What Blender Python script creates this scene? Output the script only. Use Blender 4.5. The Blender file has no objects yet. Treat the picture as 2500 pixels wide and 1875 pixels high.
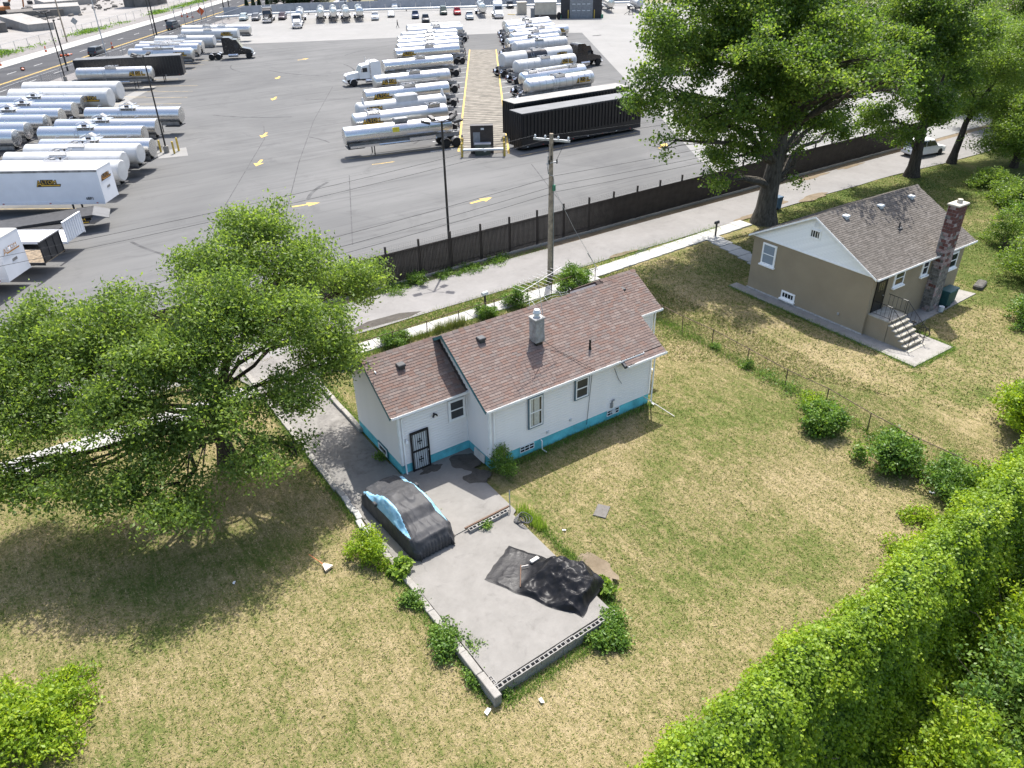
import bpy, bmesh, math, random
import numpy as np
from mathutils import Vector, Matrix, noise as mnoise

random.seed(7); RNG = np.random.default_rng(7)
S = bpy.context.scene
COL = S.collection
rad = math.radians

# ------------------------------------------------------------------ camera
PITCH, ROLL, YAW = 0.54556, -0.019886, 0.588091
def _cam():
    fw = Vector((math.sin(YAW)*math.cos(PITCH), math.cos(YAW)*math.cos(PITCH), -math.sin(PITCH)))
    rt = Vector((math.cos(YAW), -math.sin(YAW), 0)); up = rt.cross(fw)
    r = rt*math.cos(ROLL)+up*math.sin(ROLL); u = up*math.cos(ROLL)-rt*math.sin(ROLL)
    cd = bpy.data.cameras.new('camera'); co = bpy.data.objects.new('camera', cd); COL.objects.link(co)
    cd.sensor_width = 36; cd.lens = 36*1873.96/2500; cd.clip_end = 4000; cd.clip_start = 0.5
    co.matrix_world = Matrix(((r.x, u.x, -fw.x, 0), (r.y, u.y, -fw.y, 0), (r.z, u.z, -fw.z, 22.15), (0, 0, 0, 1)))
    S.camera = co
_cam()
CAMP = Vector((0, 0, 22.15))

# ------------------------------------------------------------------ sky and sun
SUN_AZ, SUN_EL = rad(42), rad(61)
W = bpy.data.worlds.new('World'); S.world = W; W.use_nodes = True
nt = W.node_tree; nt.nodes.clear()
sky = nt.nodes.new('ShaderNodeTexSky'); sky.sky_type = 'NISHITA'; sky.sun_disc = False
sky.sun_elevation = SUN_EL; sky.sun_rotation = SUN_AZ; sky.altitude = 0; sky.air_density = 1.0; sky.dust_density = 3.0; sky.ozone_density = 0.5
bg = nt.nodes.new('ShaderNodeBackground'); bg.inputs['Strength'].default_value = 0.15
wo = nt.nodes.new('ShaderNodeOutputWorld')
nt.links.new(sky.outputs[0], bg.inputs[0]); nt.links.new(bg.outputs[0], wo.inputs[0])
sl = bpy.data.lights.new('sun', 'SUN'); sl.energy = 3.9; sl.angle = rad(0.55); sl.color = (1.0, 0.97, 0.92)
so = bpy.data.objects.new('sun', sl); COL.objects.link(so); so.location = (60, 80, 120)
so.rotation_euler = Vector((math.sin(SUN_AZ)*math.cos(SUN_EL), math.cos(SUN_AZ)*math.cos(SUN_EL), math.sin(SUN_EL))).to_track_quat('Z', 'Y').to_euler()
S.view_settings.view_transform = 'Standard'; S.view_settings.look = 'None'
S.view_settings.gamma = 1; S.view_settings.use_curve_mapping = False
S.view_settings.exposure = 1.14
S.render.resolution_x, S.render.resolution_y = 1024, 768

# ------------------------------------------------------------------ materials
MATS = {}
class N:
    """tiny node helper"""
    def __init__(s, name):
        s.m = bpy.data.materials.new(name); s.m.use_nodes = True
        s.t = s.m.node_tree; s.t.nodes.clear()
        s.out = s.t.nodes.new('ShaderNodeOutputMaterial')
        MATS[name] = s.m
    def n(s, typ, **kw):
        nd = s.t.nodes.new('ShaderNode'+typ)
        for k, v in kw.items():
            if k.startswith('_'): setattr(nd, k[1:], v)
            else:
                k2 = k.replace('__', ' ')
                s.put(nd.inputs[k2], v)
        return nd
    def put(s, sock, v):
        if isinstance(v, bpy.types.NodeSocket): s.t.links.new(v, sock)
        elif isinstance(v, (tuple, list)) and len(v) == 3 and sock.type == 'RGBA': sock.default_value = (*v, 1)
        else: sock.default_value = v
    def pos(s): return s.n('NewGeometry').outputs['Position']
    def objc(s): return s.n('TexCoord').outputs['Object']
    def noise(s, vec, scale, detail=3, rough=0.55, dist=0.0):
        nd = s.n('TexNoise', Scale=scale, Detail=detail, Roughness=rough, Distortion=dist); s.put(nd.inputs['Vector'], vec)
        return nd.outputs[0]
    def ramp(s, f, stops):
        nd = s.n('ValToRGB'); s.put(nd.inputs[0], f); cr = nd.color_ramp
        while len(cr.elements) < len(stops): cr.elements.new(0.5)
        for e, (p, c) in zip(cr.elements, stops):
            e.position = p; e.color = (*c, 1) if len(c) == 3 else c
        return nd.outputs[0]
    def rng(s, f, a, b, c=0.0, d=1.0):
        nd = s.n('MapRange'); s.put(nd.inputs[0], f)
        for i, v in enumerate((a, b, c, d)): nd.inputs[i+1].default_value = v
        return nd.outputs[0]
    def mix(s, f, a, b, typ='MIX'):
        nd = s.n('MixRGB', _blend_type=typ); s.put(nd.inputs[0], f); s.put(nd.inputs[1], a); s.put(nd.inputs[2], b)
        return nd.outputs[0]
    def math(s, op, a, b=0.0, clamp=False):
        nd = s.n('Math', _operation=op, _use_clamp=clamp); s.put(nd.inputs[0], a); s.put(nd.inputs[1], b)
        return nd.outputs[0]
    def mapv(s, vec, scale=(1, 1, 1), rot=(0, 0, 0), loc=(0, 0, 0)):
        nd = s.n('Mapping'); s.put(nd.inputs[0], vec); nd.inputs['Scale'].default_value = scale
        nd.inputs['Rotation'].default_value = rot; nd.inputs['Location'].default_value = loc
        return nd.outputs[0]
    def bump(s, h, strength=0.3, dist=0.02):
        nd = s.n('Bump', Strength=strength, Distance=dist); s.put(nd.inputs['Height'], h)
        return nd.outputs[0]
    def bsdf(s, col, rough=0.7, metal=0.0, bump=None, spec=0.4, **kw):
        nd = s.n('BsdfPrincipled'); s.put(nd.inputs['Base Color'], col); s.put(nd.inputs['Roughness'], rough)
        s.put(nd.inputs['Metallic'], metal); s.put(nd.inputs['Specular IOR Level'], spec)
        if bump is not None: s.put(nd.inputs['Normal'], bump)
        for k, v in kw.items(): s.put(nd.inputs[k.replace('_', ' ')], v)
        s.t.links.new(nd.outputs[0], s.out.inputs[0]); return nd

def plain(name, col, rough=0.6, metal=0.0, var=0.15, scale=3.0, bump=0.0, spec=0.4, world=False, dark=None):
    """base colour broken by noise, with optional relief"""
    s = N(name); v = s.pos() if world else s.objc()
    f = s.noise(v, scale, 4, 0.6)
    d = dark or tuple(c*(1-var*1.6) for c in col); l = tuple(min(1, c*(1+var)) for c in col)
    c = s.ramp(f, [(0.3, d), (0.7, l)])
    b = s.bump(s.noise(v, scale*12, 2), bump, 0.01) if bump else None
    s.bsdf(c, rough, metal, b, spec); return s.m

def build_materials():
    # --- lawn: dry tan and green patches
    def lawn_tone(s, p, extra, gain):
        big = s.noise(p, 0.11, 4, 0.6, 0.5); med = s.noise(s.mapv(p, (1, 1, 1), (0, 0, 0.4)), 0.6, 7, 0.78, 0.4)
        streak = s.noise(s.mapv(p, (3.4, 0.35, 1), (0, 0, 0.06)), 1.5, 5, 0.7); tuft = s.noise(p, 3.2, 4, 0.7)
        g = s.math('ADD', s.math('MULTIPLY', big, 1.05), s.math('MULTIPLY', med, 0.8))
        g = s.math('ADD', g, s.math('MULTIPLY', streak, 0.6)); g = s.math('ADD', g, s.math('MULTIPLY', tuft, 0.5)); g = s.math('ADD', g, s.math('MULTIPLY', extra, gain))
        sep = s.n('SeparateXYZ'); s.put(sep.inputs[0], p)
        g = s.math('ADD', g, s.rng(sep.outputs[0], 43, 60, 0, 0.20))                  # greener lawn past the brick house
        return s.rng(g, 1.39, 2.12)
    s = N('lawn'); p = s.pos(); fine = s.noise(p, 7, 5, 0.75)
    f = lawn_tone(s, p, fine, 0.6)
    c = s.ramp(f, [(0.0, (0.325, 0.26, 0.155)), (0.28, (0.275, 0.222, 0.118)), (0.5, (0.195, 0.168, 0.075)), (0.72, (0.115, 0.13, 0.038)), (1.0, (0.062, 0.092, 0.02))])
    c = s.mix(s.rng(s.noise(p, 11, 4, 0.75), 0.34, 0.50, 0.5, 0), c, (0.075, 0.065, 0.03))
    s.bsdf(c, 0.95, 0, s.bump(s.noise(p, 22, 4, 0.7), 0.9, 0.06), 0.1)
    s = N('grass_blade'); p = s.pos()
    at = s.n('Attribute', _attribute_name='rnd').outputs['Fac']
    f = lawn_tone(s, p, at, 0.75)
    c = s.ramp(f, [(0.0, (0.405, 0.335, 0.195)), (0.28, (0.345, 0.288, 0.15)), (0.5, (0.24, 0.21, 0.09)), (0.72, (0.145, 0.165, 0.045)), (1.0, (0.08, 0.12, 0.024))])
    d = s.n('BsdfDiffuse'); s.put(d.inputs[0], c); tr = s.n('BsdfTranslucent'); s.put(tr.inputs[0], c)
    mx = s.n('MixShader'); mx.inputs[0].default_value = 0.25; s.t.links.new(d.outputs[0], mx.inputs[1]); s.t.links.new(tr.outputs[0], mx.inputs[2])
    s.t.links.new(mx.outputs[0], s.out.inputs[0])
    # --- leaves
    def leaf(name, a, b, c3, tl=0.4, tcol=None):
        s = N(name); at = s.n('Attribute', _attribute_name='rnd').outputs['Fac']
        col = s.ramp(at, [(0.0, a), (0.55, b), (1.0, c3)])
        d = s.n('BsdfPrincipled'); s.put(d.inputs['Base Color'], col); s.put(d.inputs['Roughness'], 0.5); s.put(d.inputs['Specular IOR Level'], 0.35)
        tr = s.n('BsdfTranslucent'); s.put(tr.inputs[0], s.mix(1.0, col, tcol or (1.45, 1.42, 0.75), 'MULTIPLY'))
        mx = s.n('MixShader'); mx.inputs[0].default_value = tl
        s.t.links.new(d.outputs[0], mx.inputs[1]); s.t.links.new(tr.outputs[0], mx.inputs[2]); s.t.links.new(mx.outputs[0], s.out.inputs[0])
    leaf('leaf_elm', (0.077, 0.130, 0.032), (0.132, 0.206, 0.043), (0.224, 0.305, 0.070), 0.55)
    leaf('leaf_cotton', (0.061, 0.114, 0.025), (0.103, 0.176, 0.031), (0.194, 0.268, 0.052), 0.55)
    leaf('leaf_locust', (0.083, 0.138, 0.025), (0.135, 0.217, 0.035), (0.210, 0.290, 0.050), 0.45)
    leaf('leaf_vine', (0.116, 0.195, 0.016), (0.199, 0.302, 0.018), (0.315, 0.399, 0.028), 0.45)
    leaf('leaf_shrub', (0.066, 0.135, 0.024), (0.108, 0.199, 0.030), (0.190, 0.287, 0.048), 0.4)
    leaf('leaf_evergreen', (0.012, 0.026, 0.010), (0.02, 0.04, 0.014), (0.03, 0.055, 0.02), 0.15)
    leaf('leaf_catalpa', (0.128, 0.217, 0.037), (0.180, 0.275, 0.044), (0.240, 0.334, 0.062), 0.45)
    leaf('reed', (0.08, 0.12, 0.03), (0.13, 0.17, 0.045), (0.22, 0.22, 0.09), 0.35)
    s = N('bark'); v = s.objc(); f = s.noise(s.mapv(v, (1, 1, 0.18)), 7, 5, 0.7)
    s.bsdf(s.ramp(f, [(0.3, (0.035, 0.030, 0.024)), (0.7, (0.14, 0.125, 0.10))]), 0.95, 0, s.bump(f, 1.0, 0.08), 0.1)
    s = N('bark_dark'); v = s.objc(); f = s.noise(s.mapv(v, (1, 1, 0.2)), 9, 5, 0.7)
    s.bsdf(s.ramp(f, [(0.3, (0.022, 0.018, 0.014)), (0.7, (0.085, 0.07, 0.055))]), 0.95, 0, s.bump(f, 0.8, 0.05), 0.1)
    # --- paving
    s = N('asphalt'); p = s.pos()
    big = s.noise(p, 0.045, 5, 0.6, 0.6); tr_ = s.noise(s.mapv(p, (0.03, 0.5, 1), (0, 0, 1.0)), 1.0, 4, 0.6); fine = s.noise(p, 30, 3, 0.7)
    tyre = s.noise(s.mapv(p, (0.05, 0.9, 1), (0, 0, 0.15)), 1.0, 5, 0.65, 1.5)
    c = s.ramp(s.math('ADD', s.math('MULTIPLY', big, 0.7), s.math('MULTIPLY', tr_, 0.35)), [(0.34, (0.096, 0.096, 0.096)), (0.5, (0.120, 0.120, 0.118)), (0.66, (0.150, 0.149, 0.146))])
    c = s.mix(s.rng(tyre, 0.53, 0.70, 0, 0.5), c, (0.062, 0.062, 0.063)); blot = s.noise(p, 0.22, 5, 0.7, 1.0); c = s.mix(s.rng(blot, 0.55, 0.72, 0, 0.4), c, (0.065, 0.065, 0.066))
    c = s.mix(s.rng(fine, 0.3, 0.7, 0.0, 0.3), c, (0.12, 0.12, 0.118))
    s.bsdf(c, 0.95, 0, s.bump(fine, 0.25, 0.01), 0.04)
    def conc(name, lo, hi, stain=0.3, joint=None, rot=0.0, crack=0.0, sc=0.35):
        s = N(name); p = s.pos()
        a = s.noise(p, sc, 6, 0.65, 0.5); b = s.noise(p, sc*6, 5, 0.7); f = s.noise(p, 45, 2)
        c = s.ramp(s.math('ADD', s.math('MULTIPLY', a, 0.65), s.math('MULTIPLY', b, 0.35)), [(0.33, lo), (0.66, hi)])
        st = s.noise(p, sc*2.3, 5, 0.7, 1.2)
        c = s.mix(s.rng(st, 0.56, 0.78, 0, stain), c, tuple(x*0.42 for x in lo))
        if crack:
            vor = s.n('TexVoronoi', _feature='DISTANCE_TO_EDGE', Scale=crack); s.put(vor.inputs['Vector'], s.mix(0.12, p, s.n('TexNoise', Scale=1.5).outputs[1]))
            c = s.mix(s.rng(vor.outputs[0], 0.006, 0.014, 0.75, 0), c, tuple(x*0.25 for x in lo))
        if joint:
            br = s.n('TexBrick', Scale=1.0, Mortar__Size=0.02, Brick__Width=joint, Row__Height=joint, _offset=0.0); s.put(br.inputs['Vector'], s.mapv(p, (1, 1, 1), (0, 0, rot)))
            c = s.mix(s.math('MULTIPLY', br.outputs['Fac'], 0.35), c, (0.12, 0.12, 0.11))
        s.bsdf(c, 0.95, 0, s.bump(f, 0.2, 0.01), 0.06)
    conc('apron_concrete', (0.20, 0.197, 0.188), (0.245, 0.24, 0.23), 0.16, 6.0, -1.0, sc=0.08)
    conc('alley_concrete', (0.175, 0.168, 0.16), (0.225, 0.217, 0.208), 0.3, sc=0.3)
    conc('walk_concrete', (0.31, 0.305, 0.285), (0.40, 0.39, 0.365), 0.15, sc=0.6)
    conc('patio_concrete', (0.165, 0.157, 0.143), (0.225, 0.214, 0.197), 0.4, sc=0.55)
    conc('drive_concrete', (0.12, 0.113, 0.104), (0.24, 0.228, 0.21), 0.8, sc=0.8)
    conc('kerb_concrete', (0.20, 0.188, 0.168), (0.30, 0.285, 0.26), 0.35, sc=1.5)
    conc('block_concrete', (0.19, 0.18, 0.165), (0.29, 0.28, 0.26), 0.4, sc=2.5)
    conc('lot_gravel', (0.19, 0.18, 0.168), (0.27, 0.258, 0.245), 0.35, sc=0.10)
    conc('old_slab', (0.22, 0.21, 0.195), (0.32, 0.305, 0.285), 0.5, sc=0.3)
    conc('rubble', (0.10, 0.094, 0.085), (0.18, 0.168, 0.155), 0.5, sc=0.5)
    conc('gravel_grey', (0.14, 0.132, 0.125), (0.22, 0.208, 0.20), 0.3, sc=0.6)
    conc('dirt', (0.115, 0.09, 0.06), (0.21, 0.17, 0.12), 0.4, sc=0.5)
    conc('wet_stain', (0.055, 0.05, 0.044), (0.10, 0.092, 0.08), 0.5, sc=2.0)
    s = N('road_asphalt'); p = s.pos(); a = s.noise(s.mapv(p, (0.04, 0.35, 1), (0, 0, -0.98)), 1.0, 5, 0.6); f = s.noise(p, 20, 2)
    s.bsdf(s.ramp(a, [(0.3, (0.05, 0.051, 0.054)), (0.7, (0.08, 0.08, 0.083))]), 0.95, 0, s.bump(f, 0.2, 0.01), 0.05)
    plain('tyre_mark', (0.092, 0.092, 0.092), 0.95, 0, 0.25, 1.0, 0, 0.05, True)
    plain('terrain', (0.16, 0.15, 0.09), 0.95, 0, 0.4, 0.03, 0, 0.1, True)
    plain('paint_yellow', (0.55, 0.36, 0.06), 0.8, 0, 0.35, 2.5, 0, 0.2, True, (0.25, 0.20, 0.11))
    plain('paint_yellow_faded', (0.40, 0.30, 0.13), 0.85, 0, 0.3, 1.2, 0, 0.2, True, (0.17, 0.15, 0.11))
    plain('paint_white', (0.55, 0.55, 0.53), 0.8, 0, 0.25, 1.5, 0, 0.2, True)
    plain('hatch_base', (0.115, 0.103, 0.087), 0.85, 0, 0.3, 0.5, 0.1, 0.2, True)
    plain('hatch_paint', (0.255, 0.232, 0.185), 0.85, 0, 0.25, 1.0, 0, 0.2, True)
    # --- house
    for i, c in enumerate(((0.165, 0.124, 0.108), (0.178, 0.133, 0.115), (0.15, 0.114, 0.101), (0.192, 0.152, 0.134), (0.168, 0.115, 0.096), (0.162, 0.133, 0.12))):
        plain('shingle_%d' % i, c, 0.95, 0, 0.10, 9, 0.15, 0.05)
    for i, c in enumerate(((0.122, 0.110, 0.097), (0.134, 0.12, 0.106), (0.11, 0.099, 0.087), (0.145, 0.131, 0.117))):
        plain('old_shingle_%d' % i, c, 0.95, 0, 0.18, 5, 0.15, 0.05)
    plain('shingle_under', (0.06, 0.045, 0.04), 0.95)
    plain('siding', (0.78, 0.735, 0.69), 0.5, 0, 0.03, 0.8, 0, 0.3)
    plain('teal_paint', (0.12, 0.47, 0.52), 0.7, 0, 0.22, 1.6, 0.25, 0.3)
    plain('teal_trim', (0.055, 0.17, 0.19), 0.6, 0, 0.2, 2, 0, 0.3)
    plain('slate_trim', (0.10, 0.155, 0.19), 0.6, 0, 0.15, 2)
    plain('white_trim', (0.78, 0.77, 0.75), 0.5, 0, 0.06, 2, 0, 0.4)
    plain('white_wood', (0.88, 0.86, 0.83), 0.6, 0, 0.05, 3)
    plain('black_metal', (0.012, 0.012, 0.013), 0.45, 0, 0.2, 4)
    plain('vent_metal', (0.045, 0.047, 0.05), 0.5, 0, 0.2, 4)
    plain('galvanised', (0.45, 0.46, 0.47), 0.45, 0.6, 0.15, 6)
    plain('block_grey', (0.33, 0.32, 0.30), 0.9, 0, 0.3, 2.2, 0.4)
    plain('curtain', (0.48, 0.47, 0.41), 0.8, 0, 0.12, 12)
    plain('screen_dark', (0.035, 0.038, 0.042), 0.35, 0, 0.2, 3)
    plain('pale_panel', (0.55, 0.57, 0.57), 0.4, 0, 0.05, 3)
    s = N('glass'); s.bsdf((0.02, 0.025, 0.03), 0.06, 0, None, 0.7)
    s = N('glass_pale'); s.bsdf((0.25, 0.29, 0.33), 0.12, 0, None, 0.6)
    # taupe painted brick: fine relief only
    s = N('taupe_brick'); v = s.objc(); p = s.pos(); sep = s.n('SeparateXYZ'); s.put(sep.inputs[0], p)
    cmb = s.n('CombineXYZ'); s.put(cmb.inputs[0], s.math('ADD', sep.outputs[0], sep.outputs[1])); s.put(cmb.inputs[1], sep.outputs[2])
    br = s.n('TexBrick', Scale=1.0, Mortar__Size=0.008, Brick__Width=0.21, Row__Height=0.072); s.put(br.inputs['Vector'], cmb.outputs[0])
    c = s.ramp(s.noise(p, 0.9, 5), [(0.3, (0.275, 0.22, 0.148)), (0.7, (0.32, 0.258, 0.174))])
    c = s.mix(s.math('MULTIPLY', br.outputs['Fac'], 0.30), c, (0.15, 0.125, 0.09))
    s.bsdf(c, 0.75, 0, s.bump(s.math('SUBTRACT', 1.0, br.outputs['Fac']), 0.5, 0.01), 0.3)
    plain('chimney_red', (0.14, 0.06, 0.05), 0.9, 0, 0.3, 5, 0.4)
    plain('chimney_worn', (0.28, 0.25, 0.235), 0.95, 0, 0.4, 6, 0.6, dark=(0.20, 0.10, 0.09))
    plain('chimney_grey', (0.19, 0.175, 0.155), 0.95, 0, 0.4, 5, 0.6)
    plain('mortar_pale', (0.38, 0.365, 0.34), 0.95, 0, 0.25, 6, 0.4)
    plain('step_stone', (0.34, 0.315, 0.26), 0.9, 0, 0.2, 3, 0.3)
    # --- fences, poles, metal
    plain('fence_brown', (0.042, 0.034, 0.030), 0.5, 0, 0.25, 1.5, 0, 0.35)
    plain('wood_pole', (0.30, 0.245, 0.18), 0.9, 0, 0.3, 3, 0.4)
    plain('pole_dark', (0.022, 0.02, 0.019), 0.5, 0, 0.2, 3)
    plain('steel_grey', (0.30, 0.31, 0.32), 0.45, 0.5, 0.2, 3)
    plain('rust_pipe', (0.11, 0.075, 0.055), 0.8, 0.2, 0.4, 6)
    plain('wire_dark', (0.03, 0.03, 0.032), 0.6)
    plain('wire_pale', (0.45, 0.45, 0.45), 0.5, 0.4)
    # --- vehicles
    def chrome(name, col, rough, dirt):
        s = N(name); v = s.objc(); f = s.noise(s.mapv(v, (0.25, 2, 2)), 2.0, 4, 0.6)
        sep = s.n('SeparateXYZ'); s.put(sep.inputs[0], v)
        r = s.rng(f, 0.3, 0.75, rough*0.7, rough*1.5)
        c = s.mix(s.rng(f, 0.5, 0.8, 0, dirt), col, tuple(x*0.55 for x in col))
        s.bsdf(c, r, 0.9, s.bump(s.noise(s.mapv(v, (0.6, 3, 3)), 1.2, 2), 0.05, 0.05), 0.5)
    chrome('tank_steel', (0.60, 0.595, 0.58), 0.24, 0.4)
    chrome('tank_satin', (0.54, 0.535, 0.52), 0.34, 0.45)
    chrome('alloy', (0.60, 0.60, 0.61), 0.25, 0.3)
    def paintm(name, col, rough=0.28, var=0.06):
        s = N(name); v = s.objc(); f = s.noise(v, 1.2, 4, 0.65)
        d = tuple(c*(1-var*2) for c in col)
        s.bsdf(s.ramp(f, [(0.3, d), (0.7, col)]), s.rng(f, 0.3, 0.7, rough, rough*1.6), 0, None, 0.5, Coat_Weight=0.1, Coat_Roughness=0.1)
    paintm('tank_white', (0.52, 0.52, 0.51), 0.4, 0.10); paintm('truck_white', (0.72, 0.72, 0.71)); paintm('truck_black', (0.012, 0.012, 0.014), 0.2)
    for nme, c in dict(car_silver=(0.42, 0.44, 0.45), car_dark=(0.03, 0.032, 0.036), car_blue=(0.03, 0.045, 0.09), car_red=(0.36, 0.018, 0.02), car_white=(0.70, 0.70, 0.69), car_green=(0.02, 0.045, 0.035), car_mint=(0.30, 0.36, 0.37), car_plum=(0.055, 0.035, 0.045), car_grey=(0.11, 0.115, 0.12)).items(): paintm(nme, c)
    plain('trailer_white', (0.68, 0.69, 0.71), 0.45, 0, 0.05, 0.5); plain('trailer_roof', (0.36, 0.355, 0.34), 0.7, 0, 0.12, 0.6)
    plain('trailer_black', (0.014, 0.014, 0.016), 0.42, 0, 0.25, 1.5); plain('roof_grey', (0.095, 0.097, 0.10), 0.6, 0, 0.2, 0.8); plain('roof_pale', (0.22, 0.21, 0.195), 0.7, 0, 0.2, 0.8)
    plain('rubber', (0.016, 0.016, 0.016), 0.85, 0, 0.3, 4); plain('chassis', (0.03, 0.03, 0.032), 0.6, 0, 0.3, 3); plain('chassis_grey', (0.24, 0.24, 0.24), 0.5, 0.4, 0.3, 2)
    plain('deck_wood', (0.20, 0.155, 0.105), 0.9, 0, 0.35, 4); plain('logo_yellow', (0.55, 0.33, 0.03), 0.5); plain('logo_orange', (0.42, 0.19, 0.03), 0.5); plain('logo_black', (0.012, 0.011, 0.01), 0.5)
    plain('lamp_red', (0.35, 0.02, 0.015), 0.3); plain('lamp_amber', (0.5, 0.2, 0.02), 0.3); plain('lamp_clear', (0.7, 0.7, 0.68), 0.15)
    plain('bollard_yellow', (0.52, 0.37, 0.06), 0.5, 0, 0.2, 3); plain('cone_orange', (0.55, 0.10, 0.025), 0.5, 0, 0.1, 3); plain('sign_yellow', (0.65, 0.55, 0.05), 0.5)
    plain('booth_beige', (0.42, 0.38, 0.31), 0.6, 0, 0.08, 1); plain('booth_skirt', (0.07, 0.06, 0.05), 0.7); plain('shed_black', (0.028, 0.027, 0.03), 0.55, 0, 0.2, 1)
    plain('wall_grey', (0.30, 0.31, 0.33), 0.6, 0, 0.12, 0.5); plain('dock_white', (0.66, 0.69, 0.73), 0.5, 0, 0.05, 0.5); plain('green_paint', (0.06, 0.20, 0.12), 0.6)
    plain('digger_orange', (0.32, 0.12, 0.035), 0.6, 0, 0.25, 2); plain('blue_plastic', (0.03, 0.13, 0.42), 0.4); plain('cabinet_green', (0.06, 0.075, 0.06), 0.5); plain('cabinet_grey', (0.20, 0.21, 0.22), 0.45)
    # --- covers and small things
    s = N('cover_black'); v = s.objc(); f = s.noise(s.mapv(v, (1, 1, 1)), 3.0, 5, 0.6, 0.6)
    s.bsdf(s.ramp(f, [(0.3, (0.036, 0.036, 0.038)), (0.7, (0.055, 0.055, 0.058))]), 0.55, 0, s.bump(s.noise(v, 6, 3, 0.5, 0.6), 0.08, 0.03), 0.2)
    s = N('cover_blue'); v = s.objc(); f = s.noise(v, 4, 4); s.bsdf(s.ramp(f, [(0.35, (0.16, 0.36, 0.50)), (0.65, (0.30, 0.50, 0.62))]), 0.5, 0, s.bump(s.noise(v, 8, 4, 0.6, 1.0), 0.25, 0.03), 0.4)
    s = N('tarp_black'); v = s.objc(); f = s.noise(v, 2.5, 5, 0.6, 1.0)
    s.bsdf(s.ramp(f, [(0.35, (0.009, 0.009, 0.010)), (0.7, (0.018, 0.018, 0.02))]), 0.40, 0, s.bump(s.noise(v, 5, 4, 0.6, 1.5), 0.2, 0.04), 0.16)
    plain('brown_stick', (0.12, 0.07, 0.045), 0.8); plain('pale_board', (0.62, 0.58, 0.52), 0.7); plain('broom_orange', (0.55, 0.17, 0.06), 0.5); plain('broom_straw', (0.62, 0.50, 0.38), 0.8)
    plain('hose_grey', (0.30, 0.31, 0.32), 0.5); plain('bin_teal', (0.02, 0.075, 0.075), 0.5); plain('bin_blue', (0.035, 0.08, 0.13), 0.5); plain('skin', (0.35, 0.2, 0.14), 0.6); plain('cloth_dark', (0.02, 0.02, 0.024), 0.9); plain('hair_dark', (0.012, 0.01, 0.008), 0.8)
    plain('litter_white', (0.7, 0.7, 0.68), 0.7); plain('stone_dark', (0.09, 0.085, 0.075), 0.9, 0, 0.3, 4, 0.4); plain('tan_box', (0.40, 0.28, 0.15), 0.7, 0, 0.1, 1); plain('rail_rust', (0.14, 0.08, 0.055), 0.7, 0.3)
    plain('twig', (0.16, 0.13, 0.10), 0.9); plain('sleeve_white', (0.8, 0.8, 0.78), 0.5)
build_materials()
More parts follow.
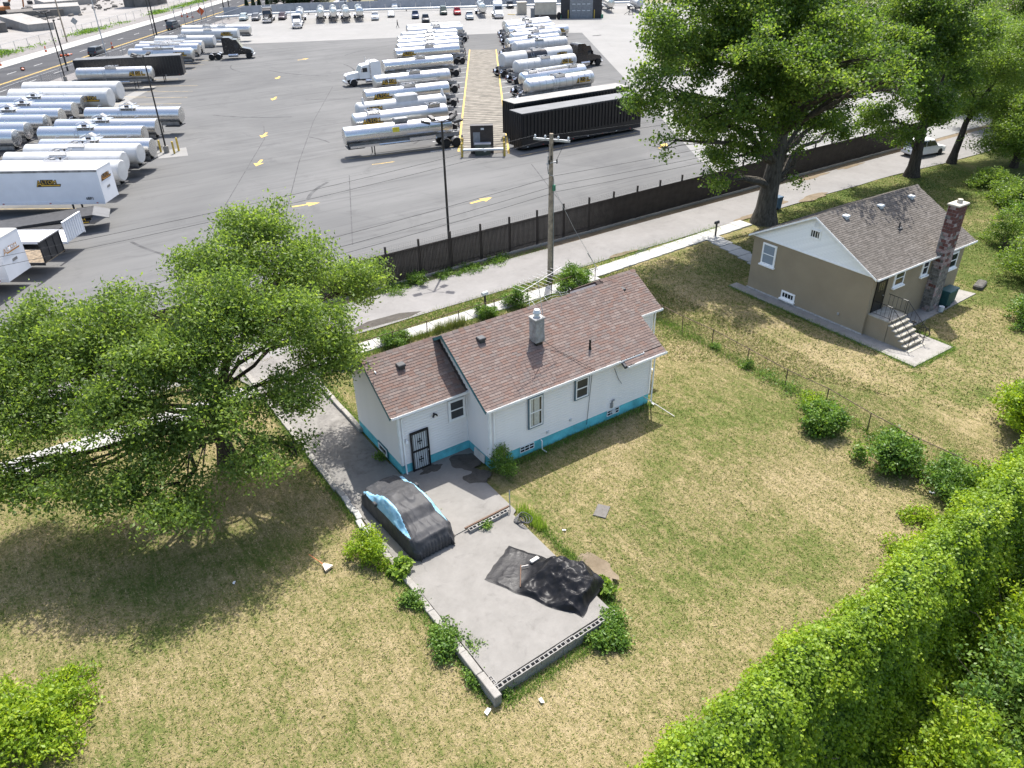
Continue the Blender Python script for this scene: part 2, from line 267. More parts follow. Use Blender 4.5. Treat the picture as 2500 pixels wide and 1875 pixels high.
# ------------------------------------------------------------------ mesh helpers
class MB:
    def __init__(s): s.v = []; s.f = []; s.mi = []; s.M = Matrix.Identity(4)
    def add(s, vs, fs, m=0):
        o = len(s.v); M = s.M
        s.v += [tuple(M @ Vector(v)) for v in vs]; s.f += [tuple(i+o for i in f) for f in fs]; s.mi += [m]*len(fs); return s
    def box(s, x0, x1, y0, y1, z0, z1, m=0):
        return s.add([(x0, y0, z0), (x1, y0, z0), (x1, y1, z0), (x0, y1, z0), (x0, y0, z1), (x1, y0, z1), (x1, y1, z1), (x0, y1, z1)],
              [(0, 3, 2, 1), (4, 5, 6, 7), (0, 1, 5, 4), (1, 2, 6, 5), (2, 3, 7, 6), (3, 0, 4, 7)], m)
    def bevbox(s, x0, x1, y0, y1, z0, z1, b=0.05, m=0):
        """box with chamfered vertical and top edges"""
        r = [(x0+b, y0), (x1-b, y0), (x1, y0+b), (x1, y1-b), (x1-b, y1), (x0+b, y1), (x0, y1-b), (x0, y0+b)]
        cx, cy = (x0+x1)/2, (y0+y1)/2
        kx = 1-2*b/max(x1-x0, 1e-6); ky = 1-2*b/max(y1-y0, 1e-6)
        vs = [(x, y, z0) for x, y in r]+[(x, y, z1-b) for x, y in r]+[(cx+(x-cx)*kx, cy+(y-cy)*ky, z1) for x, y in r]
        fs = [tuple(range(7, -1, -1)), tuple(range(16, 24))]
        for L in (0, 8):
            for i in range(8): j = (i+1) % 8; fs.append((L+i, L+j, L+8+j, L+8+i))
        return s.add(vs, fs, m)
    def poly(s, pts, z0, z1, m=0):
        """vertical prism over a plan polygon (counter-clockwise)"""
        n = len(pts); vs = [(x, y, z0) for x, y in pts]+[(x, y, z1) for x, y in pts]
        fs = [tuple(range(n-1, -1, -1)), tuple(range(n, 2*n))]+[(i, (i+1) % n, n+(i+1) % n, n+i) for i in range(n)]
        return s.add(vs, fs, m)
    def sheet(s, pts, z, m=0): return s.add([(p[0], p[1], z) for p in pts], [tuple(range(len(pts)))], m)
    def ext(s, prof, y0, y1, m=0, inset=0.0):
        """side profile (x,z) extruded along y; inset pulls the y faces' outline in"""
        n = len(prof); vs = [(x, y0, z) for x, z in prof]+[(x, y1, z) for x, z in prof]
        fs = [tuple(range(n)), tuple(range(2*n-1, n-1, -1))]+[(i, n+i, n+(i+1) % n, (i+1) % n) for i in range(n)]
        return s.add(vs, fs, m)
    def cyl(s, p0, p1, r0, r1=None, n=10, caps=True, m=0):
        r1 = r0 if r1 is None else r1; p0 = Vector(p0); p1 = Vector(p1); d = (p1-p0).normalized()
        a = d.orthogonal().normalized(); b = d.cross(a); vs = []
        for p, r in ((p0, r0), (p1, r1)):
            for i in range(n):
                t = 2*math.pi*i/n; vs.append(tuple(p+a*math.cos(t)*r+b*math.sin(t)*r))
        fs = [(i, (i+1) % n, n+(i+1) % n, n+i) for i in range(n)]
        if caps: fs += [tuple(range(n-1, -1, -1)), tuple(range(n, 2*n))]
        return s.add(vs, fs, m)
    def tube(s, pts, r, n=6, m=0):
        """tube through points, radius constant or per point"""
        P = [Vector(p) for p in pts]; k = len(P); rs = r if isinstance(r, (list, tuple)) else [r]*k
        vs = []; a = None
        for i, p in enumerate(P):
            d = (P[min(i+1, k-1)]-P[max(i-1, 0)]).normalized()
            a = d.orthogonal().normalized() if a is None else (a-d*a.dot(d)).normalized()
            b = d.cross(a)
            for j in range(n):
                t = 2*math.pi*j/n; vs.append(tuple(p+a*math.cos(t)*rs[i]+b*math.sin(t)*rs[i]))
        fs = [(i*n+j, i*n+(j+1) % n, (i+1)*n+(j+1) % n, (i+1)*n+j) for i in range(k-1) for j in range(n)]
        fs += [tuple(range(n-1, -1, -1)), tuple(range((k-1)*n, k*n))]
        return s.add(vs, fs, m)
    def lathe_x(s, prof, n=24, cy=0, cz=0, m=0, sy=1.0, sz=1.0):
        """profile (x, r) spun about the x axis"""
        k = len(prof); vs = []
        for x, r in prof:
            for j in range(n):
                t = 2*math.pi*j/n; vs.append((x, cy+r*math.cos(t)*sy, cz+r*math.sin(t)*sz))
        fs = [(i*n+j, (i+1)*n+j, (i+1)*n+(j+1) % n, i*n+(j+1) % n) for i in range(k-1) for j in range(n)]
        fs += [tuple(range(n)), tuple(range(k*n-1, (k-1)*n-1, -1))]
        return s.add(vs, fs, m)
    def mesh(s, name, mats, smooth=None):
        me = bpy.data.meshes.new(name); me.from_pydata(s.v, [], s.f)
        for m in mats: me.materials.append(MATS[m])
        if len(mats) > 1: me.polygons.foreach_set('material_index', s.mi)
        bm = bmesh.new(); bm.from_mesh(me); bmesh.ops.recalc_face_normals(bm, faces=bm.faces); bm.to_mesh(me); bm.free()
        if smooth:
            me.polygons.foreach_set('use_smooth', [True]*len(me.polygons)); me.set_sharp_from_angle(angle=rad(smooth))
        return me
    def obj(s, name, mats, parent=None, smooth=None, **kw):
        if isinstance(mats, str): mats = [mats]
        return link(name, s.mesh(name, mats, smooth), parent, **kw)

def link(name, me, parent=None, loc=None, rz=None, **props):
    o = bpy.data.objects.new(name, me); COL.objects.link(o)
    if parent is not None: o.parent = parent
    if loc is not None: o.location = loc
    if rz is not None: o.rotation_euler = (0, 0, rz)
    for k, v in props.items(): o[k] = v
    return o
def thing(name, label, cat, loc=(0, 0, 0), rz=0.0, group=None):
    o = bpy.data.objects.new(name, None); COL.objects.link(o); o.location = loc; o.rotation_euler = (0, 0, rz)
    o['label'] = label; o['category'] = cat
    if group: o['group'] = group
    return o
def tag(o, label, cat, group=None):
    o['label'] = label; o['category'] = cat
    if group: o['group'] = group
    return o
CH = {}
def kids(o):
    return [c for c in ALLK.get(o.name, [])]
def dup(root, label, loc, rz, group=None, skip=(), swap=None):
    """copy a thing with its parts and sub-parts; swap maps material names on copied meshes"""
    def cp(o, parent):
        c = o.copy()
        if swap and o.type == 'MESH':
            key = (o.data.name, tuple(sorted(swap.items())))
            if key not in CH:
                me = o.data.copy()
                for i, mt in enumerate(me.materials):
                    if mt.name in swap: me.materials[i] = MATS[swap[mt.name]]
                CH[key] = me
            c.data = CH[key]
        COL.objects.link(c); c.parent = parent
        for k in o.children:
            if k.name.split('.')[0] not in skip: cp(k, c)
        return c
    r = cp(root, None); r.location = loc; r.rotation_euler = (0, 0, rz); r['label'] = label
    if group: r['group'] = group
    return r
def gz(x, y):
    """lawn level: it falls away beside the lower end of the parking pad"""
    t = min(1, max(0, (19.5-y)/5.5)); t = t*t*(3-2*t)
    e = min(1, max(0, (40-x)/8)); e = e*e*(3-2*e)
    return -0.36*t*e
def smooth(a, b, x):
    t = min(1, max(0, (x-a)/(b-a))); return t*t*(3-2*t)

# ------------------------------------------------------------------ ground, roads, pavements
def grid_sheet(name, x0, x1, y0, y1, nx, ny, zf, mat, **kw):
    xs = np.linspace(x0, x1, nx+1); ys = np.linspace(y0, y1, ny+1)
    v = [(x, y, zf(x, y)) for y in ys for x in xs]
    f = [(j*(nx+1)+i, j*(nx+1)+i+1, (j+1)*(nx+1)+i+1, (j+1)*(nx+1)+i) for j in range(ny) for i in range(nx)]
    me = bpy.data.meshes.new(name); me.from_pydata(v, [], f); me.materials.append(MATS[mat])
    me.polygons.foreach_set('use_smooth', [True]*len(me.polygons))
    return link(name, me, **kw)
def sheet(name, pts, z, mat, parent=None, **kw): return MB().sheet(pts, z).obj(name, mat, parent, **kw)
ST = dict(kind='structure')
sheet('terrain', [(-1500, -800), (3, -800), (3, 8.6), (1500, 8.6), (1500, 2200), (-1500, 2200)], -0.6, 'terrain', **ST)
def lawnz(x, y): return gz(x, y)+0.035*mnoise.noise(Vector((x*0.35, y*0.35, 0)))-0.02
lawn = grid_sheet('lawn', -45, 135, 8.4, 46.2, 240, 70, lawnz, 'lawn', **ST)
# alley with worn edges
def alley():
    m = MB(); n = 60; near = []; far = []
    for i in range(n+1):
        x = -45+i*(150/n)
        k = smooth(60, 100, x)
        near.append((x, 41.05+0.16*mnoise.noise(Vector((x*0.6, 3, 0)))-0.9*smooth(70, 84, x)))
        far.append((x, 45.55+0.10*mnoise.noise(Vector((x*0.7, 9, 0)))))
    vs = [(x, y, 0.03) for x, y in near]+[(x, y, 0.03) for x, y in far]
    m.add(vs, [(i, i+1, n+2+i, n+1+i) for i in range(n)]); return m.obj('alley_road', 'alley_concrete', **ST)
alley()
sheet('alley_patch', [(15.6, 41.35), (19.6, 41.2), (20.6, 41.5), (19.3, 42.1), (17.0, 42.2), (15.9, 41.8)], 0.036, 'wet_stain', **ST)
sheet('gravel_strip', [(-45, 45.4), (105, 45.5), (105, 46.3), (-45, 46.3)], 0.022, 'dirt', **ST)
# sidewalks, slab by slab
wk = thing('sidewalk', 'pale concrete sidewalk along the alley', 'sidewalk'); del wk['category'], wk['label']; wk['kind'] = 'structure'
def slab_run(x0, x1, ya, yb, step, z=0.06, parent=wk, mat='walk_concrete', dy=0.0):
    n = max(1, int(round((x1-x0)/step))); st = (x1-x0)/n; cache = {}
    for i in range(n):
        key = (round(st, 3), round(yb-ya, 3))
        if key not in SLAB: SLAB[key] = MB().bevbox(0, key[0]-0.018, 0, key[1], -0.12, 0.0, 0.012).mesh('sidewalk_slab', [mat])
        link('sidewalk_slab', SLAB[key], parent, loc=(x0+i*st, ya+dy*i/n, z+random.uniform(-0.008, 0.008)))
SLAB = {}
slab_run(-14, 8.3, 37.1, 38.75, 1.65)
slab_run(12.2, 33.5, 38.55, 39.75, 1.3)
slab_run(33.5, 50.8, 39.0, 40.35, 1.35, dy=0.75)
# front walk to the brick house
fwk = thing('front_walk', 'x', 'x'); del fwk['category'], fwk['label']; fwk['kind'] = 'structure'
for i in range(6): slab_run(44.1+i*0.22, 45.5+i*0.22, 33.4+i*1.1, 34.45+i*1.1, 1.4, 0.05, fwk)
# driveway and parking pad
dv = MB(); dv.sheet([(8.6, 25.0), (11.35, 25.0), (11.35, 36.5), (12.4, 38.4), (12.6, 41.3), (7.4, 41.3), (8.3, 38.6), (8.6, 36)], 0.045); dv.obj('driveway', 'drive_concrete', **ST)
pad = MB(); pad.poly([(8.72, 14.5), (14.05, 14.75), (14.1, 21.25), (14.35, 21.4), (14.35, 25.6), (15.6, 25.9), (15.6, 26.6), (11.4, 26.6), (11.4, 27.6), (8.6, 27.6)], -0.4, 0.06); pad.obj('parking_pad', 'patio_concrete', **ST)
pt = MB(); pt.poly([(11.35, 21.55), (14.15, 21.75), (14.3, 25.5), (15.1, 25.75), (15.1, 26.5), (11.45, 26.5)], 0.05, 0.10); pt.obj('patio_slab', 'patio_concrete', **ST)
def blob(name, cx, cy, rx, ry, z, mat, seed, parent=None, n=28, **kw):
    m = MB(); pts = []
    for i in range(n):
        a = 2*math.pi*i/n; k = 1+0.55*mnoise.noise(Vector((math.cos(a)*2.2+seed, math.sin(a)*1.6, seed*3)))
        pts.append((cx+rx*k*math.cos(a), cy+ry*k*math.sin(a)))
    return m.sheet(pts, z).obj(name, mat, parent, **kw)
blob('water_stain', 12.75, 26.1, 0.55, 0.28, 0.104, 'wet_stain', 2.0, **ST)
blob('water_stain', 14.35, 25.6, 0.75, 0.75, 0.108, 'wet_stain', 5.2, **ST)
blob('water_stain', 14.25, 24.35, 0.6, 0.5, 0.106, 'wet_stain', 9.3, **ST)
blob('dirt_patch', 15.1, 16.9, 0.55, 1.0, lawnz(15.2, 16.9)+0.09, 'dirt', 7.7, **ST)
sheet('pad_joint', [(11.31, 21.5), (11.345, 21.5), (11.44, 26.4), (11.41, 26.4)], 0.104, 'wet_stain', **ST)
for k, (x, y, a, b) in enumerate(((66, 45.3, 2.6, 0.3), (60.5, 41.3, 2.2, 0.5), (57, 42.2, 1.2, 0.5), (72, 45.4, 2.0, 0.35), (52, 41.2, 1.5, 0.3), (38, 41.2, 1.4, 0.25))): blob('leaf_litter', x, y, a, b, 0.038+0.001*k, 'dirt', 3.1*k+1, **ST)
# brick house aprons
ap = MB(); ap.poly([(39.75, 18.5), (43.7, 18.5), (43.7, 20.6), (42.9, 22.6), (40.7, 22.6), (40.7, 32.4), (39.9, 32.4)], -0.1, 0.05)
ap.obj('house_apron', 'kerb_concrete', **ST)
ap = MB(); ap.poly([(43.7, 21.4), (52.1, 21.7), (51.6, 23.6), (50.4, 23.6), (50.4, 22.6), (43.7, 22.6)], -0.1, 0.045); ap.obj('side_apron', 'kerb_concrete', **ST)
# truck yard
YA = [(-60, 46.2), (57, 46.4), (62, 56.5), (88.6, 98.9), (118, 146), (103.4, 158), (59, 177.5), (38, 188), (3.6, 135), (-60, 46)]
yard = sheet('truck_yard', YA[:-1]+[(-60, 38+8.3)], 0.0, 'asphalt', **ST)
sheet('concrete_apron', [(57, 46.4), (135, 46.4), (160, 70), (200, 150), (160, 212), (118, 246), (66, 246), (38, 188), (59, 177.5), (103.4, 158), (118, 146), (88.6, 98.9), (62, 56.5)], 0.004, 'apron_concrete', **ST)
RD = Vector((0.559, 0.829)); RN = Vector((-0.829, 0.559))
def rp(s, n): q = RD*s+RN*n; return (q.x, q.y)
def rstrip(name, n0, n1, z, mat, s0=-150, s1=700, **kw): return sheet(name, [rp(s0, n0), rp(s1, n0), rp(s1, n1), rp(s0, n1)], z, mat, **kw)
rstrip('road_verge', 72.0, 77.6, 0.010, 'gravel_grey', **ST)
rstrip('main_road', 77.4, 93.6, 0.014, 'road_asphalt', **ST)
MB().add([(*rp(s, n), z) for s in (-150, 700) for n, z in ((93.5, 0.02), (93.5, 0.16), (97.6, 0.16), (97.6, 0.0))], [(0, 1, 5, 4), (1, 2, 6, 5), (2, 3, 7, 6)]).obj('road_sidewalk', 'walk_concrete', **ST)
rstrip('demolition_lot', 97.6, 330, 0.008, 'lot_gravel', **ST)
rstrip('lot_verge', 97.7, 103.5, 0.020, 'gravel_grey', **ST)
mr = bpy.data.objects['main_road']
def road_line(n, w, mat, s0, s1, z=0.02): sheet('lane_line', [rp(s0, n-w), rp(s1, n-w), rp(s1, n+w), rp(s0, n+w)], z, mat, mr)
road_line(84.2, 0.09, 'paint_yellow', -100, 420); road_line(84.55, 0.09, 'paint_yellow', -100, 420)
for k in range(26):
    for n in (80.7, 89.0): road_line(n, 0.07, 'paint_white', 118+k*9, 121+k*9)
# yard markings
def arrow(x, y, ang, L=2.6):
    m = MB(); c, s_ = math.cos(ang), math.sin(ang)
    P = [(-L/2, -0.16), (0.1, -0.16), (0.1, -0.55), (L/2, 0), (0.1, 0.55), (0.1, 0.16), (-L/2, 0.16)]
    m.sheet([(x+a*c-b*s_, y+a*s_+b*c) for a, b in P], 0.008); m.obj('lane_arrow', 'paint_yellow', yard)
ISL = math.atan2(66, 42)
for x, y, a in ((54.9, 151.2, 0.3), (44.1, 134.8, ISL+math.pi), (37.5, 117.9, ISL+math.pi), (28.7, 96.5, ISL+math.pi), (24.0, 84.4, ISL+math.pi), (22.8, 67.6, -0.15), (36.3, 58.9, 0.1), (63.0, 63.0, 0.45), (69, 128, ISL)): arrow(x, y, a)
for a, b in (((13.5, 65.7), (28.1, 94.6)), ((28.1, 94.6), (30.3, 101.3)), ((23.4, 106.8), (30.3, 101.3)), ((19.8, 65.0), (27.6, 82.0)), ((27.6, 82.0), (36.5, 100.1)), ((29.9, 74.0), (22.0, 55.6)), ((36.5, 100.1), (48, 121)), ((40, 50), (47, 66))):
    d_ = (Vector(b)-Vector(a)).normalized(); n_ = Vector((-d_.y, d_.x))*0.045; sheet('pavement_joint', [tuple(Vector(a)-n_), tuple(Vector(b)-n_), tuple(Vector(b)+n_), tuple(Vector(a)+n_)], 0.005, 'tyre_mark', yard)
for k in range(22):
    cx, cy = random.uniform(5, 60), random.uniform(56, 150); cx += (cy-60)*0.35; r_ = random.uniform(9, 26); a0 = random.uniform(0, 6.28); da = random.uniform(0.35, 0.9); w_ = random.uniform(0.10, 0.2); o_ = []
    for rr in (r_-w_, r_+w_): o_.append([(cx+rr*math.cos(a0+da*i/14), cy+rr*math.sin(a0+da*i/14), 0.003+0.00008*k) for i in range(15)])
    MB().add(o_[0]+o_[1], [(i, i+1, 16+i, 15+i) for i in range(14)]).obj('tyre_mark', 'tyre_mark', yard)
# striped loading island (flat paint)
I0, I1, J0, J1 = Vector((43.6, 75.0)), Vector((85.4, 140.6)), Vector((47.4, 71.0)), Vector((89.3, 137.4))
isl = sheet('striped_island', [tuple(I0), tuple(J0), tuple(J1), tuple(I1)], 0.009, 'hatch_base', **ST)
m = MB()
for k in range(74):
    t0 = k/74; t1 = t0+0.0045
    a = I0.lerp(I1, t0); b = I0.lerp(I1, t1); c = J0.lerp(J1, min(1, t1+0.018)); d = J0.lerp(J1, min(1, t0+0.018)); m.sheet([tuple(a), tuple(d), tuple(c), tuple(b)], 0.013)
m.obj('hatch_stripes', 'hatch_paint', isl)['kind'] = 'stuff'
for A, B, w in ((I0, I1, -0.22), (J0, J1, 0.22)):
    d = (B-A).normalized(); nn = Vector((d.y, -d.x))*w
    sheet('edge_line', [tuple(A), tuple(B), tuple(B+nn), tuple(A+nn)], 0.014, 'paint_yellow', isl)
# bay lines beside the island and in the left lot
def bay(x, y, ang, L, mat='paint_white', w=0.07):
    d = Vector((math.cos(ang), math.sin(ang))); n_ = Vector((-d.y, d.x))*w; p = Vector((x, y)); q = p+d*L
    sheet('bay_line', [tuple(p-n_), tuple(q-n_), tuple(q+n_), tuple(p+n_)], 0.007, mat, yard)
for k in range(17):
    t = k/17+0.02; p = I0.lerp(I1, t); q = J0.lerp(J1, t)
    bay(p.x-0.3, p.y+0.1, math.pi-0.16, 3.2); bay(q.x+0.3, q.y-0.1, 0.0, 3.0)
for k in range(14): bay(6+k*1.95, 79+k*4.4, rad(144), 9, 'paint_yellow_faded')
for k in range(9): bay(20+k*2.6, 128+k*4.2, rad(144), 5, 'paint_yellow_faded')
bay(32, 80.0, rad(-12), 13, 'paint_yellow_faded'); bay(48, 69.4, rad(0), 17, 'paint_yellow_faded'); bay(33.5, 76.2, rad(-10), 2.5, 'paint_yellow')
sheet('concrete_strip', [(15.6, 127.2), (17.4, 126.4), (26.0, 140.2), (24.2, 141.2)], 0.006, 'apron_concrete', **ST)
sheet('tree_pit', [(15.6, 93.2), (18.6, 92.4), (19.4, 96.4), (16.2, 96.6)], 0.006, 'apron_concrete', **ST)
blob('drain_cover', 117.4, 140.1, 1.4, 0.5, 0.010, 'rubber', 1.5, **ST)
for x, y in ((110, 143), (121, 128), (113, 120)): blob('oil_stain', x, y, 1.6, 0.7, 0.009, 'asphalt', x, **ST)
# rails at the far right
rb = sheet('railway_bed', [(100, 75), (190, 20), (230, 45), (140, 120)], 0.02, 'gravel_grey', **ST)
for k in (0, 1.5, 6, 7.5):
    MB().tube([(106+k*0.5, 84+k, 0.16), (226+k*0.5, 15+k, 0.16)], 0.07, 4).obj('rail', 'rail_rust', rb)
# ------------------------------------------------------------------ shared building pieces
def shingle_field(owner, x0, x1, y0, z0, slope, length, mats, exposure=0.145, tab=0.32, flip=False, thick=0.012):
    """list of (matrix, mat) for tabs on a roof plane rising along +y from (y0,z0)"""
    c = 1/math.sqrt(1+slope*slope); ey = Vector((0, c, slope*c)); out = []
    rows = int(length/exposure)
    for r in range(rows):
        x = x0-(0.16 if r % 2 else 0)-random.uniform(0, 0.06)
        while x < x1-0.02:
            w = tab*random.uniform(0.82, 1.12); a = max(x, x0); b = min(x+w, x1)
            if b-a > 0.05:
                p = Vector((0, y0, z0))+ey*(r*exposure)
                out.append((a, b-0.006, p, ey, random.choices(range(len(mats)), [4, 4, 3, 2, 3, 2][:len(mats)])[0]))
            x += w
    return out
def tab_verts(a, b, p, ey, exposure, thick):
    n = Vector((0, -ey.z, ey.y)); L = exposure*1.35; lift = thick*1.15
    j = random.uniform(-0.006, 0.006)
    P0 = p+ey*j+n*(lift+0.012); P1 = p+ey*L+n*0.004; D0 = p+ey*j+n*0.002
    return [(a, P0.y, P0.z), (b, P0.y, P0.z), (b, P1.y, P1.z), (a, P1.y, P1.z), (a, D0.y, D0.z), (b, D0.y, D0.z)], [(0, 1, 2, 3), (4, 5, 1, 0), (4, 0, 3), (5, 2, 1)]
def lay_shingles(house, roof, fields, mats, exposure=0.145, thick=0.012, limit=290):
    al = []
    for tabs in fields: al += tabs
    al.sort(key=lambda t: (Vector(((t[0]+t[1])/2, t[2].y, t[2].z))-CAMP).length)
    for a, b, p, ey, mi in al[:limit]:
        v, f = tab_verts(a, b, p, ey, exposure, thick); MB().add(v, f).obj('shingle', mats[mi], roof)
    m = MB()
    for a, b, p, ey, mi in al[limit:]:
        v, f = tab_verts(a, b, p, ey, exposure, thick); m.add(v, f, mi)
    m.obj('shingle_field', mats, roof)['kind'] = 'stuff'
SID = 0.142
def board_mesh(L, trap=0.0):
    """clapboard running along +x, its lower edge proud towards -y"""
    key = ('board', round(L, 2))
    if key not in CH:
        CH[key] = MB().add([(0, -0.062, 0), (L, -0.062, 0), (L, 0, 0), (0, 0, 0), (0, -0.030, SID-0.036), (L, -0.030, SID-0.036), (L, 0, SID-0.036), (0, 0, SID-0.036)],
            [(0, 1, 5, 4), (0, 3, 2, 1), (4, 5, 6, 7), (1, 2, 6, 5), (0, 4, 7, 3)]).mesh('siding_board', ['siding'])
    return CH[key]
def side_wall(owner, p, rz, L, z0, z1, gable=None):
    """boards on a wall starting at p (plan), running L along its own x, facing its own -y; gable(z) gives (start, length)"""
    k = int(math.ceil((z1-z0)/SID)); c, s_ = math.cos(rz), math.sin(rz)
    for i in range(k):
        z = z0+i*SID; a, ln = (0, L) if gable is None or z < gable[0] else gable[1](z+SID*0.8)
        if ln < 0.08: continue
        link('siding_board', board_mesh(ln), owner, loc=(p[0]+c*a, p[1]+s_*a, z), rz=rz)
def window(owner, w, h, p, rz, name='window', pane='glass', trim='white_trim', outer='slate_trim', sash=True, curtain=False, bars=0, sill=False):
    """double-hung window; local x along the wall, -y outwards, p = lower left corner"""
    o = MB(); f = 0.055; d = 0.07
    o.box(-0.06, w+0.06, -0.05, 0, -0.07, 0); o.box(-0.06, w+0.06, -0.05, 0, h, h+0.05); o.box(-0.06, 0, -0.05, 0, 0, h); o.box(w, w+0.06, -0.05, 0, 0, h)
    win = o.obj(name, outer, owner, loc=p, rz=rz)
    m = MB(); m.box(0, w, -d, -0.002, 0, f); m.box(0, w, -d, -0.002, h-f, h); m.box(0, f, -d, -0.002, f, h-f); m.box(w-f, w, -d, -0.002, f, h-f)
    if sash: m.box(f, w-f, -d+0.008, -0.004, h*0.5-0.025, h*0.5+0.025)
    for k in range(bars): x = w*(k+1)/(bars+1); m.box(x-0.014, x+0.014, -d+0.01, -0.006, f, h-f)
    m.obj('frame', trim, win)
    if sash:
        MB().box(f, w-f, -0.030, -0.018, f, h*0.5-0.025).obj('pane', pane, win); MB().box(f, w-f, -0.040, -0.028, h*0.5+0.025, h-f).obj('pane', pane, win)
    else: MB().box(f, w-f, -0.034, -0.02, f, h-f).obj('pane', pane, win)
    if curtain:
        for x0, x1 in ((f+0.02, w*0.30), (w*0.36, w*0.78)):
            mm = MB(); n = 10
            vs = [(x0+(x1-x0)*i/n, -0.043-0.006*(i % 2), z) for z in (f+0.02, h-f-0.02) for i in range(n+1)]
            mm.add(vs, [(i, i+1, n+2+i, n+1+i) for i in range(n)]).obj('curtain', 'curtain', win)
    if sill: MB().box(-0.12, w+0.12, -0.16, 0, -0.16, -0.065).obj('sill', 'white_wood', win)
    return win
def gutter(owner, x0, x1, y, z):
    m = MB(); w, h, t = 0.12, 0.11, 0.012
    m.box(x0, x1, y-w, y-w+t, z-h, z); m.box(x0, x1, y-t, y, z-h, z); m.box(x0, x1, y-w+t, y-t, z-h, z-h+t); m.box(x0, x0+t, y-w+t, y-t, z-h+t, z-0.002); m.box(x1-t, x1, y-w+t, y-t, z-h+t, z-0.002)
    return m.obj('gutter', 'white_trim', owner)
def downspout(owner, x, y, z, zb=0.08, kick=-0.25, ey=0.16):
    m = MB(); m.tube([(x, y-ey, z-0.05), (x, y-ey, z-0.14), (x, y-0.05, z-0.32), (x, y-0.05, zb+0.12), (x, y-0.07, zb+0.05), (x, y+kick, zb)], 0.042, 4); return m.obj('downspout', 'white_trim', owner)
def roof_vent(owner, x, y, z, mat='vent_metal'):
    m = MB(); m.M = Matrix.Translation((x, y, z)); m.bevbox(-0.19, 0.19, -0.19, 0.19, 0.08, 0.20, 0.03); m.box(-0.14, 0.14, -0.14, 0.14, -0.12, 0.08)
    return m.obj('roof_vent', mat, owner)

# ------------------------------------------------------------------ the pale house
H = thing('house', 'pale grey clapboard bungalow with brown shingle roof and turquoise foundation', 'house')
SH = ['shingle_%d' % i for i in range(6)]
E_Z = 3.5
# solid bodies behind the boards
f = MB(); f.box(15.1, 25.0, 24.55, 31.4, -0.5, 0.62); f.obj('foundation', 'teal_paint', H)
f = MB(); f.box(11.5, 15.095, 26.5, 31.3, -0.3, 0.62); f.obj('foundation', 'teal_paint', H)
f = MB(); f.box(25.005, 27.4, 27.1, 31.4, -0.3, 0.62); f.obj('foundation', 'teal_paint', H)
def body(x0, x1, y0, y1, yr, ez, zr, nm='wall'):
    m = MB(); m.add([(x, y, z) for x in (x0, x1) for y, z in ((y0, 0.62), (y1, 0.62), (y1, ez), (yr, zr), (y0, ez))],
        [(0, 1, 2, 3, 4), (9, 8, 7, 6, 5), (0, 4, 9, 5), (1, 6, 7, 2), (4, 3, 8, 9), (3, 2, 7, 8), (0, 5, 6, 1)])
    return m.obj(nm, 'siding', H)
SM, SA, SW = 0.612, 0.67, 0.60
body(15.12, 24.98, 24.58, 31.38, 27.98, E_Z+0.02, 5.60)
body(11.53, 15.10, 26.53, 31.28, 28.9, E_Z+0.02, 5.10)
body(25.0, 27.37, 27.13, 31.37, 29.25, 3.95, 5.18)
side_wall(H, (15.1, 24.575), 0, 9.9, 0.60, 3.5)
side_wall(H, (11.5, 26.525), 0, 3.595, 0.60, 3.5)
side_wall(H, (25.02, 27.125), 0, 2.38, 0.60, 3.95)
gm = lambda z: (max(0, (z-3.55)/SM), max(0, 6.8-2*max(0, (z-3.55)/SM)))
side_wall(H, (15.125, 31.38), rad(-90), 6.8, 0.60, 5.6, (3.45, gm))
ga = lambda z: (max(0, (z-3.55)/SA), max(0, 4.75-2*max(0, (z-3.55)/SA)))
side_wall(H, (11.525, 31.28), rad(-90), 4.75, 0.60, 5.15, (3.45, ga))
for x, y, t in ((15.1, 24.55, 3.45), (25.0, 24.55, 3.3), (11.5, 26.5, 3.45), (27.4, 27.1, 3.9)):
    m = MB(); s1 = 1 if x in (15.1, 11.5) else -1
    m.box(min(x-0.03*s1, x+0.07*s1), max(x-0.03*s1, x+0.07*s1), y-0.055, y-0.002, 0.6, t); m.box(min(x-0.055*s1, x-0.002*s1), max(x-0.055*s1, x-0.002*s1), y-0.002, y+0.07, 0.6, t)
    m.obj('corner_trim', 'white_trim', H)
MB().box(15.02, 15.07, 26.44, 26.49, 0.6, 3.5).obj('corner_trim', 'white_trim', H)
# roofs
def gable_roof(x0, x1, y0, y1, yr, ze, zr, name='roof', t=0.10):
    m = MB(); m.add([(x, y, z+d) for x in (x0, x1) for y, z, d in ((y0, ze, 0), (yr, zr, 0), (y1, ze, 0), (y1, ze, -t), (yr, zr, -t), (y0, ze, -t))],
        [(0, 1, 4, 5), (1, 2, 3, 4), (11, 10, 7, 6), (10, 9, 8, 7), (0, 6, 7, 1), (1, 7, 8, 2), (5, 4, 10, 11), (4, 3, 9, 10), (0, 5, 11, 6), (2, 8, 9, 3)])
    return m.obj(name, ['shingle_under'], H)
rA = gable_roof(11.08, 15.1, 26.3, 31.5, 28.9, E_Z, E_Z+2.6*SA)
rW = gable_roof(25.0, 27.75, 26.83, 31.6, 29.22, 3.9, 3.9+2.39*SW)
rM = gable_roof(14.78, 25.35, 24.3, 31.66, 27.98, E_Z, E_Z+3.68*SM)
ext = MB(); ze = E_Z-0.34*SM
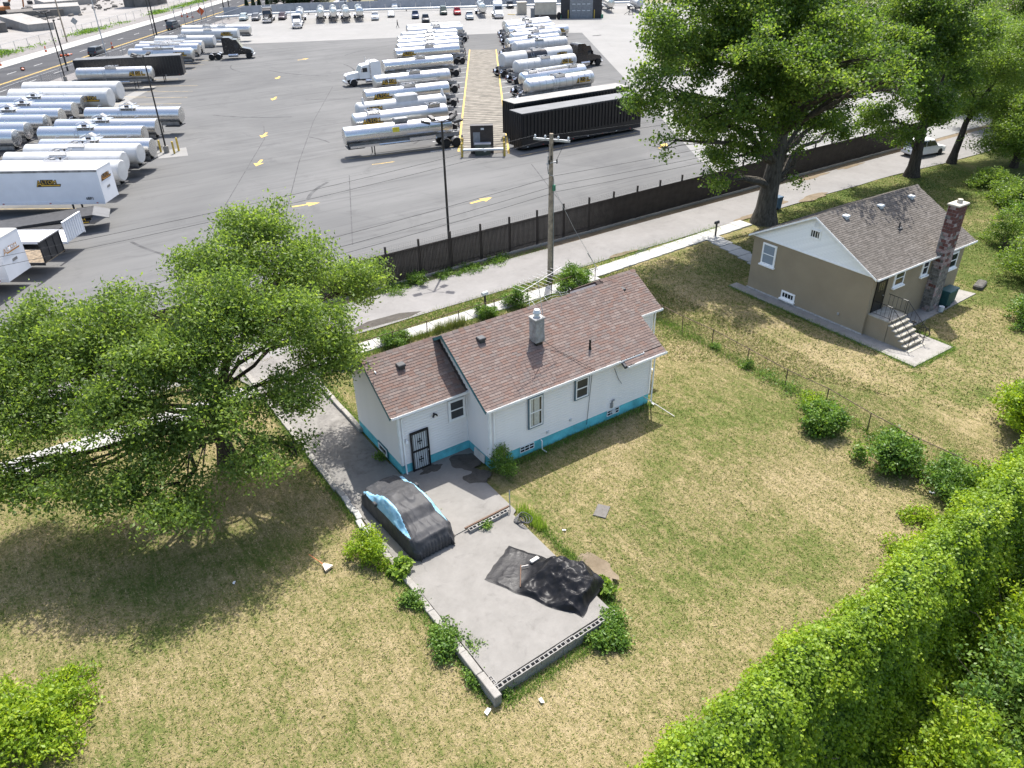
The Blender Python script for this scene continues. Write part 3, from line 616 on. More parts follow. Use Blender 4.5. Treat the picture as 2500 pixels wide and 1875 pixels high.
ext.add([(22.75, 24.3, E_Z), (25.35, 24.3, E_Z), (25.35, 23.96, ze), (22.75, 23.96, ze), (22.75, 24.3, E_Z-0.1), (25.35, 24.3, E_Z-0.1), (25.35, 23.96, ze-0.1), (22.75, 23.96, ze-0.1)],
    [(0, 1, 2, 3), (4, 7, 6, 5), (3, 2, 6, 7), (0, 3, 7, 4), (1, 5, 6, 2)]); ext.obj('roof_extension', 'shingle_under', H)
lm = 3.68*math.sqrt(1+SM*SM); la = 2.6*math.sqrt(1+SA*SA); lw = 2.39*math.sqrt(1+SW*SW)
le = 0.34*math.sqrt(1+SM*SM)
lay_shingles(H, rM, [shingle_field(rM, 14.76, 25.37, 24.27, E_Z-0.02+0.01, SM, lm, SH), shingle_field(rM, 22.75, 25.37, 23.93, ze, SM, le-0.05, SH)], SH, limit=200)
lay_shingles(H, rA, [shingle_field(rA, 11.06, 14.95, 26.27, E_Z-0.01, SA, la, SH)], SH, limit=95)
lay_shingles(H, rW, [shingle_field(rW, 25.4, 27.77, 26.8, 3.89, SW, lw, SH)], SH, limit=0)
def cap(roof, x0, x1, yr, zr, s, mats=SH, back=True):
    n = int((x1-x0)/0.3); w = 0.15; c = 1/math.sqrt(1+s*s)
    for i in range(n):
        a = x0+(x1-x0)*i/n; b = x0+(x1-x0)*(i+1)/n+0.05; h = 0.012*(1-(i % 2)*0.3)
        MB().add([(a, yr-w*c, zr-w*s*c+0.028+h), (b, yr-w*c, zr-w*s*c+0.02+h), (b, yr, zr+0.03+h), (a, yr, zr+0.04+h), (b, yr+w*c, zr-w*s*c+0.02+h), (a, yr+w*c, zr-w*s*c+0.028+h)],
            [(0, 1, 2, 3), (3, 2, 4, 5)]).obj('ridge_cap', random.choice(mats), roof)
cap(rM, 14.76, 25.37, 27.98, E_Z+3.68*SM, SM); cap(rA, 11.06, 14.9, 28.9, E_Z+2.6*SA, SA); cap(rW, 25.3, 27.77, 29.22, 3.9+2.39*SW, SW)
# back slopes: one course field each, joined
for roof, x0, x1, yb, zb, s, L, sh in ((rM, 14.76, 25.37, 31.68, E_Z, SM, lm, SH), (rA, 11.06, 14.95, 31.52, E_Z, SA, la, SH), (rW, 25.4, 27.77, 31.62, 3.9, SW, lw, SH)):
    m = MB(); c = 1/math.sqrt(1+s*s)
    for r in range(int(L/0.29)):
        y = yb-r*0.29*c; z = zb+r*0.29*s*c
        m.add([(x0, y, z+0.03), (x1, y, z+0.03), (x1, y-0.36*c, z+0.36*s*c+0.006), (x0, y-0.36*c, z+0.36*s*c+0.006)], [(0, 1, 2, 3)], r % 6)
    m.obj('back_courses', sh, roof)['kind'] = 'stuff'
MB().add([(22.62, 24.28, E_Z-0.02), (23.25, 24.28, E_Z-0.02), (23.25, 23.93, ze+0.02), (22.62, 23.93, ze+0.02), (22.62, 24.28, E_Z-0.14), (23.25, 24.28, E_Z-0.14), (23.25, 23.93, ze-0.12), (22.62, 23.93, ze-0.12)], [(0, 3, 2, 1), (4, 5, 6, 7), (3, 7, 6, 2), (0, 4, 7, 3), (1, 2, 6, 5), (0, 1, 5, 4)]).obj('eave_patch', 'vent_metal', H)
# barge boards, fascia
def barge(x, y0, yr, y1, ze, zr, mat='teal_trim', w=0.16):
    for ya, za, yb, zb in ((y0, ze, yr, zr), (yr, zr, y1, ze)):
        MB().add([(xx, y, z) for xx in (x-0.03, x-0.004) for y, z in ((ya, za+0.005), (yb, zb+0.005), (yb, zb-w), (ya, za-w))], [(0, 1, 2, 3), (7, 6, 5, 4), (0, 4, 5, 1), (2, 6, 7, 3), (0, 3, 7, 4), (1, 5, 6, 2)]).obj('barge_board', mat, H)
barge(14.78, 24.3, 27.98, 31.66, E_Z, E_Z+3.68*SM); barge(11.08, 26.3, 28.9, 31.5, E_Z, E_Z+2.6*SA)
gutter(H, 14.80, 24.1, 24.29, E_Z+0.02); gutter(H, 22.78, 25.38, 23.955, ze+0.01); gutter(H, 11.1, 15.05, 26.29, E_Z+0.02); gutter(H, 25.35, 27.78, 26.82, 3.92)
downspout(H, 15.28, 24.5, E_Z-0.02, 0.12); downspout(H, 25.04, 24.4, ze-0.02, 0.1, -0.3, 0.36); downspout(H, 11.63, 26.44, E_Z-0.02, 0.15, -0.12); downspout(H, 27.5, 27.05, 3.9, 0.1)
# windows and door of the long front
window(H, 0.74, 1.62, (17.25, 24.49, 1.52), 0, curtain=True)
window(H, 0.76, 1.08, (20.0, 24.49, 2.10), 0, pane='screen_dark')
window(H, 0.78, 1.02, (14.1, 26.44, 2.12), 0, pane='screen_dark', outer='white_trim')
def basement(x, y, w=0.82, h=0.34, z=0.22, tone='glass'):
    m = MB(); m.box(0, w, -0.03, 0, 0, 0.03); m.box(0, w, -0.03, 0, h-0.03, h); m.box(0, 0.03, -0.03, 0, 0.03, h-0.03); m.box(w-0.03, w, -0.03, 0, 0.03, h-0.03)
    for k in (1, 2): m.box(w*k/3-0.013, w*k/3+0.013, -0.028, 0, 0.03, h-0.03)
    m.box(0.03, w-0.03, -0.027, 0, h*0.5-0.012, h*0.5+0.012)
    o = m.obj('basement_window', 'white_trim', H, loc=(x, y, z))
    for k in range(3):
        for j in range(2):
            MB().box(w*k/3+0.03, w*(k+1)/3-0.03, -0.018, -0.008, 0.035+j*h*0.5, h*0.5*(j+1)-0.03).obj('pane', tone, o)
basement(16.75, 24.548); basement(22.15, 24.548)
MB().cyl((22.55, 24.5, 0.42), (22.55, 24.44, 0.42), 0.13, n=12).obj('dryer_vent', 'pale_panel', H)
w_ = window(H, 0.9, 0.4, (11.47, 28.9, 0.2), rad(-90), outer='teal_trim', sash=False)
w_ = window(H, 0.55, 0.75, (11.455, 28.75, 4.05), rad(-90), outer='white_trim', pane='pale_panel', sash=False)
# security door
dr = MB().box(12.0, 12.88, 26.425, 26.475, 0.10, 2.18).obj('door', 'pale_panel', H)
m = MB(); m.box(11.97, 12.05, 26.36, 26.438, 0.08, 2.24); m.box(12.83, 12.91, 26.36, 26.438, 0.08, 2.24); m.box(12.05, 12.83, 26.36, 26.438, 2.14, 2.24); m.box(12.05, 12.83, 26.36, 26.438, 0.08, 0.16); m.box(12.05, 12.83, 26.37, 26.43, 1.13, 1.21); m.obj('security_frame', 'black_metal', dr)
for k in range(7):
    x = 12.05+0.78*(k+0.5)/7; MB().box(x-0.009, x+0.009, 26.385, 26.405, 0.16, 2.14).obj('security_bar', 'black_metal', dr)
for zc in (0.64, 1.66):
    m = MB()
    for a, b in ((0, 0.13), (0.09, 0), (-0.09, 0), (0, -0.13), (0, 0)): m.cyl((12.44+a, 26.38, zc+b), (12.44+a, 26.40, zc+b), 0.045, n=8)
    m.obj('scroll', 'black_metal', dr)
MB().cyl((12.80, 26.36, 1.08), (12.80, 26.31, 1.08), 0.035, n=8).obj('handle', 'galvanised', dr)
m = MB(); m.box(11.76, 11.80, 26.36, 26.475, 1.93, 1.98); m.cyl((11.78, 26.36, 2.0), (11.78, 26.36, 1.84), 0.05, 0.085, 10); m.obj('wall_lamp', 'white_trim', H, smooth=40)
m = MB(); m.box(13.27, 13.33, 26.40, 26.475, 2.78, 2.84); m.cyl((13.30, 26.40, 2.81), (13.17, 26.30, 2.74), 0.045, n=8); m.cyl((13.34, 26.40, 2.81), (13.42, 26.32, 2.72), 0.04, n=8); m.obj('security_camera', 'black_metal', H)
# chimney with flue cap and antenna
chx, chy = 19.05, 26.35; cz0 = E_Z+(chy-24.3)*SM-0.25
ch = MB().box(chx-0.2, chx+0.2, chy-0.2, chy+0.2, cz0, cz0+0.34).obj('chimney', 'black_metal', H)
for r in range(6):
    z = cz0+0.34+r*0.2
    for (a, b, c, d) in (((-0.26, 0.0, -0.26, 0.26), (0.004, 0.26, -0.26, 0.26)) if r % 2 else ((-0.26, 0.26, -0.26, -0.003), (-0.26, 0.26, 0.003, 0.26)),)[0]:
        MB().bevbox(chx+a, chx+b, chy+c, chy+d, z+0.004, z+0.198, 0.008).obj('block', 'block_grey', ch)
zt = cz0+0.34+1.2
MB().bevbox(chx-0.3, chx+0.3, chy-0.3, chy+0.3, zt, zt+0.07, 0.02).obj('cap_stone', 'mortar_pale', ch)
m = MB(); m.cyl((chx, chy, zt+0.07), (chx, chy, zt+0.24), 0.13, 0.13, 14); m.cyl((chx, chy, zt+0.24), (chx, chy, zt+0.30), 0.19, 0.19, 14); m.cyl((chx, chy, zt+0.30), (chx, chy, zt+0.44), 0.19, 0.13, 14); m.obj('flue_cap', 'pale_panel', ch, smooth=50)
an = MB(); an.tube([(chx+0.26, chy-0.3, cz0+0.3), (chx+0.2, chy-0.2, zt+0.2), (chx+0.12, chy+0.1, 7.9)], 0.018, 5); an = an.obj('antenna_mast', 'wire_pale', H)
b0 = Vector((chx+0.12, chy+0.1, 7.8)); dd = Vector((0.93, 0.2, 0.12)).normalized(); pp = Vector((-0.2, 0.95, 0)).normalized()
m = MB(); m.tube([tuple(b0-dd*1.1), tuple(b0+dd*1.7)], 0.014, 4)
for k in range(11):
    c = b0+dd*(-1.0+k*0.26); L = 0.85-0.05*k; m.tube([tuple(c-pp*L), tuple(c+pp*L)], 0.008, 4)
m.obj('antenna_boom', 'wire_pale', H)
m = MB(); m.tube([(chx+0.26, chy-0.32, cz0+0.32), (19.8, 25.6, 4.36), (20.6, 24.6, 3.80), (20.95, 24.22, 3.55), (21.0, 24.48, 3.2), (20.85, 24.48, 1.2), (20.8, 24.5, 0.3)], 0.012, 4); m.obj('cable', 'wire_dark', H)
MB().tube([(22.45, 24.49, 3.0), (22.75, 24.49, 2.3), (22.98, 24.48, 1.95)], 0.012, 4).obj('cable', 'wire_dark', H)
for x, y, s, e in ((16.45, 27.2, SM, (24.3, E_Z)), (12.66, 28.1, SA, (26.3, E_Z)), (26.1, 28.3, SW, (26.83, 3.9))): roof_vent(H, x, y, e[1]+(y-e[0])*s)
m = MB(); m.cyl((21.45, 25.25, 4.0), (21.45, 25.25, 4.62), 0.055, n=10); m.cyl((21.45, 25.25, 4.0), (21.45, 25.25, 4.22), 0.10, 0.06, 10); m.obj('vent_pipe', 'black_metal', H)
m = MB(); m.tube([(17.95, 24.5, 0.55), (17.95, 24.40, 0.53), (17.95, 24.40, 0.05), (18.0, 24.1, 0.03)], 0.03, 6); m.obj('drain_pipe', 'white_trim', H)
m = MB(); m.tube([(22.42, 24.5, 0.95), (22.42, 24.46, 1.15), (22.5, 24.4, 1.22)], 0.045, 6); m.box(22.34, 22.46, 24.44, 24.52, 0.72, 0.98); m.obj('gas_meter', 'steel_grey', H)
for x, z in ((18.35, 0.85), (19.75, 1.0)): MB().box(x-0.05, x+0.05, 24.46, 24.53, z-0.06, z+0.06).obj('outlet_box', 'pale_panel', H)

# ------------------------------------------------------------------ the taupe brick house
B = thing('brick_house', 'taupe painted brick house with white gable and weathered grey roof', 'house')
OS = ['old_shingle_%d' % i for i in range(4)]
X0, X1, Y0, Y1, EV, YR, ZR = 40.75, 50.6, 22.6, 31.5, 3.82, 27.05, 6.32
MB().box(X0, X1, Y0, Y1, -0.3, EV).obj('wall', 'taupe_brick', B)
MB().box(X0-0.05, X0-0.003, Y0-0.03, Y1+0.03, -0.2, 0.13).obj('footing', 'mortar_pale', B)
g = MB(); g.add([(x, y, z) for x in (X0-0.02, X1+0.02) for y, z in ((Y0, EV+0.002), (Y1, EV+0.002), (YR, ZR-0.12))], [(0, 1, 2), (5, 4, 3), (0, 3, 4, 1), (1, 4, 5, 2), (2, 5, 3, 0)]); g.obj('gable_wall', 'white_wood', B)
sb = (ZR-0.12-EV)/(YR-Y0)
for i in range(20):
    z = EV+0.03+i*0.118; a = (z+0.118-EV)/sb; ln = (Y1-Y0)-2*a
    if ln > 0.15:
        key = ('gb', i)
        m = MB().add([(0, -0.022, 0), (ln, -0.022, 0), (ln, 0, 0), (0, 0, 0), (0, -0.004, 0.125), (ln, -0.004, 0.125), (ln, 0, 0.125), (0, 0, 0.125)], [(0, 1, 5, 4), (0, 3, 2, 1), (4, 5, 6, 7), (1, 2, 6, 5), (0, 4, 7, 3)])
        m.obj('siding_board', 'white_wood', B, loc=(X0-0.021, Y1-a, z), rz=rad(-90))
MB().box(X0-0.07, X0-0.022, Y0-0.15, Y1+0.15, EV-0.06, EV+0.03).obj('gable_trim', 'white_wood', B)
SB = (ZR-EV)/(YR-22.32)
m = MB(); t = 0.10
m.add([(x, y, z+d) for x in (40.5, 51.15) for y, z, d in ((22.32, EV, 0), (YR, ZR, 0), (31.78, EV, 0), (31.78, EV, -t), (YR, ZR, -t), (22.32, EV, -t))],
    [(0, 1, 4, 5), (1, 2, 3, 4), (11, 10, 7, 6), (10, 9, 8, 7), (0, 6, 7, 1), (1, 7, 8, 2), (5, 4, 10, 11), (4, 3, 9, 10), (0, 5, 11, 6), (2, 8, 9, 3)])
rB = m.obj('roof', 'shingle_under', B)
LB_ = (YR-22.32)*math.sqrt(1+SB*SB)
lay_shingles(B, rB, [shingle_field(rB, 40.48, 51.17, 22.29, EV-0.01, SB, LB_, OS, 0.15, 0.33)], OS, 0.15, 0.012, 280)
cap(rB, 40.48, 51.17, YR, ZR, SB, OS)
m = MB(); c = 1/math.sqrt(1+SB*SB)
for r in range(int(LB_/0.16)):
    y = 31.8-r*0.16*c; z = EV+r*0.16*SB*c
    m.add([(40.48, y, z+0.03), (51.17, y, z+0.03), (51.17, y-0.22*c, z+0.22*SB*c+0.006), (40.48, y-0.22*c, z+0.22*SB*c+0.006)], [(0, 1, 2, 3)], r % 4)
m.obj('back_courses', OS, rB)['kind'] = 'stuff'
def bbarge(ya, za, yb, zb): MB().add([(xx, y, z) for xx in (40.455, 40.49) for y, z in ((ya, za+0.01), (yb, zb+0.01), (yb, zb-0.11), (ya, za-0.11))], [(0, 1, 2, 3), (7, 6, 5, 4), (0, 4, 5, 1), (2, 6, 7, 3), (0, 3, 7, 4), (1, 5, 6, 2)]).obj('barge_board', 'white_wood', B)
bbarge(22.32, EV, YR, ZR); bbarge(YR, ZR, 31.78, EV)
gutter(B, 40.5, 51.18, 22.31, EV+0.02)
window(B, 1.0, 1.35, (X0, 30.65, 2.14), rad(-90), outer='white_wood', trim='white_wood', pane='glass_pale', sill=True)
window(B, 0.7, 0.52, (X0-0.02, 27.35, 4.92), rad(-90), outer='white_wood', trim='white_wood', pane='glass', sash=False, bars=3)
window(B, 0.95, 0.42, (X0, 28.62, 0.36), rad(-90), outer='white_wood', trim='white_wood', pane='glass', sash=False, bars=3, sill=True)
m = MB(); m.box(X0-0.06, X0-0.045, 26.82, 27.18, 5.58, 5.62); m.box(X0-0.06, X0-0.045, 26.82, 26.86, 5.62, 6.0); m.box(X0-0.06, X0-0.045, 27.14, 27.18, 5.62, 6.0)
m.box(X0-0.06, X0-0.045, 26.86, 27.14, 5.96, 6.0)
for k in range(5): m.box(X0-0.075, X0-0.045, 26.86, 27.14, 5.63+k*0.065, 5.655+k*0.065)
m.obj('louvre', 'white_wood', B)
for x, w, h, z in ((42.95, 0.95, 0.92, 2.66), (45.9, 0.62, 1.0, 2.62), (48.95, 0.95, 1.0, 2.28)): window(B, w, h, (x, Y0, z), 0, outer='white_wood', trim='white_wood', pane='glass', sill=True)
d = MB().box(41.2, 42.1, Y0-0.05, Y0-0.003, 1.42, 3.5).obj('door', 'black_metal', B)
m = MB(); m.box(41.12, 41.198, Y0-0.07, Y0-0.003, 1.36, 3.58); m.box(42.102, 42.18, Y0-0.07, Y0-0.003, 1.36, 3.58); m.box(41.198, 42.102, Y0-0.07, Y0-0.003, 3.5, 3.58); m.obj('door_frame', 'black_metal', d)
for k in range(3): MB().box(41.34+k*0.21, 41.5+k*0.21, Y0-0.062, Y0-0.051, 2.75, 3.3).obj('pane', 'glass', d)
MB().cyl((42.0, Y0-0.05, 2.35), (42.0, Y0-0.11, 2.35), 0.03, n=8).obj('handle', 'galvanised', d)
MB().box(X0-0.08, X0-0.004, 24.3, 24.42, 0.7, 0.84).obj('wall_vent', 'mortar_pale', B)
MB().box(41.7, 41.82, Y0-0.12, Y0-0.003, 3.62, 3.76).obj('porch_lamp', 'galvanised', B)
for x, y in ((42.6, 26.4), (46.1, 26.35), (49.4, 26.3)): roof_vent(B, x, y, EV+(y-22.32)*SB, 'pale_panel')
m = MB(); z = EV+(24.7-22.32)*SB; m.cyl((45.9, 24.7, z-0.05), (45.9, 24.7, z+0.42), 0.05, n=8); m.box(45.7, 46.1, 24.55, 24.85, z+0.0, z+0.04); m.obj('vent_pipe', 'vent_metal', B)
# stepped stoop
sp = MB().box(40.95, 42.65, 21.22, Y0-0.004, -0.1, 1.34).obj('stoop', 'taupe_brick', B)
MB().bevbox(40.92, 42.7, 21.16, Y0-0.004, 1.342, 1.42, 0.015).obj('landing', 'step_stone', sp)
for k in range(6):
    z = 1.19-k*0.225; y = 21.2-k*0.265
    MB().box(40.97, 42.63, y-0.265, y-0.004, -0.1, z-0.062).obj('riser', 'taupe_brick', sp)
    MB().bevbox(40.92, 42.7, y-0.30, y, z-0.06, z+0.015, 0.012).obj('step', 'step_stone', sp)
def rail(x):
    m = MB(); m.tube([(x, 22.5, 2.3), (x, 21.25, 2.3), (x, 19.75, 1.05), (x, 19.55, 0.95), (x+0.02, 19.45, 0.75), (x, 19.6, 0.6)], 0.02, 5); m.tube([(x, 22.5, 1.55), (x, 21.25, 1.55), (x, 19.8, 0.35)], 0.014, 5)
    for k in range(11):
        y = 22.4-k*0.26; top = 2.3 if y > 21.25 else 2.3-(21.25-y)*0.83; bot = 1.55 if y > 21.25 else 1.55-(21.25-y)*0.83
        m.tube([(x, y, bot), (x, y, top)], 0.010, 4)
    m.tube([(x, 21.25, 1.4), (x, 21.25, 2.3)], 0.02, 5); m.tube([(x, 19.75, 0.1), (x, 19.75, 1.05)], 0.02, 5); return m.obj('railing', 'black_metal', sp)
rail(41.02); rail(42.6)
# tall block chimney on the side wall
chm = MB().box(46.92, 47.9, 21.98, Y0-0.004, -0.1, 6.95).obj('chimney', 'mortar_pale', B)
for r in range(33):
    z = 0.02+r*0.21; taper = 0.0
    mt = lambda: random.choices(['chimney_red', 'chimney_worn', 'chimney_grey'], [8, 1, 0.3] if r > 24 else ([2, 5, 2] if r > 13 else [0.2, 2, 7]))[0]
    xs = (46.9, 47.3, 47.66, 47.92) if r % 2 else (46.9, 47.12, 47.52, 47.92)
    for a, b in zip(xs, xs[1:]): MB().box(a+0.012, b-0.012, 21.955, 21.979, z+0.012, z+0.198).obj('block', mt(), chm)
    ys = (21.96, 22.28, Y0-0.02) if r % 2 else (21.96, 22.12, 22.44, Y0-0.02)
    for a, b in zip(ys, ys[1:]): MB().box(46.895, 46.919, a+0.012, b-0.012, z+0.012, z+0.198).obj('block', mt(), chm)
MB().bevbox(46.82, 48.0, 21.88, 22.66, 6.952, 7.06, 0.03).obj('cap_stone', 'booth_beige', chm)
MB().cyl((47.45, 22.25, 7.06), (47.45, 22.25, 7.28), 0.17, 0.15, 10).obj('flue', 'booth_beige', chm)
# ------------------------------------------------------------------ lettering
def text_mesh(txt, size, off=0.0):
    cu = bpy.data.curves.new('t', 'FONT'); cu.body = txt; cu.size = size; cu.offset = off; cu.resolution_u = 2; cu.align_x = 'LEFT'
    o = bpy.data.objects.new('t', cu); COL.objects.link(o)
    dg = bpy.context.evaluated_depsgraph_get(); me = bpy.data.meshes.new_from_object(o.evaluated_get(dg))
    bpy.data.objects.remove(o); bpy.data.curves.remove(cu); return me
def logo_bm(yellow_first=True):
    """ALTOM with a tall A and a bar running out to the right; x right, y up, z out; about 2.2 x 0.6"""
    bm = bmesh.new()
    def put(me, dx, dy, sx, sy, z, mi):
        n0 = len(bm.verts); f0 = len(bm.faces); bm.from_mesh(me); bm.verts.ensure_lookup_table(); bm.faces.ensure_lookup_table()
        for v in bm.verts[n0:]: v.co = Vector((v.co.x*sx+dx, v.co.y*sy+dy, z))
        for f_ in bm.faces[f0:]: f_.material_index = mi
    def pl(pts, z, mi):
        f_ = bm.faces.new([bm.verts.new((x, y, z)) for x, y in pts]); f_.material_index = mi
    bk = text_mesh('A', 0.78, 0.05); fk = text_mesh('A', 0.78, -0.004); bk2 = text_mesh('LTOM', 0.52, 0.045); fk2 = text_mesh('LTOM', 0.52, 0.0)
    pl([(-0.06, -0.10), (2.16, -0.10), (2.28, 0.16), (0.3, 0.16)], 0.0, 0)
    pl([(0.42, 0.1), (1.62, 0.1), (1.62, 0.56), (0.42, 0.56)], 0.0, 0)
    pl([(0.45, -0.03), (2.12, -0.03), (2.18, 0.08), (0.45, 0.08)], 0.006, 1)
    put(bk, 0, -0.06, 1, 1, 0.003, 0); put(bk2, 0.50, 0.15, 1, 1, 0.003, 0); put(fk, 0, -0.06, 1, 1, 0.009, 1); put(fk2, 0.50, 0.15, 1, 1, 0.009, 1)
    for me in (bk, fk, bk2, fk2): bpy.data.meshes.remove(me)
    return bm
def flat_logo(name='logo', scale=1.0, mats=('logo_black', 'logo_yellow')):
    key = ('flat_logo', scale, mats)
    if key not in CH:
        bm = logo_bm(); me = bpy.data.meshes.new(name)
        for v in bm.verts: v.co = Vector((v.co.x*scale, -v.co.z-0.004, v.co.y*scale))
        bm.to_mesh(me); bm.free()
        for q in mats: me.materials.append(MATS[q])
        CH[key] = me
    return CH[key]
def tank_logo(R, scale=1.12, up=0.02):
    """logo wrapped on a tank of radius R whose axis is x; faces -y"""
    key = ('tank_logo', round(R, 3), scale, up)
    if key not in CH:
        bm = logo_bm()
        for k in range(-2, 12): bmesh.ops.bisect_plane(bm, geom=bm.verts[:]+bm.edges[:]+bm.faces[:], plane_co=(0, k*0.07, 0), plane_no=(0, 1, 0))
        for v in bm.verts:
            a = up+(v.co.y-0.2)*scale/R; r = R+0.012+v.co.z*0.8; v.co = Vector((v.co.x*scale, -math.cos(a)*r, math.sin(a)*r))
        me = bpy.data.meshes.new('logo'); bm.to_mesh(me); bm.free(); me.materials.append(MATS['logo_black']); me.materials.append(MATS['logo_yellow']); CH[key] = me
    return CH[key]
def flat_text(txt, size, mat):
    me = text_mesh(txt, size, 0.006)
    for v in me.vertices: v.co = Vector((v.co.x, -0.006, v.co.y))
    me.materials.clear(); me.materials.append(MATS[mat]); return me

# ------------------------------------------------------------------ wheels and running gear
def wheel_mesh(R=0.5, w=0.28):
    key = ('wheel', R, w)
    if key not in CH:
        m = MB(); h = w/2; pr = [(-h, R*0.58), (-h, R*0.9), (-h*0.75, R), (h*0.75, R), (h, R*0.9), (h, R*0.58)]
        m.lathe_x(pr, 20); t = m.mesh('wheel', ['rubber'], 40)
        r = MB(); r.lathe_x([(-h*0.9, R*0.1), (-h*0.55, R*0.16), (-h*0.4, R*0.4), (-h*0.85, R*0.55), (-h*0.9, R*0.6), (h*0.9, R*0.6), (h*0.85, R*0.55), (h*0.4, R*0.4), (h*0.55, R*0.16), (h*0.9, R*0.1)], 16); q = r.mesh('rim', ['alloy'], 40)
        CH[key] = (t, q)
    return CH[key]
def wheel(parent, x, y, R=0.5, w=0.28, rim=True):
    t, q = wheel_mesh(R, w); o = link('wheel', t, parent, loc=(x, y, R), rz=rad(90))
    if rim: link('rim', q, o)
    return o
def bogie(t, x, w=1.05, R=0.5, axles=2, gap=1.24, width=0.52):
    for k in range(axles):
        for s in (-1, 1): wheel(t, x+k*gap, s*(w-0.02), R, width)
        MB().cyl((x+k*gap, -0.9, R), (x+k*gap, 0.9, R), 0.07, n=8).obj('axle', 'chassis', t)
def fender(t, x, y, R=0.5, mat='alloy', span=(20, 160), w=0.6, n=8):
    m = MB(); vs = []
    for i in range(n+1):
        a = rad(span[0]+(span[1]-span[0])*i/n)
        for r in (R+0.09, R+0.12):
            for yy in (-w/2, w/2): vs.append((x+r*math.cos(a), y+yy, R+r*math.sin(a)))
    fs = []
    for i in range(n):
        b = i*4; c = b+4; fs += [(b, c, c+1, b+1), (b+2, b+3, c+3, c+2), (b, b+2, c+2, c), (b+1, c+1, c+3, b+3)]
    fs += [(0, 1, 3, 2), (n*4, n*4+2, n*4+3, n*4+1)]
    return m.add(vs, fs).obj('fender', mat, t, smooth=30)

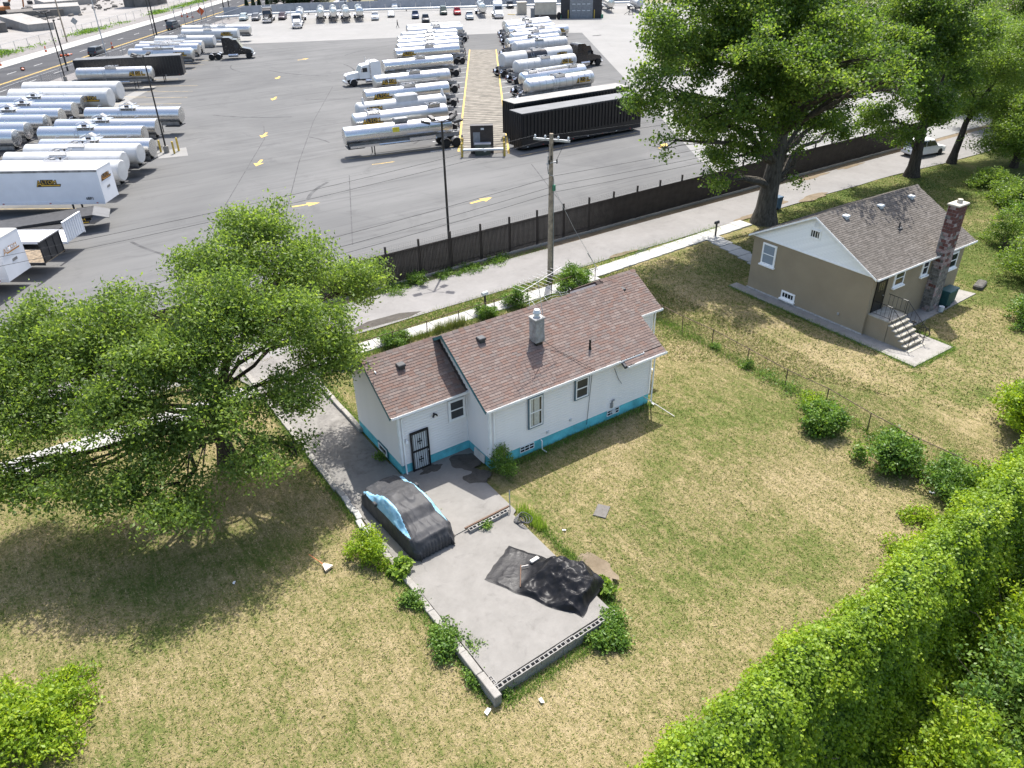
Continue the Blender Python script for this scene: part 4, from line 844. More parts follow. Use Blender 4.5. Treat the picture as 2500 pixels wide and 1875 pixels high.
# ------------------------------------------------------------------ tanker trailers (nose at +x)
def tanker(label, L=12.8, R=0.95, zc=2.35, mat='tank_steel', head='dish', ribs=0, box=1, logo=0, band=False, rail=False, walk=False, fins=False, long_tube=True, taper=0.0, group=None, name='tanker_trailer', end_logo=False):
    t = thing(name, label, 'tanker trailer', group=group)
    h = L/2; T = 0.0
    if head == 'dish': a = [(-h, 0.02), (-h+0.03, R*0.5), (-h+0.12, R*0.82), (-h+0.26, R*0.97), (-h+0.4, R)]
    elif head == 'cone': a = [(-h-0.12, 0.05), (-h+0.02, R*0.95), (-h+0.08, R)]
    else: a = [(-h, 0.02), (-h+0.02, R*0.9), (-h+0.12, R)]
    pr = a+[(-h*0.4, R), (0, R), (h*0.4, R)]+[(-x, r) for x, r in reversed(a)]
    pr = [(x*(L-1.0)/L+0.5, r) for x, r in pr]
    tk = MB().lathe_x(pr, 32, 0, zc).obj('tank', mat, t, smooth=35)
    for k in range(ribs):
        x = -h+1.7+(L-2.4)*k/(ribs-1)
        MB().lathe_x([(x-0.05, R-0.01), (x-0.04, R+0.035), (x+0.04, R+0.035), (x+0.05, R-0.01)], 28, 0, zc).obj('rib', mat, tk, smooth=30)
    if band:
        MB().lathe_x([(-1.9, R-0.01), (-1.88, R+0.02), (2.0, R+0.02), (2.02, R-0.01)], 32, 0, zc).obj('band', 'truck_black', tk, smooth=30)
    ztop = zc+R
    def manway(x, long=1.7, pan='alloy'):
        m = MB(); y = 0.62
        for s in (-1, 1): m.box(x-long/2, x+long/2, s*y-0.02, s*y+0.02, ztop-0.16, ztop+0.20)
        for e in (-1, 1): m.box(x+e*long/2-0.02, x+e*long/2+0.02, -y+0.02, y-0.02, ztop-0.16, ztop+0.20)
        m.box(x-long/2, x+long/2, -y, y, ztop+0.005, ztop+0.03); o = m.obj('walkway', pan, t)
        MB().cyl((x-0.3, 0, ztop+0.03), (x-0.3, 0, ztop+0.20), 0.27, 0.25, 14).obj('manhole_lid', 'chassis_grey', o, smooth=40)
        MB().cyl((x+0.4, 0.1, ztop+0.03), (x+0.4, 0.1, ztop+0.26), 0.09, n=8).obj('valve', 'chassis', o)
        return o
    if box == 1: manway(0.2)
    elif box == 2: manway(-L*0.28, 1.5); manway(L*0.30, 1.5)
    elif box == 3:
        o = MB().bevbox(-1.5, 1.2, -0.7, 0.7, ztop-0.5, ztop+0.42, 0.08).obj('valve_housing', mat, t)
        MB().bevbox(-1.3, 1.0, -0.5, 0.5, ztop+0.42, ztop+0.48, 0.03).obj('lid', 'trailer_roof', o)
    elif box == 4:                                          # open dome frame with spill flap
        m = MB()
        for x in (-0.75, 0.75):
            m.tube([(x, -0.72, ztop-0.3), (x, -0.66, ztop+0.34), (x, 0.66, ztop+0.34), (x, 0.72, ztop-0.3)], 0.035, 5)
        for y in (-0.66, 0.66): m.tube([(-0.75, y, ztop+0.34), (0.75, y, ztop+0.34)], 0.03, 5)
        m.box(-1.0, 1.0, -0.8, 0.8, ztop-0.02, ztop+0.03); o = m.obj('walkway', 'alloy', t)
        MB().cyl((-0.25, 0, ztop+0.03), (-0.25, 0, ztop+0.22), 0.27, 0.25, 14).obj('manhole_lid', 'chassis', o, smooth=40)
        q = MB(); q.M = Matrix.Translation((0.35, 0, ztop+0.42)) @ Matrix.Rotation(rad(35), 4, 'Y'); q.box(-0.32, 0.32, -0.36, 0.36, -0.02, 0.02); q.obj('flap', 'chassis_grey', o)
        for x in (-L*0.3, L*0.3):
            MB().tube([(x, 0, ztop-0.02), (x+0.15, 0, ztop+0.22), (x+0.5, 0.05, ztop+0.26)], 0.03, 5).obj('vent_bar', 'alloy', t)
    if walk:
        m = MB(); m.box(-L*0.2, L*0.24, -0.34, 0.34, ztop-0.03, ztop+0.16); m.box(-L*0.2, L*0.24, -0.52, -0.34, ztop-0.12, ztop+0.10); m.obj('catwalk', 'alloy', t)
    if rail:
        m = MB()
        for y in (-0.55, 0.55): m.tube([(-4.2, y, ztop-0.15), (-4.0, y, ztop+0.45), (1.4, y, ztop+0.45), (1.8, y, ztop-0.15)], 0.03, 5)
        for x in (-2.6, -1.2, 0.2): m.tube([(x, -0.55, ztop-0.15), (x, -0.55, ztop+0.45)], 0.025, 5)
        m.obj('handrail', 'tank_white', t)
    if fins:
        for x in (-h+1.4, h-1.0):
            q = MB().add([(x-0.06, -0.9, zc+0.2), (x+0.06, -0.9, zc+0.2), (x+0.06, 0.9, zc+0.2), (x-0.06, 0.9, zc+0.2), (x-0.05, -0.15, ztop+0.55), (x+0.05, -0.15, ztop+0.55), (x+0.05, 0.15, ztop+0.55), (x-0.05, 0.15, ztop+0.55)], [(0, 3, 2, 1), (4, 5, 6, 7), (0, 1, 5, 4), (1, 2, 6, 5), (2, 3, 7, 6), (3, 0, 4, 7)]); q.obj('splash_plate', mat, t)
    # chassis
    m = MB()
    for y in (-0.42, 0.42): m.box(-h+0.1, h-0.4, y-0.06, y+0.06, 1.12, zc-R*0.8)
    for k in range(7): x = -h+0.6+k*(L-1.6)/6; m.box(x-0.05, x+0.05, -0.36, 0.36, 1.14, zc-R*0.88)
    m.obj('frame', 'chassis_grey', t)
    bogie(t, -h+0.75)
    for s in (-1, 1):
        for x in (-h+0.75, -h+1.99): fender(t, x, s*1.03, span=(25, 155))
        MB().tube([(h-3.1, s*0.62, 1.2), (h-3.1, s*0.62, 0.06)], 0.06, 6).obj('landing_leg', 'chassis', t)
    m = MB(); m.box(-h-0.12, -h-0.04, -1.1, 1.1, 0.5, 0.62); m.box(-h-0.12, -h+0.1, -0.95, -0.86, 0.62, 1.2); m.box(-h-0.12, -h+0.1, 0.86, 0.95, 0.62, 1.2); b = m.obj('bumper', 'chassis_grey', t)
    for y in (-0.95, 0.95): MB().box(-h-0.15, -h-0.121, y-0.12, y+0.12, 0.66, 0.76).obj('tail_lamp', 'lamp_red', b)
    if long_tube:
        for s in (-1, 1): MB().tube([(-h+3.0, s*0.98, 1.25), (h-3.6, s*0.98, 1.25)], 0.13, 8).obj('hose_tube', 'alloy', t, smooth=40)
    m = MB()
    for y in (-0.2, 0.2): m.tube([(-0.9+y, -R*0.86, ztop-0.35), (-0.9+y, -R-0.1, zc), (-0.9+y, -R-0.06, 1.0)], 0.02, 4)
    for k in range(6): z = 1.15+k*0.3; m.tube([(-1.1, -R-0.07, z), (-0.7, -R-0.07, z)], 0.015, 4)
    m.obj('ladder', 'alloy', t)
    MB().bevbox(h-2.0, h-0.2, -0.9, 0.9, 1.02, 1.14, 0.03).obj('kingpin_plate', 'chassis', t)
    if logo == 1: link('logo', tank_logo(R), t, loc=(h-3.5, 0, zc))
    if logo == -1: link('logo', tank_logo(R), t, loc=(h-1.0, 0, zc), rz=math.pi)
    return t
GT = 'tanker trailers parked in the truck yard'
def place(t, x, y, ang): t.location = (x, y, 0); t.rotation_euler = (0, 0, rad(ang)); return t
# left of the island: noses point left
row = [
 (38.9, 79.2, -11, dict(L=13.2, R=0.93, head='flat', mat='tank_steel', box=0, zc=2.3), 'long bright polished tanker, nearest of the row left of the striped island'),
 (42.15, 84.95, -8, dict(head='dish', mat='tank_satin', box=2, logo=-1), 'steel tanker with two dome boxes and yellow logo, second from near in the left row'),
 (45.2, 90.6, -8, dict(head='dish', mat='tank_white', box=3, logo=-1, fins=True, R=0.9), 'white tanker with a big box and splash fins, left of the striped island'),
 (49.6, 97.6, -8, dict(head='flat', mat='tank_steel', box=1, logo=-1, rail=True), 'polished tanker with white handrail on top, fourth in the row left of island'),
 (55.1, 106.5, -8, dict(head='dish', mat='tank_satin', ribs=9, box=1, logo=-1), 'ribbed steel tanker just below the white tractor truck'),
 (62.4, 118.3, -8, dict(head='flat', mat='tank_steel', box=1), 'polished tanker hitched to the white long-nosed tractor'),
 (69.8, 128.6, -9, dict(head='flat', mat='tank_steel', box=1, logo=-1), 'polished tanker with logo, directly behind the white tractor and its tanker'),
 (72.6, 133.4, -9, dict(head='flat', mat='tank_satin', box=1), 'eighth tanker from near in the row left of the island'),
 (75.2, 138.0, -11, dict(head='cone', mat='tank_steel', box=1), 'ninth tanker from near in the row left of the island'),
 (77.6, 142.6, -11, dict(head='cone', mat='tank_steel', box=1), 'tenth tanker from near in the row left of the island'),
 (80.8, 147.6, -12, dict(head='dish', mat='tank_white', ribs=8, box=1), 'white ribbed tanker, third from the far end of the row left of island'),
 (85.2, 153.2, -12, dict(head='cone', mat='tank_satin', box=1), 'second farthest tanker of the row left of the island'),
 (87.6, 158.0, -12, dict(head='flat', mat='tank_white', box=1), 'farthest tanker of the row left of the striped island'),
]
for x, y, a, kw, lb in row: place(tanker(lb, group=GT, **kw), x, y, a+180)

# right of the island: tails by the island, noses right
def tail_at(t, x, y, ang, L=12.8): c, s_ = math.cos(rad(ang)), math.sin(rad(ang)); return place(t, x+c*L/2, y+s_*L/2, ang)
for x, y, a, kw, lb in [
 (62.6, 90.6, 1, dict(head='dish', mat='tank_satin', ribs=10, box=1, logo=1), 'ribbed steel tanker beside the black boxy trailers, right of the striped island'),
 (65.4, 95.8, 1, dict(head='dish', mat='tank_steel', box=2, walk=True), 'steel tanker with a full-length catwalk, right of the striped island'),
 (70.8, 105.2, 0, dict(head='dish', mat='tank_white', ribs=9, box=1, logo=1), 'white ribbed tanker in front of the black tractor truck'),
 (72.6, 111.6, -2, dict(head='flat', mat='tank_white', R=1.12, zc=2.45, box=1, band=True, logo=1, L=14.6), 'fat pearl tanker with a black middle band and black tractor'),
 (82.6, 122.8, 0, dict(head='dish', mat='tank_white', ribs=9, box=4), 'white ribbed tanker just behind the black-banded tanker'),
 (84.2, 127.2, 1, dict(head='cone', mat='tank_steel', box=4), 'sixth tanker from near in the row right of the island'),
 (88.8, 132.8, 0, dict(head='dish', mat='tank_satin', ribs=9, box=1), 'seventh tanker from near in the row right of the island'),
 (92.6, 137.0, 0, dict(head='flat', mat='tank_steel', box=1, logo=1, L=14.0), 'long tanker whose logo end sticks out, eighth in the row right of island'),
 (93.6, 141.2, 1, dict(head='cone', mat='tank_steel', box=4), 'third farthest tanker of the row right of the island'),
 (97.0, 146.6, 1, dict(head='dish', mat='tank_satin', ribs=8, box=1), 'second farthest tanker of the row right of the island'),
 (99.6, 151.2, 0, dict(head='cone', mat='tank_steel', box=4), 'farthest tanker of the row right of the striped island')]:
    tail_at(tanker(lb, group=GT, **kw), x, y, a, kw.get('L', 12.8))
# left lot: noses at the right-hand ends, slanted rows
def nose_at(t, x, y, ang, L=12.8): c, s_ = math.cos(rad(ang)), math.sin(rad(ang)); return place(t, x-c*L/2, y-s_*L/2, ang)
AL = -36.5
proto = tanker('x', group=GT, head='cone', mat='tank_steel', box=4, R=0.92, zc=2.3)
nose_at(proto, 21.2, 103.4, AL); proto['label'] = 'polished tanker with cone ends reaching farthest right in the left lot'
def like(src, lb, x, y, ang=AL, L=12.8):
    c, s_ = math.cos(rad(ang)), math.sin(rad(ang)); return dup(src, lb, (x-c*L/2, y-s_*L/2, 0), rad(ang), GT)
for x, y, lb in [(17.3, 98.2, 'polished cone-ended tanker second down the inner rank of the left lot'), (15.2, 95.3, 'polished cone-ended tanker third down the inner rank of the left lot'), (14.6, 88.6, 'polished cone-ended tanker beside the yellow bollards and lamp post'),
  (12.7, 119.4, 'outer-rank polished tanker next to the white bulk tankers'), (11.0, 115.2, 'second outer-rank polished tanker in the left lot'), (9.1, 112.0, 'third outer-rank polished tanker in the left lot'), (7.1, 109.0, 'fourth outer-rank polished tanker in the left lot'), (4.8, 105.9, 'fifth outer-rank polished tanker in the left lot'), (3.3, 102.5, 'outer-rank polished tanker nearest the left picture edge')]: like(proto, lb, x, y)
pw = tanker('white smooth tanker beside the cone-ended tankers in the left lot', group=GT, head='flat', mat='tank_white', box=1, R=0.98); nose_at(pw, 13.0, 86.6, AL)
like(pw, 'white smooth tanker second from the white box trailer', 11.0, 84.2); like(pw, 'white smooth tanker half hidden right behind the white box trailer', 10.2, 80.9)
pb = tanker('big white bulk tanker with logo in the left lot', group=GT, head='flat', mat='tank_white', box=0, R=1.2, zc=2.5, L=14.6, logo=1); nose_at(pb, 16.1, 119.6, AL, 14.6)
pb2 = tanker('big white bulk tanker behind its twin in the left lot', group=GT, head='flat', mat='tank_white', box=0, R=1.2, zc=2.5, L=14.6); nose_at(pb2, 18.2, 124.4, AL, 14.6)
nose_at(tanker('ribbed steel tanker with logo in front of the long black trailer', group=GT, head='dish', mat='tank_satin', ribs=12, box=1, logo=1, R=0.95), 25.6, 138.2, -31)
for x, y, a, kw, lb in [
 (56.0, 184.0, -38, dict(head='dish', mat='tank_satin'), 'farthest tanker by the street fence, on the pale concrete'),
 (53.4, 186.0, -36, dict(head='flat', mat='tank_white'), 'second farthest white tanker by the street fence'),
 (51.6, 178.6, -34, dict(head='flat', mat='tank_white', logo=1), 'white tanker with logo by the street fence'),
 (44.4, 170.8, -36, dict(head='flat', mat='tank_white'), 'white tanker behind the black tractor by the street fence'),
 (40.4, 164.4, -33, dict(head='flat', mat='tank_steel', walk=True), 'polished tanker hitched behind the black tractor near the street'),
 (38.6, 160.4, -36, dict(head='flat', mat='tank_steel', walk=True), 'polished tanker between black tractor rig and long black trailer'),
 (36.2, 155.0, -36, dict(head='dish', mat='tank_satin', walk=True, logo=1), 'satin tanker right behind the long black trailer')]: nose_at(tanker(lb, group=GT, **kw), x, y, a)
# back rank by the grey wall
for k, (x, y) in enumerate(((80.8, 205.4), (83.8, 204.2), (86.2, 201.6), (89.6, 200.8))):
    lb = ('first', 'second', 'third', 'last')[k]+' silver tanker from the left parked nose-out before the grey wall'
    nose_at(tanker(lb, group=GT, head='cone' if k < 3 else 'dish', mat='tank_steel', box=1, ribs=0 if k < 3 else 7), x, y, -112)
nose_at(tanker('silver tanker hitched to the white day-cab tractor at the back', group=GT, head='dish', mat='tank_satin', ribs=7), 75.4, 206.0, -112)
nose_at(tanker('tanker parked nose-out beside the white tractor at the back wall', group=GT, head='cone', mat='tank_steel'), 117.6, 186.4, -118)
nose_at(tanker('tanker right of the dark garage', group=GT, head='cone', mat='tank_steel'), 149.0, 172.4, -122); nose_at(tanker('rightmost tanker near the black trailer stand', group=GT, head='dish', mat='tank_white'), 154.6, 167.2, -122)
# the nearest polished tanker carries extra side gear
tn = [o for o in bpy.data.objects if o.get('label', '').startswith('long bright polished tanker')][0]
m = MB(); m.box(-3.4, -0.4, 0.98, 1.30, 1.28, 1.62); m.obj('hose_tray', 'alloy', tn)
m = MB(); m.box(1.9, 6.2, 1.0, 1.06, 1.15, 1.38); m.obj('side_rail', 'alloy', tn)
m = MB(); m.bevbox(-0.6, 0.9, -0.45, 0.45, 3.2, 3.62, 0.05); m.obj('dome_box', 'chassis_grey', tn)
MB().box(0.6, 1.35, 0.90, 0.935, 2.35, 2.85).obj('notice', 'sign_yellow', tn)

# ------------------------------------------------------------------ box, open-top and flat trailers
def box_trailer(label, x, y, ang, L=16.1, col='trailer_white', roof='trailer_roof', ribs=False, logo=None, low=1.12, number=None, wheels=True, name='box_trailer'):
    t = thing(name, label, 'trailer'); h = L/2; w = 1.29; H_ = 4.05
    MB().box(-h, h, -w, w, low, H_).obj('body', col, t); MB().bevbox(-h-0.01, h+0.01, -w-0.01, w+0.01, H_+0.002, H_+0.05, 0.03).obj('roof', roof, t)
    for s in (-1, 1):
        MB().box(-h, h, s*(w+0.02)-0.018, s*(w+0.02)+0.018, low-0.05, low+0.22).obj('side_rail', 'chassis' if ribs else col, t)
        MB().box(-h, h, s*(w+0.015)-0.012, s*(w+0.015)+0.012, H_-0.16, H_).obj('top_rail', 'chassis' if ribs else 'chassis_grey', t)
        n = 36 if ribs else 0
        if n:
            key = ('post', col, H_)
            if key not in CH: CH[key] = MB().box(-0.06, 0.06, -0.05, 0.05, low+0.23, H_-0.17).mesh('side_post', [col])
            for k in range(n): link('side_post', CH[key], t, loc=(-h+0.25+k*(L-0.5)/(n-1), s*(w+0.05), 0))
        for k in range(8): MB().box(-h+0.6+k*2.1, -h+0.78+k*2.1, s*(w+0.042)-0.003, s*(w+0.042)+0.003, low+0.02, low+0.10).obj('marker', 'lamp_red' if k % 2 else 'lamp_clear', t)
    if ribs:
        for k in range(7): y_ = -w+0.15+k*(2*w-0.3)/6; MB().box(-h-0.06, -h-0.001, y_-0.05, y_+0.05, low, H_-0.05).obj('end_post', col, t)
    MB().box(-h, h-0.5, -0.5, 0.5, low-0.25, low-0.002).obj('frame', 'chassis', t)
    if not wheels:
        for k in range(6): MB().box(-h+0.8+k*3.0, -h+1.3+k*3.0, -0.9, 0.9, 0, low-0.252 if low > 0.6 else 0.168).obj('skid', 'chassis', t)
    if wheels:
        bogie(t, -h+1.2, 1.0)
        for s in (-1, 1): MB().box(h-3.4, h-3.28, s*0.7-0.06, s*0.7+0.06, 0.04, low-0.02).obj('landing_leg', 'chassis', t)
    if logo:
        link('logo', flat_logo(scale=0.95), t, loc=(h-5.6, -w-0.002, 2.75))
        link('logo', flat_logo(scale=0.8, mats=('logo_black', 'logo_orange')), t, loc=(h+0.012, -0.9, 3.05), rz=rad(90))
    if number: link('number', flat_text(number, 0.34, 'logo_black'), t, loc=(h-1.6, -w-0.04, low+0.35))
    if logo or number:
        MB().box(h+0.002, h+0.012, -0.28, 0.28, 2.2, 2.4).obj('gladhand_plate', 'chassis_grey', t)
        q = MB(); q.M = Matrix.Translation((h-12.2+2.2, -w-0.004, 1.9)) @ Matrix.Rotation(rad(45), 4, 'Y'); q.box(-0.2, 0.2, -0.004, 0.0, -0.2, 0.2); q.obj('placard', 'chassis_grey', t)
    c, s_ = math.cos(rad(ang)), math.sin(rad(ang)); t.location = (x-c*h, y-s_*h, 0); t.rotation_euler = (0, 0, rad(ang)); return t
# x,y = middle of the nose end
box_trailer('white box trailer with logo, largest in the left lot', 8.15, 76.6, -34.5, logo=True, number='6BP1')
b2 = box_trailer('white box trailer with orange sign on its end, near left edge', -0.6, 61.7, -36, number='2BP1')
link('end_sign', flat_logo(scale=0.85, mats=('trailer_white', 'logo_orange')), b2, loc=(8.062, -0.95, 2.9), rz=rad(90))
box_trailer('white box trailer corner at the left picture edge', -2.9, 58.6, -36)
box_trailer('long black ribbed open-top trailer beside the street fence', 31.2, 142.4, -21, col='trailer_black', roof='roof_grey', ribs=True)
b = box_trailer('black ribbed trailer with pale top, farther of the pair by the island', 68.4, 76.4, -1, L=17.0, col='trailer_black', roof='roof_pale', ribs=True, low=0.42, wheels=False)
b = box_trailer('black ribbed trailer with grey top, nearer of the pair by the island', 66.0, 71.3, -1.5, L=17.0, col='trailer_black', roof='roof_grey', ribs=True, low=0.42, wheels=False)
def flatbed(label, x, y, ang, L, deck, edge, bulk, z=1.35, ramp=False, logo=False):
    t = thing('flatbed_trailer', label, 'trailer'); h = L/2; w = 1.28
    if not ramp:
        n = 9
        for k in range(n): y0 = -w+k*2*w/n; MB().box(-h, h, y0+0.012, y0+2*w/n-0.012, z-0.06, z).obj('deck_board', deck, t)
    else:
        m = MB(); m.add([(-h, -w, z-0.3), (-h, w, z-0.3), (h-1.2, w, z+0.12), (h-1.2, -w, z+0.12), (-h, -w, z-0.36), (-h, w, z-0.36), (h-1.2, w, z+0.06), (h-1.2, -w, z+0.06)], [(0, 3, 2, 1), (4, 5, 6, 7), (0, 1, 5, 4), (2, 3, 7, 6), (0, 4, 7, 3), (1, 2, 6, 5)]); m.obj('deck', deck, t)
        m = MB(); m.add([(h-1.2, -w, z+0.125), (h-1.2, w, z+0.125), (h, w, z-0.28), (h, -w, z-0.28), (h-1.2, -w, z+0.07), (h-1.2, w, z+0.07), (h, w, z-0.34), (h, -w, z-0.34)], [(0, 3, 2, 1), (4, 5, 6, 7), (0, 1, 5, 4), (2, 3, 7, 6), (0, 4, 7, 3), (1, 2, 6, 5)]); m.obj('tail_plate', 'roof_grey', t)
    for s in (-1, 1):
        m = MB(); zz = (z-0.32, z+0.1) if ramp else (z-0.002, z-0.002); e = h-1.2 if ramp else h
        m.add([(-h, s*(w+0.03)-0.03, zz[0]-0.18), (e, s*(w+0.03)-0.03, zz[1]-0.18), (e, s*(w+0.03)+0.03, zz[1]-0.18), (-h, s*(w+0.03)+0.03, zz[0]-0.18), (-h, s*(w+0.03)-0.03, zz[0]+0.03), (e, s*(w+0.03)-0.03, zz[1]+0.03), (e, s*(w+0.03)+0.03, zz[1]+0.03), (-h, s*(w+0.03)+0.03, zz[0]+0.03)], [(0, 3, 2, 1), (4, 5, 6, 7), (0, 1, 5, 4), (1, 2, 6, 5), (2, 3, 7, 6), (3, 0, 4, 7)]); m.obj('side_rail', edge, t)
    MB().box(-h+0.3, h-1.5, -0.5, 0.5, z-0.55, z-0.42).obj('frame', 'chassis', t)
    if bulk:
        bo = MB().box(h-0.06, h, -w, w, z+0.002, z+1.5).obj('bulkhead', bulk, t)
        for k in range(9 if bulk != 'chassis' else 4): n = 8 if bulk != 'chassis' else 3; yy = -w+0.05+k*(2*w-0.1)/n; MB().box(h+0.001, h+0.05, yy-0.03, yy+0.03, z+0.02, z+1.48).obj('stake', bulk, bo)
        MB().box(h-0.08, h+0.07, -w-0.02, w+0.02, z+1.501, z+1.56).obj('top_rail', bulk, bo)
    bogie(t, -h+0.8, 1.0)
    for s in (-1, 1): MB().box(h-3.2, h-3.1, s*0.6-0.05, s*0.6+0.05, 0.04, z-0.43).obj('landing_leg', 'chassis', t)
    if logo: link('logo', flat_logo(scale=0.75), t, loc=(h-3.2, -w-0.07, z-0.45))
    c, s_ = math.cos(rad(ang)), math.sin(rad(ang)); t.location = (x-c*h, y-s_*h, 0); t.rotation_euler = (0, 0, rad(ang)); return t
flatbed('black lowboy trailer with sloping deck beside the white box trailer', 7.2, 72.6, -12, 13, 'chassis', 'chassis', None, 1.35, True, True)
flatbed('white flatbed trailer with a white ribbed bulkhead', 3.9, 67.2, -36, 8, 'trailer_white', 'trailer_white', 'trailer_white')
flatbed('wood-decked flatbed trailer with a black bulkhead', 1.9, 63.8, -37, 9, 'deck_wood', 'chassis', 'chassis', 1.2)
flatbed('black flatbed trailer in shadow under the lowboy, left lot', 3.0, 70.6, -34, 11, 'chassis', 'chassis', None, 1.1)

# ------------------------------------------------------------------ tractor trucks (nose at +x)
def tractor(label, x, y, ang, col='truck_white', style='long', sleeper=True):
    t = thing('tractor_truck', label, 'truck', (x, y, 0), rad(ang), 'tractor trucks'); w = 1.05
    zr = 3.55 if style == 'aero' else 3.15
    cab = [(0.1, 1.05), (1.75, 1.05), (1.75, 1.95), (1.25, 2.85), (0.95, zr-0.15), (0.1, zr-0.1)]
    MB().ext(cab, -w, w).obj('cab', col, t)
    if sleeper:
        MB().ext([(-1.75, 1.0), (0.095, 1.0), (0.095, zr), (-0.3, zr+0.25), (-1.5, zr+0.3), (-1.75, zr+0.12)], -w-0.06, w+0.06).obj('sleeper', col, t)
    hood = [(1.755, 1.1), (3.75, 1.0), (3.85, 1.55), (3.6, 1.78), (1.755, 2.02)] if style == 'long' else [(1.755, 1.1), (3.45, 0.85), (3.6, 1.25), (3.2, 1.65), (1.755, 1.98)]
    hw = 0.72 if style == 'long' else 0.95
    MB().ext(hood, -hw, hw).obj('hood', col, t)
    nx = hood[2][0]; MB().box(nx-0.06, nx+0.05, -0.5, 0.5, 1.0 if style == 'long' else 0.8, hood[2][1]+0.03).obj('grille', 'alloy', t)
    MB().bevbox(nx-0.15, nx+0.2, -1.12, 1.12, 0.45, 0.82, 0.05).obj('bumper', 'alloy', t)
    q = MB().add([(1.77, -0.93, 1.98), (1.77, 0.93, 1.98), (1.29, 0.9, 2.83), (1.29, -0.9, 2.83), (1.73, -0.93, 1.98), (1.73, 0.93, 1.98), (1.25, 0.9, 2.83), (1.25, -0.9, 2.83)], [(0, 1, 2, 3), (7, 6, 5, 4), (0, 4, 5, 1), (2, 6, 7, 3), (0, 3, 7, 4), (1, 5, 6, 2)]); q.obj('windshield', 'glass', t)
    for s in (-1, 1):
        MB().box(0.45, 1.2, s*(w+0.004)-0.006, s*(w+0.004)+0.006, 2.0, 2.62).obj('side_window', 'glass', t)
        fender(t, 2.75, s*0.92, 0.52, col, (0, 180), 0.42); wheel(t, 2.75, s*0.98, 0.52, 0.32)
        MB().lathe_x([(-0.95, 0.05), (-0.93, 0.3), (0.85, 0.3), (0.87, 0.05)], 16, s*0.95, 0.72).obj('fuel_tank', 'alloy', t, smooth=40)
        MB().cyl((nx-0.25, s*0.86, 1.12), (nx-0.02, s*0.86, 1.10), 0.12, 0.12, 10).obj('headlight', 'lamp_clear', t)
        m = MB(); m.box(1.3, 1.42, s*1.2-0.1, s*1.2+0.1, 2.05, 2.6); m.tube([(1.2, s*1.0, 2.6), (1.36, s*1.2, 2.5)], 0.025, 4); m.obj('mirror', 'alloy' if style == 'long' else col, t)
        if style == 'long': MB().cyl((0.0, s*1.2, 1.0), (0.0, s*1.2, 4.0), 0.07, n=10).obj('exhaust_stack', 'alloy', t, smooth=40)
    for y_ in (-0.4, 0.4): MB().box(-4.6, 2.4, y_-0.05, y_+0.05, 0.75, 1.0).obj('frame_rail', 'chassis', t)
    bogie(t, -4.1, 0.98)
    for s in (-1, 1):
        for xx in (-4.1, -2.86): fender(t, xx, s*0.98, 0.5, 'alloy', (30, 150))
    MB().bevbox(-4.0, -2.9, -0.45, 0.45, 1.08, 1.2, 0.03).obj('fifth_wheel', 'chassis', t)
    return t
tractor('white long-nosed sleeper tractor hitched in the left island row', 53.6, 119.4, 172)
tractor('black sleeper tractor hitched to the black-banded tanker', 89.5, 110.6, -2, 'truck_black', 'aero')
tractor('black sleeper tractor facing right near the street fence', 45.0, 161.0, -25, 'truck_black', 'aero')
tractor('dark long-nosed tractor parked facing out at the back left', 71.5, 218.5, -115, 'truck_black')
tractor('white day-cab tractor at the back with a tanker', 73.0, 201.6, -112, 'truck_white', 'long', False)
tractor('white tall-roofed tractor beside the guard booth', 121.0, 184.6, -118, 'truck_white', 'aero')

